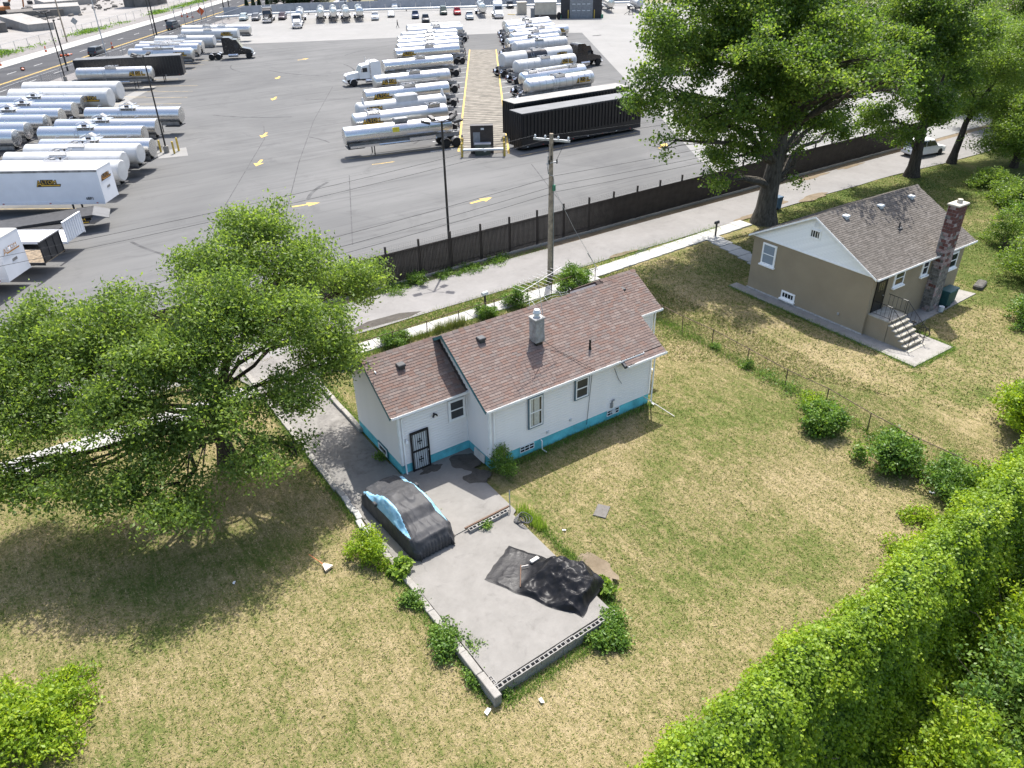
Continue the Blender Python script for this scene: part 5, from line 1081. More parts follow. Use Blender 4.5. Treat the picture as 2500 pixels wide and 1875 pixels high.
# ------------------------------------------------------------------ cars (nose at +x)
def car(label, x, y, ang, col, kind='sedan', group='cars parked along the back wall', sc=1.0):
    t = thing({'pickup': 'pickup_truck', 'van': 'van'}.get(kind, 'car'), label, {'pickup': 'pickup', 'van': 'van', 'suv': 'suv'}.get(kind, 'car'), (x, y, 0), rad(ang), group)
    L = {'sedan': 4.6, 'suv': 4.75, 'pickup': 5.7, 'van': 5.2}[kind]; h = L/2; W_ = 0.92
    hb = {'sedan': 0.86, 'suv': 1.0, 'pickup': 1.12, 'van': 1.1}[kind]; ht = {'sedan': 1.42, 'suv': 1.72, 'pickup': 1.86, 'van': 2.05}[kind]
    # body: stations with rounded section
    def shell(st, sides=((1.0, 0.0), (1.0, 0.62), (0.90, 0.95), (0.7, 1.0))):
        m = MB(); vs = []; n = len(sides)*2
        for (xx, z0, z1, ww) in st:
            ring = [(-ww*a, z0+(z1-z0)*b) for a, b in sides]+[(ww*a, z0+(z1-z0)*b) for a, b in reversed(sides)]
            vs += [(xx, yy, zz) for yy, zz in ring]
        k = len(st); fs = [(i*n+j, i*n+(j+1) % n, (i+1)*n+(j+1) % n, (i+1)*n+j) for i in range(k-1) for j in range(n)]
        fs += [tuple(range(n-1, -1, -1)), tuple(range((k-1)*n, k*n))]; return m.add(vs, fs)
    st = [(-h, 0.42, hb-0.18, W_*0.86), (-h+0.12, 0.32, hb-0.03, W_*0.97), (-h+0.6, 0.28, hb, W_), (h-1.5, 0.28, hb, W_), (h-0.8, 0.28, hb-0.06, W_*0.98), (h-0.2, 0.30, hb-0.16, W_*0.92), (h, 0.38, hb-0.30, W_*0.80)]
    shell(st).obj('body', col, t, smooth=50)
    if kind == 'sedan': gl = (-h+0.55, -h+1.25, 0.35, h-1.35)
    elif kind == 'suv': gl = (-h+0.08, -h+0.45, 0.45, h-1.30)
    elif kind == 'van': gl = (-h+0.05, -h+0.25, 0.95, h-0.85)
    else: gl = (-0.62, -0.45, 0.75, h-1.75)
    a, b, c, d = gl
    cab = shell([(a, hb-0.02, hb+0.02, W_*0.93), (b, hb-0.02, ht-0.02, W_*0.90), ((b+c)/2, hb-0.02, ht, W_*0.90), (c, hb-0.02, ht-0.03, W_*0.90), (d, hb-0.02, hb+0.02, W_*0.93)], ((1.0, 0.0), (0.90, 0.80), (0.82, 0.97), (0.6, 1.0)))
    cab.obj('roof', col, t, smooth=40)
    zz0, zz1 = hb+0.06, ht-0.14
    for s in (-1, 1):
        y0 = s*W_*0.925; y1 = s*W_*0.838
        xa, xb, xc, xd = a+(b-a)*0.35+0.08, b+0.10, c-0.06, d-(d-c)*0.25-0.06
        mid = (xb+xc)/2
        for p0, p1, q0, q1 in ((xa, mid-0.04, xb, mid-0.04), (mid+0.04, xd, mid+0.04, xc)):
            MB().add([(p0, y0+s*0.0, zz0), (p1, y0, zz0), (q1, y1+s*0.012, zz1), (q0, y1+s*0.012, zz1)], [(0, 1, 2, 3)]).obj('side_window', 'glass', t)
        for xx in (h-0.95, -h+0.95): wheel(t, xx, s*(W_-0.10), 0.34 if kind in ('sedan', 'suv') else 0.39, 0.24)
        MB().bevbox(h-0.16, h-0.03, s*0.62-0.15, s*0.62+0.15, hb-0.36, hb-0.20, 0.02).obj('headlight', 'lamp_clear', t)
        MB().box(-h-0.012, -h+0.06, s*0.68-0.10, s*0.68+0.10, hb-0.30, hb-0.12).obj('tail_lamp', 'lamp_red', t)
    def glass(xa_, za, xb_, zb, nm):
        n_ = Vector((zb-za, 0, -(xb_-xa_))).normalized()*(0.012 if xa_ > 0 else -0.012)
        MB().add([(xa_+n_.x, -W_*0.82, za+n_.z), (xa_+n_.x, W_*0.82, za+n_.z), (xb_+n_.x, W_*0.74, zb+n_.z), (xb_+n_.x, -W_*0.74, zb+n_.z)], [(0, 1, 2, 3)]).obj(nm, 'glass', t)
    glass(d-0.05, hb+0.04, c+0.03, ht-0.08, 'windshield'); glass(a+0.03 if kind != 'suv' else a+0.03, hb+0.08, b-0.02, ht-0.1, 'rear_window')
    if kind == 'pickup': MB().box(-h+0.15, -0.75, -W_*0.8, W_*0.8, hb+0.002, hb+0.012).obj('bed', 'chassis', t)
    MB().box(h-0.03, h+0.02, -0.45, 0.45, hb-0.42, hb-0.22).obj('grille', 'chassis', t)
    return t
AB = -117
for x, y, c, k, lb in [(67.6, 226.8, 'car_mint', 'suv', 'pale grey-green suv parked at the far left of the back wall'), (70.2, 224.6, 'car_grey', 'suv', 'dark grey suv next to the dark tractor at the back'),
  (76.4, 221.6, 'car_plum', 'suv', 'plum minivan between the dark tractor and the white day cab'), (94.9, 203.4, 'car_white', 'pickup', 'white pickup right of the silver tankers'),
  (101.0, 206.4, 'car_silver', 'sedan', 'silver sedan before the grey wall'), (104.4, 199.0, 'car_blue', 'pickup', 'dark blue pickup behind the black pickup'), (102.2, 189.4, 'car_dark', 'pickup', 'black pickup nearest to the tanker rows'),
  (114.4, 201.6, 'car_green', 'van', 'dark green van left of the red pickup'), (117.2, 199.0, 'car_red', 'pickup', 'red pickup by the white pipe rail'), (113.6, 186.8, 'car_silver', 'pickup', 'silver pickup left of the white tall-roofed tractor')]: car(lb, x, y, AB, c, k)
for x, y, c, k, lb in [(90.6, 247.5, 'car_mint', 'suv', 'pale blue car beyond the grey wall'), (98.5, 254.5, 'car_plum', 'sedan', 'dark sedan beyond the grey wall'), (105.4, 250.6, 'car_white', 'suv', 'white suv beyond the grey wall'), (112.4, 255.0, 'car_dark', 'sedan', 'dark car right of the white suv beyond the wall'), (112.0, 226.0, 'car_white', 'van', 'white van parked by the dock building'), (137.5, 203.5, 'car_dark', 'pickup', 'grey pickup behind the white tractor and booth')]: car(lb, x, y, 200 if y > 240 else AB, c, k, 'cars beyond the back wall')
RA = math.degrees(math.atan2(0.829, 0.559))
car('dark suv driving on the street behind the black trailer', 24.6, 184.6, RA, 'car_dark', 'suv', 'cars on the street'); car('black van driving farther along the street', 47.8, 219.4, RA, 'car_dark', 'van', 'cars on the street')
car('white suv parked on the alley beyond the trees', 81.9, 43.6, -10, 'car_white', 'suv', None if False else 'car on the alley')
# ------------------------------------------------------------------ alley screen fence
FN = thing('screen_fence', 'tall dark brown slatted screen fence along the alley', 'fence')
def fence_panel(L):
    m = MB(); n = 22; w = L/n
    for i in range(n):
        x = i*w; m.add([(x, 0, 0.12), (x+w*0.72, 0, 0.12), (x+w*0.72, 0, 2.38), (x, 0, 2.38), (x+w*0.10, -0.05, 0.12), (x+w*0.62, -0.05, 0.12), (x+w*0.62, -0.05, 2.38), (x+w*0.10, -0.05, 2.38)],
            [(4, 5, 6, 7), (0, 4, 7, 3), (5, 1, 2, 6), (3, 7, 6, 2), (0, 1, 5, 4)])
        m.add([(x+w*0.70, 0.012, 0.12), (x+w*1.02, 0.012, 0.12), (x+w*1.02, 0.012, 2.38), (x+w*0.70, 0.012, 2.38)], [(0, 1, 2, 3)])
    m.box(0, L, 0.015, 0.06, 0.35, 0.42); m.box(0, L, 0.015, 0.06, 2.15, 2.22)
    return m.mesh('slat_panel', ['fence_brown'])
FP = fence_panel(2.6)
PO = MB().box(-0.06, 0.06, 0.07, 0.19, 0, 2.85).mesh('fence_post', ['fence_brown'])
KB = MB().bevbox(0.01, 2.59, -0.32, -0.12, -0.1, 0.16, 0.02).mesh('kerb', ['kerb_concrete'])
WR = MB()
for k in range(3): WR.tube([(0, 0.13, 2.5+k*0.13), (1.3, 0.13, 2.49+k*0.13), (2.6, 0.13, 2.5+k*0.13)], 0.006, 3)
for k in range(14): WR.tube([(0.1+k*0.185, 0.13, 2.42), (0.16+k*0.185, 0.13, 2.78)], 0.003, 3)
WR = WR.mesh('wire_topping', ['wire_dark'])
for i in range(38):
    x = -13.0+i*2.6
    link('slat_panel', FP, FN, loc=(x, 46.6, 0)); link('fence_post', PO, FN, loc=(x, 46.6, 0)); link('kerb', KB, FN, loc=(x, 46.6, 0)); link('wire_topping', WR, FN, loc=(x, 46.6, 0))

# ------------------------------------------------------------------ chain-link fences
def chain_fence(label, pts, h=1.1, step=2.9, mat='rust_pipe', mesh_gap=0.16, name='chain_link_fence', r=0.022, ground=True):
    t = thing(name, label, 'fence'); P = [Vector((*p, 0)) for p in pts]; top = []
    for a, b in zip(P, P[1:]):
        L = (b-a).length; n = max(1, int(round(L/step)))
        for i in range(n+1):
            if i == 0 and a != P[0]: continue
            p = a.lerp(b, i/n); z = gz(p.x, p.y) if ground else 0; lean = Vector((random.uniform(-0.03, 0.03), random.uniform(-0.03, 0.03), 0))
            MB().tube([(p.x, p.y, z-0.1), tuple(p+lean+Vector((0, 0, z+h)))], r*1.3, 6).obj('post', mat, t); top.append(p+lean+Vector((0, 0, z+h-0.02+random.uniform(-0.06, 0.02))))
    MB().tube([tuple(q) for q in top], r, 5).obj('top_rail', mat, t)
    m = MB(); rr = 0.0022
    for a, b in zip(top, top[1:]):
        L = (b-a).length; n = int(L/mesh_gap); hh = h-0.1
        for k in range(-int(hh/mesh_gap), n):
            for sgn in (1, -1):
                u0, u1 = k*mesh_gap, k*mesh_gap+hh
                if sgn < 0: u0, u1 = u1, u0
                z0, z1 = 0.0, 1.0
                def pt(u, v): q = a.lerp(b, min(1, max(0, u/L))); return (q.x, q.y, q.z-hh*(1-v))
                # clip to bay
                def clip(u0, u1):
                    lo, hi = 0.0, 1.0
                    if u1 != u0:
                        t0, t1 = (0-u0)/(u1-u0), (L-u0)/(u1-u0); t0, t1 = min(t0, t1), max(t0, t1); lo, hi = max(lo, t0), min(hi, t1)
                    return lo, hi
                lo, hi = clip(u0, u1)
                if hi-lo < 0.05: continue
                A, B_ = pt(u0+(u1-u0)*lo, lo), pt(u0+(u1-u0)*hi, hi); m.tube([A, B_], rr, 3)
    m.obj('wire_mesh', 'galvanised' if mat != 'rust_pipe' else 'rust_pipe', t); return t
chain_fence('rusty low chain-link fence between the two back yards', [(32.3, 31.8), (32.5, 27.0), (32.2, 21.4), (32.4, 13.9), (32.6, 11.2)])
chain_fence('rusty low chain-link fence in front of the pale house', [(14.6, 38.2), (21.6, 38.35), (27.0, 38.35), (33.0, 38.6)], 1.0, 2.4)
def street_fence(label, n, s0, s1, h, step, mat='steel_grey', **kw): return chain_fence(label, [rp(s0, n), rp(s1, n)], h, step, mat, 0.6, r=0.035, ground=False, **kw)
street_fence('grey wire fence between the truck yard and street', 74.6, 70, 250, 2.2, 6)
street_fence('chain-link fence along the demolition lot', 103.8, 80, 320, 1.9, 5)

# ------------------------------------------------------------------ poles
def light_pole(label, x, y, h, heads, base=True, zb=0.0, yaw=0.0):
    t = thing('light_pole', label, 'lamp post', (x, y, zb), yaw, 'dark yard lamp posts')
    MB().cyl((0, 0, 0.6 if base else 0), (0, 0, h), 0.10, 0.07, 10).obj('pole', 'pole_dark', t, smooth=40)
    if base: MB().cyl((0, 0, 0), (0, 0, 0.75), 0.3, 0.3, 14).obj('base', 'kerb_concrete', t, smooth=40)
    for a in heads:
        c, s_ = math.cos(a), math.sin(a); m = MB()
        m.tube([(0, 0, h-0.1), (c*0.55, s_*0.55, h-0.02), (c*0.75, s_*0.75, h+0.02)], 0.04, 5)
        m.M = Matrix.Translation((c*1.15, s_*1.15, h+0.02)) @ Matrix.Rotation(a, 4, 'Z') @ Matrix.Rotation(rad(-18), 4, 'Y')
        m.bevbox(-0.32, 0.32, -0.2, 0.2, -0.08, 0.08, 0.05); m.obj('lamp_head', 'pole_dark', t)
    return t
light_pole('dark lamp post with four heads behind the screen fence', 26.55, 47.9, 10.3, (0.4, 1.7, 2.9, 5.6), False)
light_pole('dark lamp post on a concrete drum among yellow bollards', 17.0, 95.3, 10.3, (0.9, 2.2, 3.6))
light_pole('dark lamp post beside the street by the ribbed tanker', 14.7, 155.1, 10.5, (1.0, 2.6, 4.2))
light_pole('dark lamp post farther up the street fence', 40.2, 206.0, 10.5, (1.0, 2.6, 4.2), False)
light_pole('slim dark lamp post at the back wall', 91.5, 214.0, 10.5, (1.0, 4.1), False)
for x, y, z, lb in ((16.5, 95.9, 1.3, 'left'), (17.6, 94.3, 1.3, 'front'), (18.3, 95.2, 1.45, 'right')):
    o = MB(); o.cyl((x, y, 0), (x, y, z), 0.11, 0.11, 12); o.cyl((x, y, z), (x, y, z+0.07), 0.11, 0.04, 12)
    tag(o.obj('bollard', 'bollard_yellow', smooth=40), 'yellow bollard on the %s side of the drum-based lamp post' % lb, 'bollard', 'yellow bollards at the lamp post')
# thin bare poles by the street
for x, y, h, m_, lb in ((16.6, 166.7, 8.4, 'pole_dark', 'short dark bare pole beside the street lamp post'), (22.6, 211.2, 13.0, 'wood_pole', 'leaning wooden utility pole across the street'), (41.3, 208.6, 12, 'pole_dark', 'dark thin pole next to the farther street lamp post'), (66.9, 241.3, 11, 'pole_dark', 'dark gate pole at the corner of the back wall'), (70.5, 248.6, 11, 'pole_dark', 'dark pole just beyond the back wall corner')):
    tag(MB().cyl((x, y, 0), (x+0.1, y+0.2, h), 0.17, 0.11, 8).obj('utility_pole' if 'wood' in m_ else 'pole', m_, smooth=40), lb, 'pole')
sp_ = thing('street_lamp', 'tall silver street lamp rising behind the long black trailer', 'street lamp', (25.8, 182.6, 0))
MB().cyl((0, 0, 0), (0, 0, 11.5), 0.13, 0.08, 10).obj('pole', 'galvanised', sp_, smooth=40); MB().tube([(0, 0, 11.4), (-0.9, 0.6, 12.0), (-2.4, 1.6, 12.1)], 0.05, 6).obj('arm', 'galvanised', sp_); MB().bevbox(-3.0, -2.3, 1.4, 1.8, 12.0, 12.18, 0.05).obj('lamp_head', 'galvanised', sp_)
for x, y, h, lb in ((48.8, 220.6, 4.4, 'nearest'), (54.1, 225.0, 4.6, 'second'), (61.2, 239.2, 4.6, 'farthest')):
    q = thing('gate_frame', '%s tall grey gate frame along the street fence' % lb, 'gate frame', (x, y, 0), math.atan2(RD.y, RD.x), 'grey gate frames on the street fence')
    for xx in (0, 6): MB().cyl((xx, 0, 0), (xx, 0, h), 0.09, n=8).obj('post', 'steel_grey', q)
    MB().cyl((0, 0, h), (6, 0, h), 0.05, n=6).obj('rail', 'steel_grey', q)
# wooden utility pole by the pale house
up = thing('utility_pole', 'grey wooden utility pole with crossarm behind the pale house', 'utility pole', (30.5, 40.6, 0))
MB().cyl((0, 0, -0.2), (0.05, 0.05, 10.2), 0.19, 0.13, 12).obj('post', 'wood_pole', up, smooth=40)
ca = MB(); ad = Vector((0.55, -0.83, 0)); A0 = Vector((0.05, 0.1, 9.75))
M_ = Matrix.Translation(A0) @ Matrix.Rotation(math.atan2(ad.y, ad.x), 4, 'Z'); ca.M = M_; ca.box(-1.25, 1.25, 0.10, 0.22, -0.07, 0.07); arm = ca.obj('crossarm', 'galvanised', up)
INS = []
for u in (-1.15, -0.45, 0.45, 1.15):
    p = M_ @ Vector((u, 0.16, 0.07)); INS.append(p+Vector((30.5, 40.6, 0.16))); m = MB()
    m.cyl(tuple(p), tuple(p+Vector((0, 0, 0.1))), 0.04, n=8); m.cyl(tuple(p+Vector((0, 0, 0.1))), tuple(p+Vector((0, 0, 0.2))), 0.08, 0.05, 10); m.obj('insulator', 'pale_panel', arm)
m = MB(); m.tube([(-0.42, -0.25, 8.9), (-0.44, -0.25, 8.1), (-0.35, -0.2, 7.75), (-0.1, -0.1, 7.55), (0.05, -0.16, 7.5), (0.14, -0.14, 7.2), (0.16, -0.14, 0.3)], 0.035, 6); m.obj('conduit', 'steel_grey', up)
for dx, dz in ((-0.28, 8.6), (-0.12, 8.85), (0.35, 8.55)):
    m = MB(); m.cyl((dx, -0.18, dz), (dx, -0.18, dz-0.28), 0.05, n=8); m.tube([(dx, -0.18, dz), (dx*1.6, -0.3, dz+0.5), (dx*2, -0.5, 9.7)], 0.012, 4); m.obj('fuse_cutout', 'black_metal', up)
MB().box(-0.5, 0.45, -0.2, -0.14, 8.36, 8.42).obj('bracket', 'galvanised', up)
MB().bevbox(0.02, 0.22, -0.28, -0.14, 6.5, 6.9, 0.02).obj('junction_box', 'green_paint', up)
MB().tube([(0.1, 0, 6.9), (1.8, -0.3, 3.6), (3.9, -0.6, 0.05)], 0.012, 4).obj('guy_wire', 'wire_pale', up); MB().tube([(3.0, -0.45, 1.5), (3.9, -0.6, 0.05)], 0.03, 5).obj('guy_sleeve', 'wire_pale', up)
def span(lb, a, b, sag, r=0.011, mat='wire_dark'):
    a, b = Vector(a), Vector(b); pts = [tuple(a.lerp(b, i/16)-Vector((0, 0, sag*4*(i/16)*(1-i/16)))) for i in range(17)]
    tag(MB().tube(pts, r, 4).obj('overhead_wire', mat), lb, 'wire', 'overhead wires along the alley')
for k, lb in ((0, 'rear'), (1, 'front')):
    span('%s overhead wire running left from the crossarm' % lb, INS[k*2], (INS[k*2].x-60, INS[k*2].y+0.3, 9.6), 0.9)
    span('%s overhead wire running right from the crossarm' % lb, INS[k*2+1], (INS[k*2+1].x+70, INS[k*2+1].y+0.6, 10.2), 1.0)
for k, z in enumerate((7.4, 6.75, 6.3)):
    n_ = ('upper', 'middle', 'lowest')[k]
    span('%s service wire running left along the alley' % n_, (30.4, 40.5, z), (-35, 40.4, z-0.2), 0.9, 0.014); span('%s service wire running right along the alley' % n_, (30.6, 40.7, z), (100, 41.5, z+0.6), 0.9, 0.014)

# ------------------------------------------------------------------ island equipment, booths, sheds
q = thing('equipment_shed', 'dark brown equipment cabinet at the near end of the striped island', 'cabinet', (45.3, 72.9, 0), ISL-math.pi/2)
MB().box(-1.25, 1.25, -0.2, 0.5, 0, 3.0).obj('body', 'fence_brown', q); MB().box(-0.95, -0.2, -0.25, -0.201, 0.9, 2.3).obj('panel', 'cabinet_grey', q); MB().box(-0.1, 0.25, -0.24, -0.201, 2.55, 2.75).obj('plate', 'pale_panel', q)
q2 = thing('transformer_box', 'green transformer box in front of the brown cabinet', 'cabinet', (45.0, 72.3, 0), ISL-math.pi/2); MB().bevbox(-0.85, 0.85, -0.45, 0.3, 0, 1.2, 0.05).obj('body', 'cabinet_green', q2); MB().box(-0.9, 0.9, -0.5, 0.35, 1.2, 1.28).obj('lid', 'wall_grey', q2); MB().box(0.1, 0.35, -0.465, -0.452, 0.4, 0.65).obj('sticker', 'pale_panel', q2)
q3 = thing('guard_rail', 'pale guard rail around the transformer at the island end', 'guard rail', (44.6, 71.6, 0), ISL-math.pi/2)
MB().cyl((-2.2, 0, 0.75), (2.2, 0, 0.75), 0.14, n=10).obj('rail', 'pale_panel', q3, smooth=40)
for x in (-2.3, 2.3):
    for yy in (0, 2.2): MB().cyl((x, yy, 0), (x, yy, 1.5), 0.12, n=10).obj('bollard', 'bollard_yellow', q3, smooth=40)
    MB().cyl((x, 0, 0.75), (x, 2.2, 0.75), 0.1, n=8).obj('rail', 'pale_panel', q3, smooth=40)
def booth(name, label, x, y, ang, w, d, h, col, roofc, skirt=None, win=True):
    t = thing(name, label, 'booth' if h < 3.2 else 'building', (x, y, 0), rad(ang)); MB().box(-w/2, w/2, -d/2, d/2, 0.05, h).obj('wall', col, t); MB().bevbox(-w/2-0.12, w/2+0.12, -d/2-0.12, d/2+0.12, h, h+0.16, 0.05).obj('roof', roofc, t)
    if skirt: MB().box(-w/2-0.02, w/2+0.02, -d/2-0.02, d/2+0.02, 0, skirt).obj('skirt', 'booth_skirt', t)
    if win:
        o = MB().box(-0.45, 0.45, -d/2-0.03, -d/2-0.002, h*0.5, h*0.82).obj('window', 'white_trim', t); MB().box(-0.38, 0.38, -d/2-0.04, -d/2-0.031, h*0.53, h*0.79).obj('pane', 'glass', o)
    return t
booth('guard_booth', 'small beige guard booth by the white tractor', 130.2, 187.0, 62, 2.6, 2.4, 2.9, 'booth_beige', 'booth_beige')
booth('site_office', 'beige site office on a dark skirt left of the dark garage', 129.4, 175.2, 55, 4.2, 5.5, 3.8, 'booth_beige', 'pale_panel', 1.0)
booth('grey_cabinet', 'grey cabinet against the beige site office', 126.6, 176.6, 55, 1.2, 1.4, 2.3, 'cabinet_grey', 'cabinet_grey', None, False)
q = thing('garage', 'dark charcoal garage with roll-up door at the back', 'building', (136.6, 169.6, 0), rad(-38))
MB().box(-5.2, 5.2, -1.5, 9, 0, 6.0).obj('wall', 'shed_black', q); MB().bevbox(-5.4, 5.4, -1.7, 9.2, 6.0, 6.3, 0.05).obj('roof', 'roof_grey', q)
dd_ = MB().box(-2.9, 2.9, -1.56, -1.505, 0, 4.4).obj('roll_up_door', 'cabinet_grey', q)
for r in range(2):
    for k in range(4): MB().box(-2.3+k*1.25, -1.5+k*1.25, -1.58, -1.565, 1.7+r*1.5, 1.86+r*1.5).obj('pane', 'pale_panel', dd_)
for x in (-3.3, 3.3): MB().cyl((x, -2.0, 0), (x, -2.0, 2.0), 0.12, n=10).obj('bollard', 'bollard_yellow', q)
for x in (-5.6, 5.0): MB().box(x, x+0.6, -2.0, -1.55, 0, 0.9).obj('planter', 'green_paint', q)
ty = MB(); ty.lathe_x([(-0.15, 0.45), (-0.2, 0.75), (-0.12, 0.85), (0.12, 0.85), (0.2, 0.75), (0.15, 0.45)], 20, 0, 0.85); tag(ty.obj('loose_tyre', 'rubber', loc=(129.9, 170.2, 0), rz=rad(-70), smooth=40), 'loose black tyre leaning by the site office', 'tyre')
m = MB(); m.tube([(0, 0, 0), (0.2, 0, 1.6), (0.9, 0, 1.6), (1.1, 0, 0)], 0.1, 5); m.box(0.1, 1.0, -0.5, 0.5, 0.6, 0.75); m.tube([(-1.2, 0, 0.1), (0.2, 0, 0.9)], 0.06, 5); tag(m.obj('trailer_stand', 'black_metal', loc=(149.8, 166.2, 0), rz=rad(-35)), 'black steel trailer stand left of the rightmost tanker', 'stand')
for x, y, w, d, a, lb in ((127.4, 187.8, 0.3, 2.4, 20, 'yellow wheel stop left of the guard booth'), (124.4, 177.6, 2.6, 0.35, -35, 'yellow wheel stop in front of the guard booth')):
    tag(MB().bevbox(-w/2, w/2, -d/2, d/2, 0, 0.14, 0.03).obj('wheel_stop', 'bollard_yellow', loc=(x, y, 0), rz=rad(a)), lb, 'wheel stop')
# back wall, pipe rail, dock building, shrubs behind
def wall_run(label, pts, h, th, mat, name='yard_wall'):
    t = thing(name, label, 'wall')
    for a, b in zip(pts, pts[1:]):
        L = math.hypot(b[0]-a[0], b[1]-a[1]); n = max(1, int(L/4)); an_ = math.atan2(b[1]-a[1], b[0]-a[0])
        for k in range(n):
            f_ = k/n; MB().box(0, L/n-0.05, -th/2, th/2, 0, h).obj('panel', mat, t, loc=(a[0]+(b[0]-a[0])*f_, a[1]+(b[1]-a[1])*f_, 0), rz=an_)
    return t
wall_run('long grey panel wall closing the back of the yard', [(66.5, 240.5), (86, 238.2), (109, 226.0), (140, 209.5), (175, 190)], 2.3, 0.15, 'wall_grey')
q = thing('pipe_rail', 'white pipe guard rail before the grey back wall', 'guard rail')
PR = [(62, 233), (78, 232), (92, 226), (104.5, 220.4), (137, 202.6), (168, 186)]
MB().tube([(x, y, 0.65) for x, y in PR], 0.28, 8).obj('pipe', 'pale_panel', q, smooth=40)
for a, b in zip(PR, PR[1:]):
    for f_ in (0.2, 0.6): MB().cyl((a[0]+(b[0]-a[0])*f_, a[1]+(b[1]-a[1])*f_, 0), (a[0]+(b[0]-a[0])*f_, a[1]+(b[1]-a[1])*f_, 0.7), 0.14, n=8).obj('post', 'rubber', q)
q = thing('dock_building', 'white warehouse with dock doors beyond the grey wall', 'building', (116.5, 246.5, 0), math.atan2(-12, 25))
MB().box(0, 46, 0, 30, 0, 8).obj('wall', 'wall_grey', q)
for k in range(6):
    o = MB().box(2.0+k*7.2, 8.0+k*7.2, -0.15, -0.01, 0.8, 5.5).obj('dock_door', 'dock_white', q)
    for j in range(4): MB().box(2.0+k*7.2, 8.0+k*7.2, -0.19, -0.152, 1.4+j*1.1, 1.5+j*1.1).obj('seam', 'wall_grey', o)
# demolition lot
def slab(label, x, y, w, d, h, a, mat='old_slab'):
    m = MB(); m.M = Matrix.Rotation(rad(3), 4, 'X'); m.box(-w/2, w/2, -d/2, d/2, -0.5, h); tag(m.obj('concrete_slab', mat, loc=(x, y, 0), rz=rad(a)), label, 'slab', 'broken slabs on the demolition lot')
slab('dark-edged broken slab at the left edge of the lot', 8, 247, 10, 9, 2.4, 10, 'rubble'); slab('long pale slab leaning across the lot', 18.5, 250, 6, 20, 2.2, 14); slab('wide slab with pale top beside the leaning pole', 30, 282, 12, 8, 2.6, -6); slab('broad rubble-sided slab in the middle of the lot', 24, 280, 14, 6, 2.0, 0, 'rubble'); slab('far grassy-topped slab in the lot', 37, 318, 16, 10, 1.8, 10)
MBB = MB(); 
for k in range(260):
    x = random.uniform(4, 52); y = 225+ (x*1.4)+random.uniform(0, 60); s_ = random.uniform(0.2, 0.9); MBB.M = Matrix.Translation((x, y, 0)) @ Matrix.Rotation(random.uniform(0, 6), 4, 'Z'); MBB.bevbox(-s_, s_, -s_*0.6, s_*0.6, -0.1, s_*0.7, s_*0.15)
rbl = MBB.obj('rubble', 'rubble'); rbl['kind'] = 'stuff'; rbl['label'] = 'loose grey rubble strewn over the demolition lot'
def digger(label, x, y, a):
    t = thing('excavator', label, 'excavator', (x, y, 0), rad(a))
    for s in (-1, 1): MB().bevbox(-2.2, 2.2, s*1.4-0.35, s*1.4+0.35, 0, 1.0, 0.2).obj('track', 'rubber', t)
    MB().bevbox(-2.6, 1.4, -1.4, 1.4, 1.1, 2.2, 0.15).obj('body', 'digger_orange', t); MB().bevbox(0.2, 1.7, -1.3, 0.1, 2.2, 3.3, 0.12).obj('cab', 'chassis', t)
    MB().tube([(1.2, 0.4, 1.9), (4.2, 0.4, 5.6), (6.6, 0.4, 4.2)], [0.35, 0.3, 0.22], 6).obj('boom', 'digger_orange', t); MB().tube([(6.6, 0.4, 4.4), (6.0, 0.4, 1.4)], 0.22, 6).obj('arm', 'digger_orange', t); MB().bevbox(5.4, 6.8, -0.2, 1.0, 0.2, 1.3, 0.15).obj('bucket', 'chassis', t)
digger('orange excavator on the demolition lot', 17.5, 297, 20); digger('dark excavator at the far left of the lot', 8.5, 312, 160); digger('excavator beside the leaning pole, far back in the lot', 33, 330, 200)
q = thing('ruined_tower', 'round grey concrete silo stump beyond the street', 'silo', (56, 294, 0))
for k in range(2): MB().cyl((k*7-2, k*3, 0), (k*7-2, k*3, 12), 3.4, 3.2, 20).obj('drum', 'rubble', q, smooth=40)
MB().box(-3, 4, -4, -2, 0, 5).obj('base', 'rubble', q)
# cones and barrels on the street
cone_bm = MB(); cone_bm.box(-0.35, 0.35, -0.35, 0.35, 0, 0.06, 1); cone_bm.cyl((0, 0, 0.06), (0, 0, 1.25), 0.26, 0.08, 12, True, 0); cone_bm.cyl((0, 0, 0.5), (0, 0, 0.75), 0.20, 0.16, 12, False, 2); cone_me = cone_bm.mesh('traffic_cone', ['cone_orange', 'rubber', 'paint_white'])
for k, (x, y, fl) in enumerate(((10.1, 173.2, 1), (18.1, 186.8, 1), (19.2, 186.9, 1), (28.8, 192.8, 0), (16.6, 195.9, 0), (7.2, 181.0, 0), (56.9, 248.3, 0), (57.9, 246.2, 0), (58.6, 243.6, 0), (50.4, 238.6, 1))):
    o = link('traffic_cone', cone_me, loc=(x, y, 0.2 if fl else 0.02)); o.rotation_euler = (rad(85) if fl else 0, 0, k)
    w_ = ('toppled orange cone in the near lane of the street', 'left one of two toppled cones on the street', 'right one of two toppled cones on the street', 'upright cone beyond the dark suv', 'upright orange cone on the far sidewalk', 'upright cone at the left picture edge', 'leftmost of three far cones on the street', 'middle of three far cones on the street', 'rightmost of three far cones on the street', 'toppled cone near the black van')[k]
    tag(o, w_, 'traffic cone', 'orange cones along the street')
sg = thing('road_sign', 'orange diamond road-work sign by the far fence gate', 'sign', (60.6, 241.6, 0), rad(-30)); MB().cyl((0, 0, 0), (0, 0, 1.2), 0.04, n=6).obj('post', 'steel_grey', sg)
m = MB(); m.M = Matrix.Translation((0, -0.06, 1.7)) @ Matrix.Rotation(rad(45), 4, 'Y'); m.box(-0.75, 0.75, -0.02, 0.02, -0.75, 0.75); m.obj('board', 'cone_orange', sg)
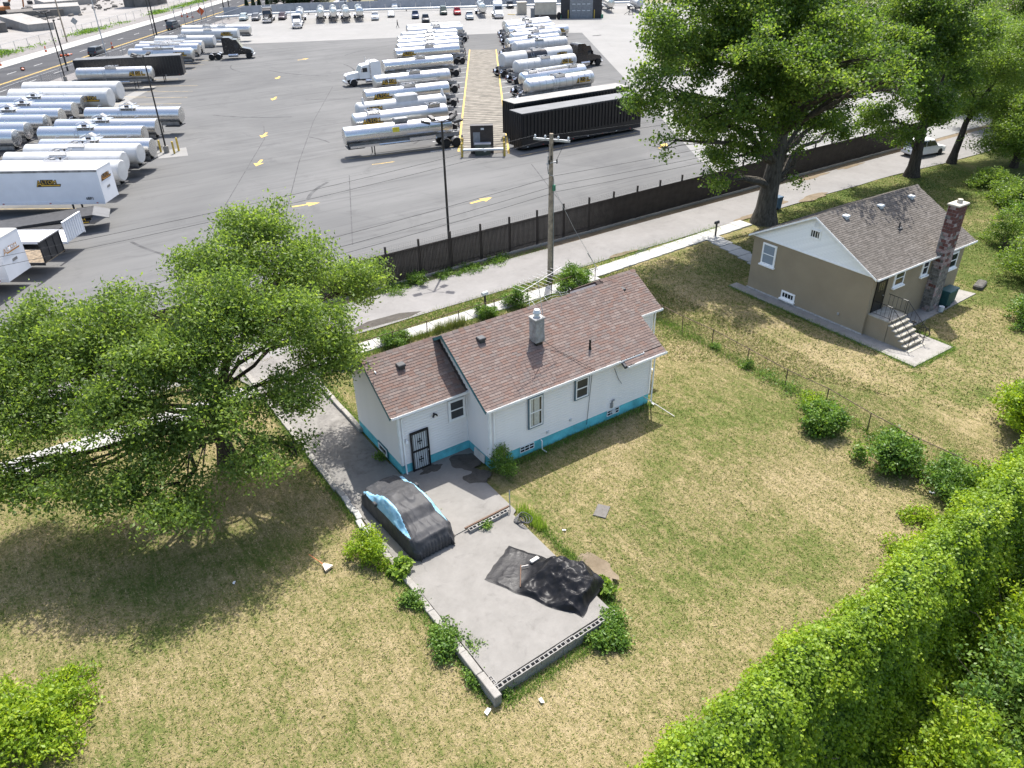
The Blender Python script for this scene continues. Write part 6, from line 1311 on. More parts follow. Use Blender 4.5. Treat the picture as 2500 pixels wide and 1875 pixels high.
sg = thing('road_sign', 'grey diamond sign seen from behind across the street', 'sign', (26.5, 222.0, 0), rad(-30)); MB().cyl((0, 0, 0), (0, 0, 3.0), 0.05, n=6).obj('post', 'steel_grey', sg)
m = MB(); m.M = Matrix.Translation((0, -0.06, 3.2)) @ Matrix.Rotation(rad(45), 4, 'Y'); m.box(-0.6, 0.6, -0.02, 0.02, -0.6, 0.6); m.obj('board', 'steel_grey', sg)
# things glimpsed behind the cottonwoods
box_trailer('white box truck body behind the big cottonwoods', 104, 93, -30, 9.5, 'tan_box', 'trailer_roof')
booth('storage_shed', 'grey-brown metal shed behind the second cottonwood', 112, 78, 20, 6, 5, 3.6, 'booth_beige', 'wall_grey', None, False)
tag(MB().cyl((104.5, 80, 0), (104.5, 80, 3.4), 0.55, n=14).obj('blue_tank', 'blue_plastic', smooth=40), 'upright blue plastic tank between the cottonwood limbs', 'tank')
box_trailer('white trailer far behind the second cottonwood', 131, 92, -15, 14)
tag(MB().bevbox(-1.6, 1.6, -0.9, 0.9, 0, 1.4, 0.1).obj('yellow_skip', 'bollard_yellow', loc=(104.5, 69, 0), rz=0.4), 'yellow skip half hidden by leaves behind the fence', 'skip')

# ------------------------------------------------------------------ yard of the pale house: kerbs, blocks
KW = thing('block_edging', 'weathered concrete kerb and block edging around the parking pad', 'kerb wall')
y = 41.0
while y > 20.2:
    L = random.uniform(0.95, 1.25)
    if y-L < 27.5 and y > 23.5: L = 0.62
    MB().bevbox(-0.13, 0.13, -L+0.012, 0, -0.3, 0.13, 0.02).obj('kerb_stone', 'walk_concrete' if y < 27 and y > 23 else 'kerb_concrete', KW, loc=(8.5+random.uniform(-0.02, 0.02) if y > 27.5 else 8.5+random.uniform(-0.08, 0.08), y, random.uniform(-0.015, 0.015)), rz=random.uniform(-0.02, 0.02) if y > 27.5 else random.uniform(-0.12, 0.12)); y -= L
while y > 14.9:
    L = random.uniform(1.0, 1.3); MB().bevbox(-0.14, 0.14, -L+0.012, 0, -0.42, 0.10, 0.02).obj('kerb_stone', 'kerb_concrete', KW, loc=(8.52+random.uniform(-0.02, 0.02), y, random.uniform(-0.02, 0.01)), rz=random.uniform(-0.015, 0.015)); y -= L
yy = 36.8
while yy > 31.6:
    L = random.uniform(1.0, 1.3); MB().bevbox(-0.12, 0.12, -L+0.012, 0, -0.2, 0.22, 0.02).obj('kerb_stone', 'kerb_concrete', KW, loc=(11.42+random.uniform(-0.015, 0.015), yy, 0)); yy -= L
def cmu():
    m = MB(); L, W_, Hh_, t_ = 0.39, 0.19, 0.19, 0.032
    m.box(0, L, 0, t_, 0, Hh_); m.box(0, L, W_-t_, W_, 0, Hh_)
    for a, b in ((0, t_), (L/2-t_/2, L/2+t_/2), (L-t_, L)): m.box(a, b, t_+0.0005, W_-t_-0.0005, 0.0, Hh_-0.001)
    m.box(t_, L-t_, t_, W_-t_, 0.0, 0.02); return m.mesh('block', ['block_concrete'])
CM = cmu()
def cmu_row(x, y, ang, n, z, gap=0.40):
    c, s_ = math.cos(ang), math.sin(ang)
    for k in range(n): link('block', CM, KW, loc=(x+c*gap*k+random.uniform(-0.012, 0.012), y+s_*gap*k+random.uniform(-0.012, 0.012), z+random.uniform(-0.006, 0.006)), rz=ang+random.uniform(-0.025, 0.025))
cmu_row(8.55, 14.24, 0.043, 14, -0.10); cmu_row(8.75, 14.25, 0.043, 13, -0.30); cmu_row(8.55, 14.24, 0.043, 14, -0.5)
cmu_row(8.62, 14.85, rad(-90), 1, -0.10); cmu_row(11.95, 21.28, 0.05, 5, 0.03); pass
m = MB(); m.box(-0.02, 2.3, -0.05, 0.02, 0.2, 0.26); m.obj('timber', 'brown_stick', KW, loc=(11.85, 21.55, 0), rz=0.05)
tag(MB().tube([(14.05, 21.42, 0), (14.1, 21.5, 0.55), (14.22, 21.7, 1.05)], 0.022, 6).obj('leaning_pipe', 'steel_grey'), 'bent grey pipe standing at the patio corner', 'pipe')
# hose coil at the pad edge
m = MB()
for k in range(5):
    r = 0.15+0.03*k; pts = [(14.0+r*1.0*math.cos(a)+0.06*k, 20.75+r*1.3*math.sin(a)-0.05*k, 0.10+0.05*k+0.03*math.sin(3*a+k)) for a in [i*2*math.pi/18 for i in range(19)]]; m.tube(pts, 0.02, 5)
tag(m.obj('hose_coil', 'vent_metal'), 'coiled grey garden hose at the right edge of the pad', 'hose')
# splash boards and poles against the house
tag(MB().tube([(24.55, 24.45, 0.62), (25.2, 22.75, 0.03)], 0.025, 5).obj('pale_pole', 'pale_board'), 'pale pole leaning from the foundation onto the lawn', 'pole')
m = MB(); m.M = Matrix.Translation((15.02, 25.55, 0.1)) @ Matrix.Rotation(rad(8), 4, 'Y'); m.box(-0.05, 0.0, -0.55, 0.35, 0.0, 0.42); tag(m.obj('leaning_board', 'pale_board'), 'dirty board leaning on the turquoise foundation by the shrub', 'board')
m = MB(); m.tube([(15.75, 24.35, 0.02), (15.75, 24.4, 0.3), (15.85, 24.42, 0.35)], 0.03, 5); m.box(15.66, 15.95, 24.3, 24.5, 0.02, 0.24); tag(m.obj('meter_box', 'slate_trim'), 'small blue-grey meter behind the corner shrub', 'meter')
# bent wire frame behind the house
m = MB()
for k in range(5): m.tube([(-1.8, -0.5+k*0.25, 0.9+0.10*k), (0, -0.45+k*0.25, 1.25+0.06*k), (1.8, -0.5+k*0.22, 1.15+0.03*k)], 0.008, 4)
for x in (-1.5, -0.5, 0.7, 1.6): m.tube([(x, -0.6, 1.0), (x+0.1, 0.6, 1.45)], 0.008, 4)
for x in (-1.6, 1.5): m.tube([(x, -0.3, 0), (x, -0.3, 1.2)], 0.02, 4); m.tube([(x, 0.5, 0), (x, 0.5, 1.4)], 0.02, 4)
tag(m.obj('wire_frame', 'pale_panel', loc=(27.4, 36.0, -0.25)), 'bent white wire clothes frame behind the ridge of the pale house', 'wire frame')

# ------------------------------------------------------------------ covered car
def covered_car():
    nu, nv = 150, 110; L = 4.75; hw = 0.98
    prof = [(0.0, 0.62), (0.03, 0.88), (0.10, 1.0), (0.20, 1.08), (0.31, 1.40), (0.42, 1.50), (0.58, 1.48), (0.70, 1.24), (0.77, 1.04), (0.88, 0.96), (0.96, 0.84), (1.0, 0.60)]
    def top(u):
        for (a, za), (b, zb) in zip(prof, prof[1:]):
            if u <= b: t = (u-a)/(b-a); t = t*t*(3-2*t)*0.5+t*0.5; return za+(zb-za)*t
        return prof[-1][1]
    vs = []; mi = []
    for i in range(nu+1):
        u = i/nu; zt = top(u); e = min(1.0, min(u, 1-u)/0.07); w = hw*(0.80+0.20*math.sin(math.pi*0.5*e))
        x = (u-0.5)*L
        for j in range(nv+1):
            v = j/nv*2-1; a = abs(v)
            if a < 0.50: yy = a/0.50*0.74; zz = zt-0.05*(a/0.5)**3
            elif a < 0.72: t = (a-0.5)/0.22; yy = 0.74+0.23*t**0.8; zz = zt-0.05-(zt-0.86)*t*0.85 if zt > 0.95 else zt-0.05-0.25*t
            else: t = (a-0.72)/0.28; zb = (zt-0.05-(zt-0.86)*0.85) if zt > 0.95 else zt-0.30; yy = 0.97+0.06*t; zz = zb*(1-t)+0.03*t
            yy *= w*math.copysign(1, v); P = Vector((x*1.9, yy*2.2, zz*1.8))
            wr = mnoise.noise(P*1.3)*0.035+mnoise.ridged_multi_fractal(Vector((x*0.9+yy*1.4, yy*2.6-x*0.6, zz*1.2)), 0.9, 2.2, 3, 0.8, 1.6)*0.034
            k = 0.4 if zz < 0.1 else 1.0
            x2 = x*(1.0 if 0.05 < u < 0.95 else (1.0 if zz > 0.4 else 1.03))
            vs.append((x2+0.02*mnoise.noise(P*2+Vector((7, 0, 0))), yy+wr*0.8*math.copysign(1, v)*k, zz+wr*k+(0 if a < 0.72 else 0)))
    fs = []
    for i in range(nu):
        for j in range(nv):
            fs.append((i*(nv+1)+j, i*(nv+1)+j+1, (i+1)*(nv+1)+j+1, (i+1)*(nv+1)+j)); v = abs((j+0.5)/nv*2-1); u = (i+0.5)/nu
            k_ = abs(u-0.52)/0.44; edge = 0.47+0.015*math.sin(u*9+1)+0.14*k_**3; mi.append(1 if edge < v < 0.74-0.12*k_**4 and k_ < 1 else 0)
    # close the ends down to the ground
    me = bpy.data.meshes.new('covered_car'); me.from_pydata(vs, [], fs); me.materials.append(MATS['cover_black']); me.materials.append(MATS['cover_blue']); me.polygons.foreach_set('material_index', mi); me.polygons.foreach_set('use_smooth', [True]*len(fs))
    bm = bmesh.new(); bm.from_mesh(me); bm.verts.ensure_lookup_table()
    for i0 in (0, nu):
        bm.verts.ensure_lookup_table()
        ring = [bm.verts[i0*(nv+1)+j] for j in range(nv+1)]; lo = [bm.verts.new((v.co.x+(0.05 if i0 else -0.05)+0.03*math.sin(k*0.9), v.co.y*1.02, 0.03)) for k, v in enumerate(ring)]; md = [bm.verts.new((v.co.x+(0.09 if i0 else -0.09)+0.025*math.sin(k*0.9), v.co.y*1.0, v.co.z*0.5+0.06)) for k, v in enumerate(ring)]
        for k in range(nv):
            for A, B_ in ((ring, md), (md, lo)):
                f_ = bm.faces.new((A[k], A[k+1], B_[k+1], B_[k])); f_.smooth = True
    bmesh.ops.recalc_face_normals(bm, faces=bm.faces); bm.to_mesh(me); bm.free()
    t = thing('covered_car', 'car under a wrinkled black cover with light blue side panels', 'car', (10.12, 23.55, 0.06), rad(93)); link('car_cover', me, t)
    for s in (-1, 1):
        for x in (-1.45, 1.5): wheel(t, x, s*0.80, 0.33, 0.22)
    for s in (-1, 1): MB().bevbox(0.62, 0.86, s*1.03-0.07, s*1.03+0.07, 0.92, 1.08, 0.03).obj('mirror_bulge', 'cover_black', t)
    MB().tube([(2.42, -0.5, 0.1), (2.46, 0, 0.05), (2.42, 0.5, 0.1)], 0.03, 5).obj('hem', 'cover_black', t)
covered_car()
# crumpled tarp
def tarp():
    n = 110; c0, c1, c2, c3 = Vector((11.0, 18.75)), Vector((12.85, 19.75)), Vector((14.9, 15.9)), Vector((12.95, 14.95))   # flat end .. bulky end
    vs = []
    for i in range(n+1):
        for j in range(n+1):
            u, v = i/n, j/n; p = c0.lerp(c3, u).lerp(c1.lerp(c2, u), v); x, y_ = p
            q = Vector((x, y_, 0)); wob = mnoise.noise_vector(q*1.1)*0.30*smooth(0.1, 0.5, u); x += wob.x; y_ += wob.y
            if u < 0.3: x += 0.06*mnoise.noise(q*3); y_ += 0.06*mnoise.noise(q*3+Vector((5, 0, 0)))
            lump = 0.42*math.exp(-((x-13.75)**2/0.75+(y_-16.2)**2/0.75))+0.34*math.exp(-((x-13.35)**2/0.35+(y_-17.35)**2/0.4))+0.30*math.exp(-((x-14.1)**2/0.4+(y_-17.2)**2/0.45))
            r = mnoise.ridged_multi_fractal(Vector((x*1.15, y_*1.15, 0.3)), 1.1, 2.2, 4, 0.9, 1.8)
            z = 0.075+lump*1.25+r*(0.03+0.15*smooth(0.3, 0.5, u))+0.09*smooth(0.3, 0.5, u)*mnoise.noise(Vector((x*4, y_*4, 2)))
            e = min(u, 1-u, v, 1-v); z = 0.068+(z-0.068)*smooth(0, 0.06, e)+0.004
            vs.append((x, y_, max(0.068, z)))
    fs = [(i*(n+1)+j, (i+1)*(n+1)+j, (i+1)*(n+1)+j+1, i*(n+1)+j+1) for i in range(n) for j in range(n)]
    me = bpy.data.meshes.new('tarp'); me.from_pydata(vs, [], fs); me.materials.append(MATS['tarp_black']); me.polygons.foreach_set('use_smooth', [True]*len(fs)); me.set_sharp_from_angle(angle=rad(50))
    tag(link('tarp', me), 'crumpled shiny black plastic tarp heaped on the parking pad', 'tarp')
tarp()
tag(MB().bevbox(-0.2, 0.2, -0.08, 0.08, 0, 0.07, 0.01).obj('white_block', 'pale_board', loc=(13.15, 18.35, 0.20), rz=0.1), 'white foam block lying on the black tarp', 'block')
tag(MB().tube([(11.9, 17.55, 0.14), (12.55, 18.45, 0.20)], 0.025, 5).obj('stick', 'brown_stick'), 'long brown stick lying on the black tarp', 'stick')
tag(MB().tube([(12.5, 18.35, 0.22), (12.78, 18.25, 0.22)], 0.02, 5).obj('stick', 'pale_board'), 'short white stick lying on the black tarp', 'stick')
# chair
q = thing('chair', 'black slat-back chair standing on the grass under the elm', 'chair', (6.25, 32.0, 0), rad(200))
for x in (-0.2, 0.2):
    MB().box(x-0.02, x+0.02, -0.22, -0.18, 0, 0.45).obj('leg', 'black_metal', q); MB().box(x-0.02, x+0.02, 0.18, 0.22, 0, 1.0).obj('leg', 'black_metal', q)
MB().bevbox(-0.23, 0.23, -0.24, 0.22, 0.45, 0.49, 0.01).obj('seat', 'vent_metal', q)
for k in range(4): MB().box(-0.18, 0.18, 0.19, 0.21, 0.58+k*0.11, 0.63+k*0.11).obj('back_slat', 'black_metal', q)
# broom
q = thing('broom', 'broom with orange handle and straw head lying on the lawn', 'broom', (6.2, 23.0, 0), 0.3)
MB().cyl((0, 0.12, 0.10), (-0.03, 1.0, 0.16), 0.016, n=6).obj('handle', 'broom_orange', q); MB().add([(-0.2, -0.22, 0.05), (0.2, -0.22, 0.05), (0.06, 0.14, 0.06), (-0.06, 0.14, 0.06), (-0.2, -0.22, 0.13), (0.2, -0.22, 0.13), (0.06, 0.14, 0.15), (-0.06, 0.14, 0.15)], [(0, 3, 2, 1), (4, 5, 6, 7), (0, 1, 5, 4), (1, 2, 6, 5), (2, 3, 7, 6), (3, 0, 4, 7)]).obj('bristles', 'broom_straw', q)
# mailboxes, bins, small stones, litter
def mailbox(label, x, y, mat):
    q = thing('mailbox', label, 'mailbox', (x, y, 0), 0.1); MB().box(-0.05, 0.05, -0.05, 0.05, 0, 1.05).obj('post', 'black_metal', q); m = MB(); m.box(-0.22, 0.22, -0.1, 0.1, 1.05, 1.17); m.cyl((-0.22, 0, 1.17), (0.22, 0, 1.17), 0.1, n=12); m.obj('box', mat, q)
mailbox('white mailbox on the front fence of the pale house', 24.2, 39.3, 'pale_panel'); mailbox('dark mailbox beside the sidewalk near the cottonwood', 46.4, 39.7, 'vent_metal')
def bin_(label, x, y, h, w, mat, a=0.0):
    q = thing('wheelie_bin', label, 'bin', (x, y, 0), a); MB().add([(-w*0.42, -w*0.42, 0.03), (w*0.42, -w*0.42, 0.03), (w*0.42, w*0.42, 0.03), (-w*0.42, w*0.42, 0.03), (-w/2, -w/2, h), (w/2, -w/2, h), (w/2, w/2, h), (-w/2, w/2, h)], [(0, 3, 2, 1), (4, 5, 6, 7), (0, 1, 5, 4), (1, 2, 6, 5), (2, 3, 7, 6), (3, 0, 4, 7)]).obj('body', mat, q); MB().bevbox(-w/2-0.03, w/2+0.03, -w/2-0.05, w/2+0.03, h, h+0.09, 0.03).obj('lid', mat, q)
    for s in (-1, 1): wheel(q, -w*0.3, s*w*0.45, 0.12, 0.05, False)
bin_('dark blue wheelie bin behind the big cottonwood trunk', 55.6, 41.2, 1.05, 0.65, 'bin_blue'); bin_('green bin beside the brick chimney', 48.6, 21.95, 1.1, 0.68, 'bin_teal'); bin_('second dark bin against the taupe wall right of chimney', 49.4, 22.1, 1.0, 0.62, 'bin_teal')
m = MB(); m.cyl((0, 0, 0), (0, 0, 0.36), 0.14, 0.17, 14); tag(m.obj('bucket', 'pale_panel', loc=(47.6, 21.55, 0.05), smooth=40), 'white bucket at the foot of the brick chimney', 'bucket')
tag(MB().bevbox(-0.7, 0.7, -0.3, 0.3, -0.05, 0.28, 0.08).obj('stone_block', 'stone_dark', loc=(53.5, 22.2, 0), rz=0.25), 'dark stone block on the lawn right of the brick house', 'stone')
q = thing('bicycle', 'dark bicycle leaning by the brick steps', 'bicycle', (43.2, 20.7, 0.05), rad(-70))
for x in (-0.5, 0.5):
    MB().tube([(x+0.33*math.cos(a), 0.02, 0.34+0.33*math.sin(a)) for a in [i*2*math.pi/20 for i in range(21)]], 0.022, 5).obj('wheel', 'rubber', q)
MB().tube([(-0.5, 0, 0.34), (-0.15, 0, 0.8), (0.35, 0, 0.82), (0.5, 0, 0.34)], 0.018, 5).obj('frame', 'black_metal', q); MB().tube([(-0.15, 0, 0.8), (0.0, 0, 0.34), (0.35, 0, 0.82)], 0.018, 5).obj('frame', 'black_metal', q); MB().tube([(0.4, -0.28, 1.0), (0.36, 0, 0.95), (0.4, 0.28, 1.0)], 0.016, 5).obj('handlebar', 'black_metal', q); MB().bevbox(-0.28, -0.02, -0.07, 0.07, 0.86, 0.92, 0.02).obj('saddle', 'rubber', q)
def litter(label, x, y, s_, a): 
    m = MB(); m.add([(-s_, -s_*0.6, 0.01), (s_, -s_*0.5, 0.03), (s_*0.9, s_*0.6, 0.02), (-s_*0.8, s_*0.5, 0.04), (0, 0, 0.07)], [(0, 1, 4), (1, 2, 4), (2, 3, 4), (3, 0, 4), (0, 3, 2, 1)]); tag(m.obj('litter', 'litter_white', loc=(x, y, lawnz(x, y)+0.05), rz=a), label, 'litter', 'scraps of white litter on the grass')
litter('white scrap by the lower corner of the block edging', 8.1, 14.0, 0.13, 0.4); litter('white scrap on the lawn below the pad', 9.8, 13.3, 0.11, 1.4); litter('white scrap by the vine fence corner', 30.6, 11.9, 0.14, 2.2); litter('white scrap on the lawn left of the broom', 2.9, 24.3, 0.08, 0.9); litter('white scrap on the dry lawn beside the tarp', 15.3, 19.2, 0.08, 2.4)
tag(MB().bevbox(-0.4, 0.4, -0.28, 0.28, -0.02, 0.03, 0.01).obj('lawn_cover', 'rubble', loc=(17.4, 19.25, lawnz(17.4, 19.25)+0.02), rz=0.6), 'flat concrete cover sunk in the lawn', 'cover')
# walking person far back
def person():
    t = thing('person', 'person in dark clothes walking across the pale concrete', 'person', (90.9, 182.8, 0), rad(-40))
    V = [(0, 0, 0.95), (0, 0, 1.2), (0, 0, 1.42), (0, 0.02, 1.55), (0.02, 0.02, 1.66), (0.02, 0.02, 1.76), (0, 0.18, 1.42), (-0.12, 0.22, 1.15), (-0.02, 0.22, 0.9), (0, -0.18, 1.42), (0.14, -0.22, 1.17), (0.28, -0.2, 0.98), (0, 0.09, 0.9), (0.2, 0.09, 0.5), (0.28, 0.09, 0.07), (0.42, 0.09, 0.04), (0, -0.09, 0.9), (-0.08, -0.09, 0.5), (-0.34, -0.09, 0.14), (-0.24, -0.09, 0.05)]
    Eg = [(0, 1), (1, 2), (2, 3), (3, 4), (4, 5), (2, 6), (6, 7), (7, 8), (2, 9), (9, 10), (10, 11), (0, 12), (12, 13), (13, 14), (14, 15), (0, 16), (16, 17), (17, 18), (18, 19)]
    Rr = [.14, .14, .15, .06, .095, .08, .07, .05, .04, .07, .05, .04, .09, .07, .05, .04, .09, .07, .05, .04]
    me = bpy.data.meshes.new('body'); me.from_pydata(V, Eg, []); o = bpy.data.objects.new('body', me); COL.objects.link(o)
    sk = o.modifiers.new('s', 'SKIN'); sv = me.skin_vertices[0].data
    for i, r in enumerate(Rr): sv[i].radius = (r, r)
    sv[0].use_root = True; o.modifiers.new('d', 'SUBSURF').levels = 1
    dg = bpy.context.evaluated_depsgraph_get(); m2 = bpy.data.meshes.new_from_object(o.evaluated_get(dg)); bpy.data.objects.remove(o)
    m2.materials.clear(); m2.materials.append(MATS['cloth_dark']); m2.materials.append(MATS['skin'])
    for p in m2.polygons:
        p.use_smooth = True
        if p.center.z > 1.56 or (p.center.z < 1.0 and abs(p.center.y) > 0.185): p.material_index = 1
    link('body', m2, t)
    h_ = MB(); h_.M = Matrix.Translation((0.0, 0.02, 1.74)); h_.lathe_x([(-0.1, 0.01), (-0.08, 0.07), (0, 0.1), (0.07, 0.07), (0.09, 0.01)], 10); h_.obj('hair', 'hair_dark', t, smooth=60)
person()
# ------------------------------------------------------------------ foliage
def leaf_mesh(name, C, size, mat, up=0.5, aspect=0.55, nrm=None, droop=0.0, tone=None):
    """many small leaf faces; C (N,3) centres, size (N,) lengths"""
    n = len(C); R = RNG.normal(size=(n, 3)); R[:, 2] += up*1.6
    if nrm is not None: R = R*0.75+nrm*1.2
    R /= np.linalg.norm(R, axis=1)[:, None]
    T = RNG.normal(size=(n, 3)); T[:, 2] -= droop; T -= R*np.sum(T*R, axis=1)[:, None]; T /= np.linalg.norm(T, axis=1)[:, None]+1e-9
    B_ = np.cross(R, T); s = size[:, None]
    fold = R*s*0.10
    V = np.empty((n, 4, 3)); V[:, 0] = C-T*s*0.5; V[:, 1] = C+B_*s*aspect*0.5-fold*0.6+T*s*0.05; V[:, 2] = C+T*s*0.5-fold; V[:, 3] = C-B_*s*aspect*0.5-fold*0.6+T*s*0.05
    me = bpy.data.meshes.new(name); me.vertices.add(n*4); me.vertices.foreach_set('co', V.reshape(-1).astype(np.float32))
    me.loops.add(n*4); me.loops.foreach_set('vertex_index', np.arange(n*4, dtype=np.int32)); me.polygons.add(n)
    me.polygons.foreach_set('loop_start', np.arange(0, n*4, 4, dtype=np.int32)); me.polygons.foreach_set('loop_total', np.full(n, 4, dtype=np.int32))
    at = me.attributes.new('rnd', 'FLOAT', 'FACE'); v = RNG.random(n) if tone is None else np.clip(tone+RNG.normal(0, 0.22, n), 0, 1)
    at.data.foreach_set('value', v.astype(np.float32)); me.materials.append(MATS[mat]); me.update(calc_edges=True); return me
def clumps(c, r, n_leaf, per=45, spread=0.32, shell=0.75, flat=1.0):
    """leaf centres gathered in sprays through an ellipsoid; returns centres and a tone per spray"""
    k = max(1, int(n_leaf/per)); d = RNG.normal(size=(k, 3)); d /= np.linalg.norm(d, axis=1)[:, None]
    rr = RNG.random(k)**(1/3)*(1-shell)+shell*RNG.random(k)**0.35
    wob = 1+0.38*np.sin(d[:, 0]*5+c[0])*np.cos(d[:, 1]*4+c[1]*2)
    P = np.array(c)+d*(rr*wob)[:, None]*np.array(r)
    t = RNG.random(k); cc = np.repeat(P, per, axis=0)+RNG.normal(size=(k*per, 3))*spread*np.array([1, 1, 0.6*flat]); return cc, np.repeat(t, per)
def branch_mb(m, a, b, r0, r1, sag=0.0, n=6, wig=0.12, seg=6):
    a, b = Vector(a), Vector(b); pts = []; L = (b-a).length
    for i in range(seg+1):
        t = i/seg; p = a.lerp(b, t)+Vector((0, 0, sag*L*4*t*(1-t)))
        if 0 < i < seg: p += Vector((random.uniform(-1, 1), random.uniform(-1, 1), random.uniform(-0.5, 0.5)))*wig*L*0.35
        pts.append(tuple(p))
    m.tube(pts, [r0+(r1-r0)*i/seg for i in range(seg+1)], n); return pts
def tree(label, base, trunk, blobs, leafmat, n_leaf, lsize, bark='bark', r0=0.5, group=None, forks=None, name='tree', per=45, spread=0.34, cat='tree', up=0.5, twigs=9, aspect=0.55):
    """trunk: points (relative to base) of the bole; blobs: (x,y,z,rx,rz,weight) world"""
    t = thing(name, label, cat, base, 0, group); bx, by, bz = base; m = MB(); P = [Vector(p) for p in trunk]
    k = len(P); rs = [r0*1.35]+[r0*(1-0.6*(i/(k-1))) for i in range(1, k)]
    m.tube([tuple(p) for p in P], rs, 12); fork = P[-1]
    C_, T_ = [], []; tot = sum(b[5]*b[3]*b[3]*b[4] for b in blobs)
    for (x, y, z, rx, rz, w) in blobs:
        tgt = Vector((x-bx, y-by, z-bz))
        j = min(range(1, k), key=lambda i: (P[i]-tgt).length+abs(P[i].z-tgt.z*0.55)*0.8)
        pts = branch_mb(m, P[j], tgt-Vector((0, 0, rz*0.25)), min(rs[j]*0.45, 0.30), 0.04, 0.07, 7)
        for q in range(twigs):
            d = Vector((random.gauss(0, 1), random.gauss(0, 1), random.gauss(0.1, 0.7))).normalized(); e = tgt+Vector((d.x*rx, d.y*rx, d.z*rz))*random.uniform(0.6, 0.95)
            branch_mb(m, pts[random.randint(2, len(pts)-1)], e, 0.05, 0.012, 0.03, 4, 0.1, 3)
        nn = int(n_leaf*w*rx*rx*rz/tot); c, tn = clumps((x-bx, y-by, z-bz), (rx, rx, rz), nn, per, spread); C_.append(c); T_.append(tn)
    m.obj('trunk', bark, t, smooth=60); C_ = np.concatenate(C_); T_ = np.concatenate(T_)
    me = leaf_mesh('crown', C_, RNG.uniform(0.7, 1.25, len(C_))*lsize, leafmat, up, aspect, tone=T_*0.8+0.1); o = link('crown', me, t); return t
# elm on the left
EB = [(9.4, 34.8, 10.2, 1.7, 1.1, 1), (7.0, 33.5, 9.5, 1.8, 1.1, 1), (10.1, 32.4, 9.0, 1.8, 1.1, 1), (13.0, 33.2, 7.2, 1.6, 1.0, 1), (7.5, 28.6, 8.5, 1.8, 1.1, 1), (4.3, 28.6, 8.0, 1.8, 1.1, 1), (2.3, 32.6, 8.3, 1.8, 1.1, 1), (-0.3, 34.4, 8.0, 1.7, 1.1, 1), (-1.8, 31.5, 5.8, 1.6, 1.0, 1), (1.1, 29.1, 6.4, 1.7, 1.1, 1), (4.5, 26.8, 6.2, 1.5, 0.9, 1), (9.7, 29.9, 7.0, 1.6, 1.0, 1), (7.5, 27.5, 5.5, 1.4, 0.9, 1), (-1.6, 29.5, 4.0, 1.4, 0.9, 1), (0.3, 27.4, 3.8, 1.5, 0.9, 1), (1.9, 25.9, 3.6, 1.4, 0.9, 1), (4.7, 25.3, 4.4, 1.2, 0.7, 1), (5.9, 29.6, 9.3, 1.7, 1.1, 1), (9.7, 28.8, 5.8, 1.4, 0.9, 1), (-2.1, 33.6, 7.3, 1.7, 1.1, 1), (-3.8, 32.8, 5.8, 1.7, 1.1, 1), (6.9, 26.8, 3.4, 0.9, 0.6, 1), (2.9, 29.9, 7.5, 1.7, 1.1, 1), (0.3, 31.9, 7.0, 1.7, 1.1, 1), (2.2, 27.9, 5.0, 1.5, 0.9, 1), (-4.0, 30.4, 4.2, 1.4, 0.9, 1)]
tree('broad green elm spreading over the lawn left of the driveway', (5.1, 32.4, 0), [(0, 0, -0.2), (0.0, -0.1, 1.0), (-0.1, -0.3, 2.0), (-0.1, -0.7, 3.2), (0.2, -1.3, 4.6), (0.8, -1.8, 6.4)], EB, 'leaf_elm', 160000, 0.16, 'bark_dark', 0.42, per=110, spread=0.34, aspect=0.5, up=0.25)
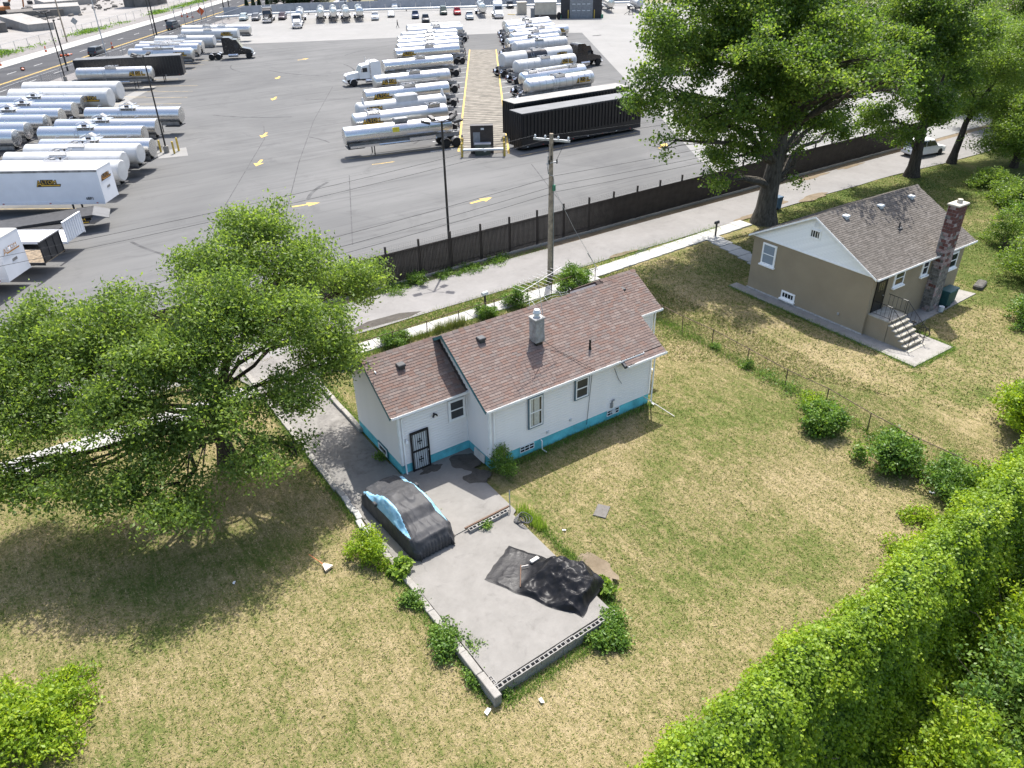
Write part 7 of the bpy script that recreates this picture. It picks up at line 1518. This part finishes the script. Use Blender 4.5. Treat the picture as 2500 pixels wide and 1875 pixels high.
# the big cottonwood
CB = [(37.7, 39.2, 12.2, 1.97, 1.70, 1.0), (39.5, 39.8, 15.4, 2.13, 1.87, 1.0), (40.7, 38.0, 10.6, 1.64, 1.36, 0.9), (42.4, 39.4, 9.8, 2.20, 1.60, 0.8), (43.2, 41.0, 14.0, 2.80, 2.20, 1.0), (45.4, 39.0, 15.8, 3.00, 2.40, 1.0), (45.8, 37.4, 12.0, 2.40, 1.80, 0.9), (49.3, 38.6, 12.6, 3.00, 2.20, 1.0), (50.4, 41.5, 15.6, 3.20, 2.40, 1.0), (53.8, 39.4, 15.4, 3.20, 2.40, 1.0), (55.4, 37.6, 12.4, 2.60, 2.00, 1.0), (58.3, 40.2, 10.2, 2.40, 1.80, 0.9), (60.4, 40.5, 13.0, 2.80, 2.20, 1.0), (47.8, 40.0, 18.4, 3.20, 2.40, 1.0), (53.0, 40.5, 19.4, 3.20, 2.40, 1.0), (58.5, 41.0, 17.0, 3.00, 2.40, 1.0), (46.4, 40.2, 6.9, 1.80, 1.50, 0.8), (47.4, 41.2, 9.0, 1.80, 1.40, 0.7), (62.0, 41.0, 6.2, 2.20, 1.20, 0.7), (57.4, 41.0, 6.4, 1.80, 1.20, 0.6), (54.8, 39.8, 3.4, 0.90, 1.10, 0.5), (41.9, 40.4, 18.4, 2.13, 1.70, 1.0), (46.8, 40.6, 4.6, 1.00, 1.00, 0.5), (38.8, 38.6, 8.6, 1.07, 0.85, 0.6), (64.5, 41.5, 10.0, 2.20, 1.60, 0.8), (42.4, 34.5, 15.2, 1.80, 1.36, 0.9), (46.0, 34.0, 14.2, 2.20, 1.60, 0.9), (49.6, 34.2, 15.6, 2.20, 1.60, 0.9), (47.2, 34.6, 12.0, 1.80, 1.30, 0.8), (53.6, 34.4, 12.5, 2.00, 1.50, 0.9), (43.0, 36.2, 11.2, 1.80, 1.30, 0.8), (46.4, 37.2, 9.4, 1.80, 1.50, 0.8), (45.6, 38.4, 7.0, 1.50, 1.50, 0.8), (48.6, 38.2, 7.6, 1.40, 1.40, 0.7), (44.4, 38.6, 5.2, 1.10, 1.20, 0.6), (50.4, 37.8, 9.6, 1.80, 1.40, 0.8), (56.0, 39.6, 8.6, 2.00, 1.40, 0.8), (59.8, 40.6, 7.4, 2.00, 1.20, 0.7), (53.9, 38.8, 5.0, 0.90, 1.30, 0.5), (47.0, 30.2, 13.0, 1.30, 0.90, 0.8), (50.0, 30.6, 14.0, 1.50, 1.00, 0.8), (49.2, 28.8, 12.6, 1.00, 0.70, 0.7), (51.6, 30.2, 12.6, 1.20, 0.90, 0.8), (45.2, 31.4, 13.2, 1.30, 0.90, 0.8)]
tree('huge cottonwood with a thick grey trunk beside the taupe house', (52.1, 39.6, 0), [(0, 0, -0.2), (0.05, 0.05, 1.2), (0.2, 0.1, 3.0), (0.5, 0.15, 4.8), (0.8, 0.3, 7.0), (0.7, 0.4, 10.0), (0.4, 0.4, 13.5)], CB, 'leaf_cotton', 165000, 0.205, 'bark', 0.92, per=90, spread=0.40, aspect=0.8)
TB = [(64.5, 40.0, 12.4, 2.6, 2.0, 1), (67.6, 39.0, 9.6, 2.6, 1.8, 1), (70.2, 40.4, 11.0, 2.8, 2.0, 1), (74.6, 40.2, 12.2, 3.0, 2.2, 1), (72.4, 38.6, 7.2, 2.4, 1.6, 1), (67.8, 41.0, 6.0, 2.2, 1.4, 0.9), (78.4, 40.6, 8.6, 2.2, 1.6, 0.9), (70.2, 40.6, 15.0, 3.0, 2.2, 1), (75.6, 41.4, 16.0, 3.0, 2.2, 1), (71.0, 39.6, 4.6, 1.6, 1.1, 0.8), (76.0, 40.0, 5.4, 1.8, 1.2, 0.8), (80.5, 41.2, 12.0, 2.6, 2.0, 1)]
tree('second cottonwood in front of the white suv', (73.8, 39.8, 0), [(0, 0, -0.2), (0, 0, 0.9), (-0.05, 0, 2.2), (0, 0.1, 4.2), (0.1, 0.2, 7.0), (-0.1, 0.2, 10.5)], TB, 'leaf_cotton', 85000, 0.215, 'bark_dark', 0.66, per=90, spread=0.42, aspect=0.8)
UB = [(82.6, 40.2, 5.6, 2.0, 1.4, 1), (85.0, 40.0, 9.0, 2.6, 1.8, 1), (88.4, 40.4, 10.6, 2.6, 1.8, 1), (82.0, 41.4, 8.0, 2.0, 1.5, 0.9), (92.0, 40.0, 11.2, 2.8, 1.9, 1), (91.0, 41.0, 7.2, 2.2, 1.4, 0.8), (96.0, 41.0, 10.0, 2.8, 1.8, 0.9)]
tree('leaning tree with bare limbs right of the white suv', (81.1, 40.0, 0), [(0, 0, -0.2), (0.15, 0, 1.0), (0.5, 0, 2.4), (0.9, 0.1, 3.8), (2.2, 0.1, 5.2), (4.6, 0.2, 7.4)], UB, 'leaf_locust', 60000, 0.19, 'bark_dark', 0.42, per=45, spread=0.40)
GR = 'trees in the wood at the right edge'
def simple_tree(label, x, y, h, r, mat, n, size=0.2, low=0.35, seed=1, grp=GR, blobs=9):
    random.seed(seed); B_ = []
    for k in range(blobs):
        a = k*2.4; q = 0.25+0.5*random.random(); B_.append((x+math.cos(a)*r*q, y+math.sin(a)*r*q, h*(low+(1-low)*0.85*((k+0.5)/blobs)), r*random.uniform(0.42, 0.6), h*0.16*random.uniform(0.8, 1.3), 1))
    tree(label, (x, y, 0), [(0, 0, -0.2), (0.05, 0, h*0.2), (0.1, 0.1, h*0.45), (0.1, 0.1, h*0.7)], B_, mat, n, size, 'bark_dark', 0.06*r+0.08, grp, per=40, spread=0.1*r, twigs=5)
simple_tree('pale feathery locust at the right edge beyond the taupe house', 84.5, 35.5, 8.5, 4.2, 'leaf_locust', 42000, 0.20, 0.15, 3)
simple_tree('bright green tree at the right edge near the alley end', 99, 45, 10, 5.0, 'leaf_locust', 30000, 0.24, 0.2, 4)
simple_tree('dark tree in the top right corner', 118, 66, 17, 6.5, 'leaf_evergreen', 30000, 0.30, 0.2, 5)
simple_tree('light tree in front of the dark corner tree', 108, 54, 12, 5.0, 'leaf_locust', 30000, 0.26, 0.2, 6)
simple_tree('tree between the alley and the railway bed', 130, 60, 15, 6.5, 'leaf_cotton', 26000, 0.3, 0.2, 8)
simple_tree('farthest tree above the railway bed', 140, 84, 15, 7.0, 'leaf_cotton', 24000, 0.34, 0.2, 9)
simple_tree('tree behind the cottonwood crowns on the concrete edge', 150, 110, 14, 7.5, 'leaf_cotton', 22000, 0.36, 0.2, 10)
for k, (x, y) in enumerate(((77.5, 222), (81.0, 221), (84.5, 219.5))): pass
BK = 'dark trees beyond the back wall'
for k, (x, y, h, r) in enumerate(((86.0, 246.5, 9.5, 4.0), (90.5, 244.5, 9.0, 3.8), (94.5, 243.5, 9.0, 3.6))): simple_tree(('left', 'middle', 'right')[k]+' of the round dark trees behind the grey wall', x, y, h, r, 'leaf_evergreen', 12000, 0.36, 0.15, 20+k, BK, 8)
for k, x in enumerate((74.0, 75.8, 77.4, 79.6)):
    c = []; n = 4500; z = RNG.random(n); a = RNG.random(n)*6.283; rr = (1-z)**0.8*0.95*np.sqrt(RNG.random(n)); C_ = np.stack([rr*np.cos(a), rr*np.sin(a), 0.3+z*4.4], 1)
    t = thing('arborvitae', ('first', 'second', 'third', 'fourth')[k]+' narrow dark arborvitae from the left behind the back wall', 'tree', (x, 243.2-k*0.4, 0), 0, 'arborvitae row'); MB().cyl((0, 0, 0), (0, 0, 3), 0.1, 0.04, 6).obj('trunk', 'bark_dark', t); link('crown', leaf_mesh('crown', C_, RNG.uniform(0.2, 0.4, n), 'leaf_evergreen', 0.3), t)
random.seed(21)
# shrubs: stems and a loose leafy mass
def bush(label, x, y, r, h, mat='leaf_shrub', n=3000, size=0.11, grp='shrubs and weeds around the pale house', zb=None, name='shrub', up=0.5, aspect=0.5, low=0.12):
    z0 = lawnz(x, y) if zb is None else zb; t = thing(name, label, 'shrub', (x, y, z0), 0, grp); m = MB(); C_ = []; T_ = []
    k = max(7, int(10*r/0.5))
    for i in range(k):
        a = random.uniform(0, 6.283); q = random.uniform(0.05, 1.0)**0.8*r*random.choice((0.7, 0.9, 1.2)); hh = h*random.uniform(0.4, 1.1)*(1-0.38*min(1.2, q/r)**2); e = Vector((math.cos(a)*q, math.sin(a)*q, hh)); branch_mb(m, (e.x*0.15, e.y*0.15, -0.05), tuple(e), 0.018, 0.006, 0.03, 4, 0.1, 4)
        c, tn = clumps((e.x*0.9, e.y*0.9, e.z*0.68), (r*random.uniform(0.24, 0.42), r*random.uniform(0.24, 0.42), h*0.32), n//k, 30, 0.09+0.05*r); C_.append(c); T_.append(tn)
    m.obj('stems', 'twig', t); C_ = np.concatenate(C_); T_ = np.concatenate(T_); C_[:, 2] = np.maximum(C_[:, 2], 0.03)
    link('foliage', leaf_mesh('foliage', C_, RNG.uniform(0.7, 1.3, len(C_))*size, mat, up, aspect, tone=T_*0.8+0.1), t); return t
bush('bushy bright shrub left of the covered car', 8.05, 22.55, 0.80, 1.35, 'leaf_vine', 4200, 0.13, aspect=0.4)
bush('broad-leaved seedling beside the covered car', 8.6, 21.05, 0.50, 0.75, 'leaf_catalpa', 330, 0.26, aspect=0.8)
bush('low vine spilling over the left edge of the pad', 8.25, 17.1, 0.75, 0.55, 'leaf_shrub', 3200, 0.12); bush('vine tongue reaching onto the pad', 8.95, 16.35, 0.45, 0.38, 'leaf_shrub', 1500, 0.11); bush('creeper on the lower left edge of the pad', 8.4, 15.4, 0.4, 0.35, 'leaf_shrub', 900, 0.11)
bush('thin vine along the left kerb above the pad', 8.25, 19.3, 0.5, 0.5, 'leaf_shrub', 1200, 0.11)
bush('vine clump over the lower right end of the block wall', 13.2, 14.1, 0.7, 0.65, 'leaf_shrub', 3600, 0.12); bush('second vine clump at the right corner of block wall', 14.0, 14.6, 0.55, 0.55, 'leaf_shrub', 2200, 0.12)
bush('broad-leaved plant beside the tarp', 14.75, 15.9, 0.5, 0.5, 'leaf_catalpa', 420, 0.22, aspect=0.8)
bush('dark upright shrub at the front corner of the pale house', 15.4, 23.95, 0.62, 1.65, 'leaf_shrub', 3400, 0.13, aspect=0.25, up=0.1)
bush('small weed at the lower corner of the block wall', 9.2, 14.3, 0.3, 0.35, 'leaf_shrub', 600, 0.09); bush('weed among the middle blocks', 12.75, 21.25, 0.22, 0.35, 'leaf_shrub', 260, 0.1); bush('weed tuft in the slab joint', 11.35, 23.6, 0.18, 0.18, 'leaf_vine', 200, 0.1); bush('weed tuft in the upper slab joint', 11.35, 24.5, 0.16, 0.14, 'leaf_vine', 160, 0.09); bush('weed at the driveway wall', 11.2, 28.3, 0.25, 0.4, 'leaf_shrub', 500, 0.1)
def reeds(label, x, y, w, d, h, n, grp='shrubs and weeds around the pale house', mat='reed'):
    z0 = lawnz(x, y); t = thing('tall_grass', label, 'grass', (x, y, z0), 0, grp); X = RNG.uniform(-w, w, n); Y_ = RNG.uniform(-d, d, n); hh = h*RNG.uniform(0.5, 1.0, n); a = RNG.random(n)*6.283; lean = hh*0.3*RNG.random(n)
    V = np.empty((n, 3, 3)); V[:, 0] = np.stack([X-0.012*np.cos(a), Y_-0.012*np.sin(a), 0*X], 1); V[:, 1] = np.stack([X+0.012*np.cos(a), Y_+0.012*np.sin(a), 0*X], 1); V[:, 2] = np.stack([X+lean*np.sin(a), Y_+lean*np.cos(a), hh], 1)
    link('blades', tri_mesh('blades', V, mat), t); return t
def tri_mesh(name, V, mat, tone=None):
    n = len(V); me = bpy.data.meshes.new(name); me.vertices.add(n*3); me.vertices.foreach_set('co', V.reshape(-1).astype(np.float32)); me.loops.add(n*3); me.loops.foreach_set('vertex_index', np.arange(n*3, dtype=np.int32)); me.polygons.add(n)
    me.polygons.foreach_set('loop_start', np.arange(0, n*3, 3, dtype=np.int32)); me.polygons.foreach_set('loop_total', np.full(n, 3, dtype=np.int32)); at = me.attributes.new('rnd', 'FLOAT', 'FACE'); at.data.foreach_set('value', (RNG.random(n) if tone is None else tone).astype(np.float32)); me.materials.append(MATS[mat]); me.update(calc_edges=True); return me
reeds('tall yellow-green weeds along the right patio edge', 14.6, 20.6, 0.28, 0.9, 0.6, 500, mat='leaf_catalpa'); reeds('tall grass behind the front gate', 21.0, 38.3, 1.1, 0.25, 0.8, 700); reeds('tall grass left of the front fence', 18.8, 38.3, 1.6, 0.25, 0.55, 700)
FS = 'shrubs along the front fence'
bush('shrub in front of the left end of the ridge', 17.0, 38.5, 0.95, 0.95, 'leaf_shrub', 3600, 0.13, FS); bush('shrub beside the mailbox', 23.6, 38.4, 0.75, 0.95, 'leaf_shrub', 2600, 0.13, FS); bush('tall shrub right of the mailbox', 26.2, 38.6, 0.75, 1.5, 'leaf_shrub', 3000, 0.13, FS); bush('bushy shrub at the foot of the utility pole', 31.3, 38.8, 1.2, 1.7, 'leaf_shrub', 6000, 0.14, FS); bush('leafy sapling by the driveway mouth', 13.6, 37.9, 1.0, 1.4, 'leaf_elm', 2600, 0.13, FS)
FB = 'bushes along the rusty back fence'
bush('leafy bush third from the vine hedge on the rusty fence', 30.6, 17.7, 1.15, 1.35, 'leaf_shrub', 6000, 0.15, FB, aspect=0.6); bush('large leafy bush in the middle of the rusty fence', 30.9, 14.2, 1.45, 1.8, 'leaf_shrub', 9000, 0.16, FB, aspect=0.6); bush('wide bush on the rusty fence next to the hedge', 31.6, 11.6, 1.5, 1.5, 'leaf_shrub', 8000, 0.15, FB); bush('bush where the rusty fence meets the hedge', 32.6, 10.2, 1.4, 1.6, 'leaf_vine', 7000, 0.15, FB); bush('thin weeds beside the third fence bush', 31.7, 19.2, 0.8, 0.9, 'leaf_vine', 1800, 0.12, FB); bush('small weed at a rusty fence post', 32.2, 24.0, 0.45, 0.6, 'leaf_shrub', 600, 0.10, FB); bush('weed at the upper rusty fence', 32.4, 26.6, 0.35, 0.5, 'leaf_shrub', 500, 0.1, FB)
RB = 'bushes right of the taupe house'
bush('sprawling pale shrub below the feathery locust', 76.5, 33.6, 2.0, 1.6, 'leaf_locust', 9000, 0.18, RB); bush('green shrub at the right edge of the far lawn', 73.5, 29.5, 2.6, 2.0, 'leaf_locust', 10000, 0.2, RB); bush('shrub in tall grass beyond the stone block', 70.0, 26.5, 2.2, 1.8, 'leaf_shrub', 8000, 0.2, RB); bush('loose bush at the right edge level with the steps', 57.6, 20.4, 2.4, 3.2, 'leaf_locust', 9000, 0.18, RB); bush('airy sapling right of the taupe house', 62.5, 25.0, 1.8, 3.0, 'leaf_locust', 5000, 0.16, RB); bush('bush at the right edge below the apron', 50.6, 17.2, 1.6, 2.2, 'leaf_shrub', 6000, 0.17, RB); bush('tall bush at the right end of the hedge', 38.6, 12.0, 1.8, 2.8, 'leaf_vine', 9000, 0.17, RB)
bush('weeds below the screen fence left part', 22.6, 46.0, 0.9, 0.8, 'leaf_shrub', 2000, 0.14, 'weeds along the screen fence')
for k, x in enumerate((20.8, 25.0, 27.2, 29.6)): bush(('first', 'second', 'third', 'fourth')[k]+' low weed patch at the fence foot from the left', x, 45.75, 1.1, 0.28, 'leaf_shrub', 1400, 0.12, 'weeds along the screen fence', 0.02)
bush('bright leafy bush cut by the lower left picture corner', -4.6, 21.6, 1.7, 1.5, 'leaf_vine', 11000, 0.15, 'bushes at the picture corner', aspect=0.5); bush('low weeds beside the corner bush', -3.4, 22.9, 1.1, 0.45, 'leaf_vine', 2600, 0.12, 'bushes at the picture corner')
# weeds running along the rusty back fence
def fence_weeds():
    n = 9000; Y_ = RNG.uniform(10, 23.5, n); d = np.array([mnoise.noise(Vector((y*0.8, 7.7, 0))) for y in Y_]); keep = d+RNG.normal(0, 0.25, n)+(15-Y_)*0.05 > 0.0; Y_ = Y_[keep]; d = d[keep]
    X = 32.0+RNG.normal(0, 0.38, len(Y_)); Z = np.array([lawnz(x, y) for x, y in zip(X, Y_)])+RNG.random(len(Y_))**1.5*(0.25+0.8*np.clip(d+0.2, 0, 1))
    o = link('fence_weeds', leaf_mesh('fence_weeds', np.stack([X, Y_, Z], 1), RNG.uniform(0.06, 0.15, len(Y_)), 'leaf_shrub', 0.5)); o['kind'] = 'stuff'; o['label'] = 'ragged weeds growing along the rusty back fence'
fence_weeds()
# street verge greenery
def verge_weeds():
    n = 26000; q = RNG.uniform(95, 330, n); off = 103.4+RNG.normal(0, 1.1, n); d = np.array([mnoise.noise(Vector((a*0.09, 3.3, 0))) for a in q]); keep = d+RNG.normal(0, 0.15, n) > 0.02
    q, off, d = q[keep], off[keep], d[keep]; X = RD.x*q+RN.x*off; Y_ = RD.y*q+RN.y*off; C_ = np.stack([X, Y_, RNG.random(len(q))*(0.3+2.2*np.clip(d, 0, 1))], 1)
    o = link('verge_weeds', leaf_mesh('verge_weeds', C_, RNG.uniform(0.25, 0.55, len(q)), 'leaf_shrub', 0.5)); o['kind'] = 'stuff'; o['label'] = 'straggling green weeds along the demolition lot fence'
verge_weeds()
# ------------------------------------------------------------------ vine hedge in the lower right
def hedge():
    t = thing('vine_hedge', 'sunlit vine-covered bank in the lower right corner', 'hedge', (0, 0, 0))
    PRF = [(1.0, -0.55), (0.75, 0.9), (0.35, 1.6), (-0.15, 1.95), (-0.75, 1.7), (-1.1, 0.8), (-1.25, -0.4), (-1.5, -1.7), (-2.2, -2.9), (-4.0, -3.4), (-7.0, -3.4), (-12.0, -3.2)]
    SEG = [math.dist(a, b) for a, b in zip(PRF, PRF[1:])]; TOT = sum(SEG)
    def prof(u):
        d = u*TOT
        for (a, b), L in zip(zip(PRF, PRF[1:]), SEG):
            if d <= L: k = d/L; return a[0]+(b[0]-a[0])*k, a[1]+(b[1]-a[1])*k
            d -= L
        return PRF[-1]
    def pt(x, u, ex=0.0):
        c = 8.3+0.045*(x-11)+0.45*mnoise.noise(Vector((x*0.33, 4.4, 0)))+0.5*smooth(25, 33, x); y, z = prof(u); y2, z2 = prof(min(1, u+0.01)); y1, z1 = prof(max(0, u-0.01))
        ny, nz = (z2-z1), -(y2-y1); l = math.hypot(ny, nz)+1e-6; ny, nz = ny/l, nz/l
        hgt = 1+0.25*mnoise.noise(Vector((x*0.30, 1.1, 0)))+0.35*smooth(24, 33, x); z = z*hgt if z > 0 else z
        P = Vector((x, c+y, z)); k = mnoise.fractal(P*0.9, 0.8, 2.0, 5)*0.5+0.25*mnoise.noise(P*0.35)+ex
        return Vector((x, c+y+ny*k, z+nz*k)), (0, ny, nz)
    xs = np.arange(5, 44, 0.35); us = np.linspace(0, 1, 60); v = []
    for u in us:
        for x in xs: v.append(tuple(pt(x, u, -0.3)[0]))
    nx = len(xs); f_ = [(j*nx+i, j*nx+i+1, (j+1)*nx+i+1, (j+1)*nx+i) for j in range(len(us)-1) for i in range(nx-1)]
    me = bpy.data.meshes.new('bramble'); me.from_pydata(v, [], f_); me.materials.append(MATS['leaf_shrub']); link('bramble', me, t)
    N_ = 200000; X = RNG.uniform(6, 42, N_); Uu = RNG.random(N_)*0.86; C_ = np.empty((N_, 3)); nr = np.empty((N_, 3)); tone = np.empty(N_)
    ex = RNG.normal(0.0, 0.13, N_)
    for i in range(N_):
        p, q = pt(X[i], Uu[i], ex[i]); C_[i] = p; nr[i] = q; tone[i] = 0.5+0.55*mnoise.noise(Vector((p.x*0.9, p.y*0.9, p.z*0.9)))
    C_ += RNG.normal(0, 0.06, (N_, 3)); me = leaf_mesh('vine_leaves', C_, RNG.uniform(0.06, 0.155, N_), 'leaf_vine', 0.5, 0.85, nr*0.7, tone=tone)
    o = link('vine_leaves', me, t); o['kind'] = 'stuff'
    for k in range(14):
        x = random.uniform(11, 34); p, q = pt(x, random.uniform(0.35, 0.8), 0.0); a = random.uniform(0, 6.28); br_ = MB(); branch_mb(br_, tuple(p), (p.x+math.cos(a)*1.3, p.y+math.sin(a)*0.8, p.z+random.uniform(0.2, 0.7)), 0.035, 0.008, 0.05, 5, 0.15, 5); br_.obj('dead_branch', 'twig', t)
hedge()
bush('vine runner creeping from the hedge onto the lawn', 26.3, 10.6, 0.9, 0.35, 'leaf_vine', 1200, 0.14, 'vine runners'); bush('second vine runner at the hedge corner', 28.6, 11.2, 0.9, 0.5, 'leaf_vine', 1500, 0.14, 'vine runners')
bush('lit brush mound at the bottom edge below the vine bank', 17.5, 3.2, 2.0, 3.0, 'leaf_shrub', 9000, 0.16, 'brush below the vine bank', -3.5, aspect=0.6)
bush('large lit brush mound below the vine bank', 21.0, 4.4, 2.2, 3.6, 'leaf_vine', 9000, 0.16, 'brush below the vine bank', -3.5, aspect=0.6)
bush('tall lit brush in the bottom right corner', 24.6, 4.4, 2.4, 4.4, 'leaf_shrub', 9000, 0.16, 'brush below the vine bank', -3.5, aspect=0.6)
bush('bright brush at the right edge below the bank', 27.6, 5.6, 2.3, 4.6, 'leaf_vine', 9000, 0.16, 'brush below the vine bank', -3.5, aspect=0.6)
bush('leafy brush rising at the right edge beside the bank', 30.6, 6.2, 2.0, 5.2, 'leaf_shrub', 9000, 0.16, 'brush below the vine bank', -3.5, aspect=0.6)
bush('low dark brush at the foot of the vine bank', 14.6, 4.2, 1.5, 2.0, 'leaf_shrub', 9000, 0.16, 'brush below the vine bank', -3.5, aspect=0.6)
bush('pale brush cut by the bottom picture edge', 23.2, 2.6, 2.0, 3.6, 'leaf_locust', 9000, 0.16, 'brush below the vine bank', -3.5, aspect=0.6)
# ------------------------------------------------------------------ grass blades
def grass():
    RX = [(11.3, 15.25, 26.3, 31.6), (15.0, 25.2, 24.4, 31.6), (25.0, 27.5, 27.0, 31.6), (8.35, 11.45, 14, 41), (8.35, 14.2, 14.15, 27), (13.9, 15.3, 21.3, 26.6), (39.7, 43.8, 18.4, 22.6), (39.8, 50.7, 22.3, 32.5), (43.7, 52, 21.5, 22.7), (-14, 8.4, 37.0, 38.9), (12, 33.6, 38.5, 39.8), (33.5, 51, 39.0, 41.2), (44.5, 46, 32.5, 41)]
    n = 420000; d = RNG.random(n); X = np.where(d < 0.72, RNG.uniform(-9, 36, n), RNG.uniform(33, 80, n)); Y_ = np.where(d < 0.72, RNG.uniform(9.2, 41.3, n), RNG.uniform(10, 41.0, n)); ok = np.ones(n, bool)
    for a, b, c, e in RX: ok &= ~((X > a) & (X < b) & (Y_ > c) & (Y_ < e))
    X, Y_ = X[ok], Y_[ok]; n = len(X); Z = np.array([lawnz(x, y) for x, y in zip(X, Y_)]); far = np.hypot(X, Y_) > 40
    L = RNG.uniform(0.06, 0.17, n)*np.where(far, 1.5, 1.0); w = RNG.uniform(0.008, 0.022, n)*np.where(far, 1.7, 1.0); a = RNG.random(n)*6.283; el = RNG.uniform(0.15, 1.1, n); dx, dy, dz = np.cos(a)*np.cos(el), np.sin(a)*np.cos(el), np.sin(el)
    V = np.empty((n, 3, 3)); V[:, 0] = np.stack([X-np.sin(a)*w, Y_+np.cos(a)*w, Z], 1); V[:, 1] = np.stack([X+np.sin(a)*w, Y_-np.cos(a)*w, Z], 1); V[:, 2] = np.stack([X+dx*L, Y_+dy*L, Z+dz*L*0.75], 1)
    o = link('grass_blades', tri_mesh('grass_blades', V, 'grass_blade')); o['kind'] = 'stuff'; o['label'] = 'short dry mown grass blades over both lawns'
grass()
# grass edging against paving and weeds in the verge
def verge():
    segs = [((8.3, 14.1), (8.3, 40.5), 0.12, 5200), ((8.6, 13.95), (14.4, 14.2), 0.15, 1800), ((14.6, 15), (14.6, 21), 0.15, 1800), ((39.7, 18.5), (39.8, 32.3), 0.1, 2200), ((39.7, 18.4), (43.8, 18.4), 0.1, 900), ((43.8, 18.5), (43.9, 21.4), 0.1, 700), ((12.5, 40.4), (48, 40.9), 0.35, 9000), ((-9, 39.6), (7, 40.6), 0.8, 6000), ((32.3, 31.5), (32.4, 12), 0.25, 5200), ((15.4, 24.3), (25.2, 24.3), 0.15, 2200), ((12, 38.3), (33, 38.4), 0.2, 4200), ((18, 45.8), (34, 45.8), 0.22, 4000), ((11.7, 31.8), (11.8, 36.5), 0.15, 900)]
    P = []
    for a, b, s_, n in segs:
        t = RNG.random(n); P.append(np.stack([a[0]+(b[0]-a[0])*t+RNG.normal(0, s_, n), a[1]+(b[1]-a[1])*t+RNG.normal(0, s_, n)], 1))
    P = np.concatenate(P); n = len(P); X, Y_ = P[:, 0], P[:, 1]; Z = np.array([lawnz(x, y) for x, y in P]); L = RNG.uniform(0.08, 0.28, n); a = RNG.random(n)*6.283; el = RNG.uniform(0.5, 1.4, n)
    V = np.empty((n, 3, 3)); w = 0.012; V[:, 0] = np.stack([X-np.sin(a)*w, Y_+np.cos(a)*w, Z], 1); V[:, 1] = np.stack([X+np.sin(a)*w, Y_-np.cos(a)*w, Z], 1); V[:, 2] = np.stack([X+np.cos(a)*np.cos(el)*L, Y_+np.sin(a)*np.cos(el)*L, Z+np.sin(el)*L], 1)
    o = link('edge_grass', tri_mesh('edge_grass', V, 'leaf_shrub')); o['kind'] = 'stuff'; o['label'] = 'unmown grass fringe along kerbs, fences and walls'
verge()
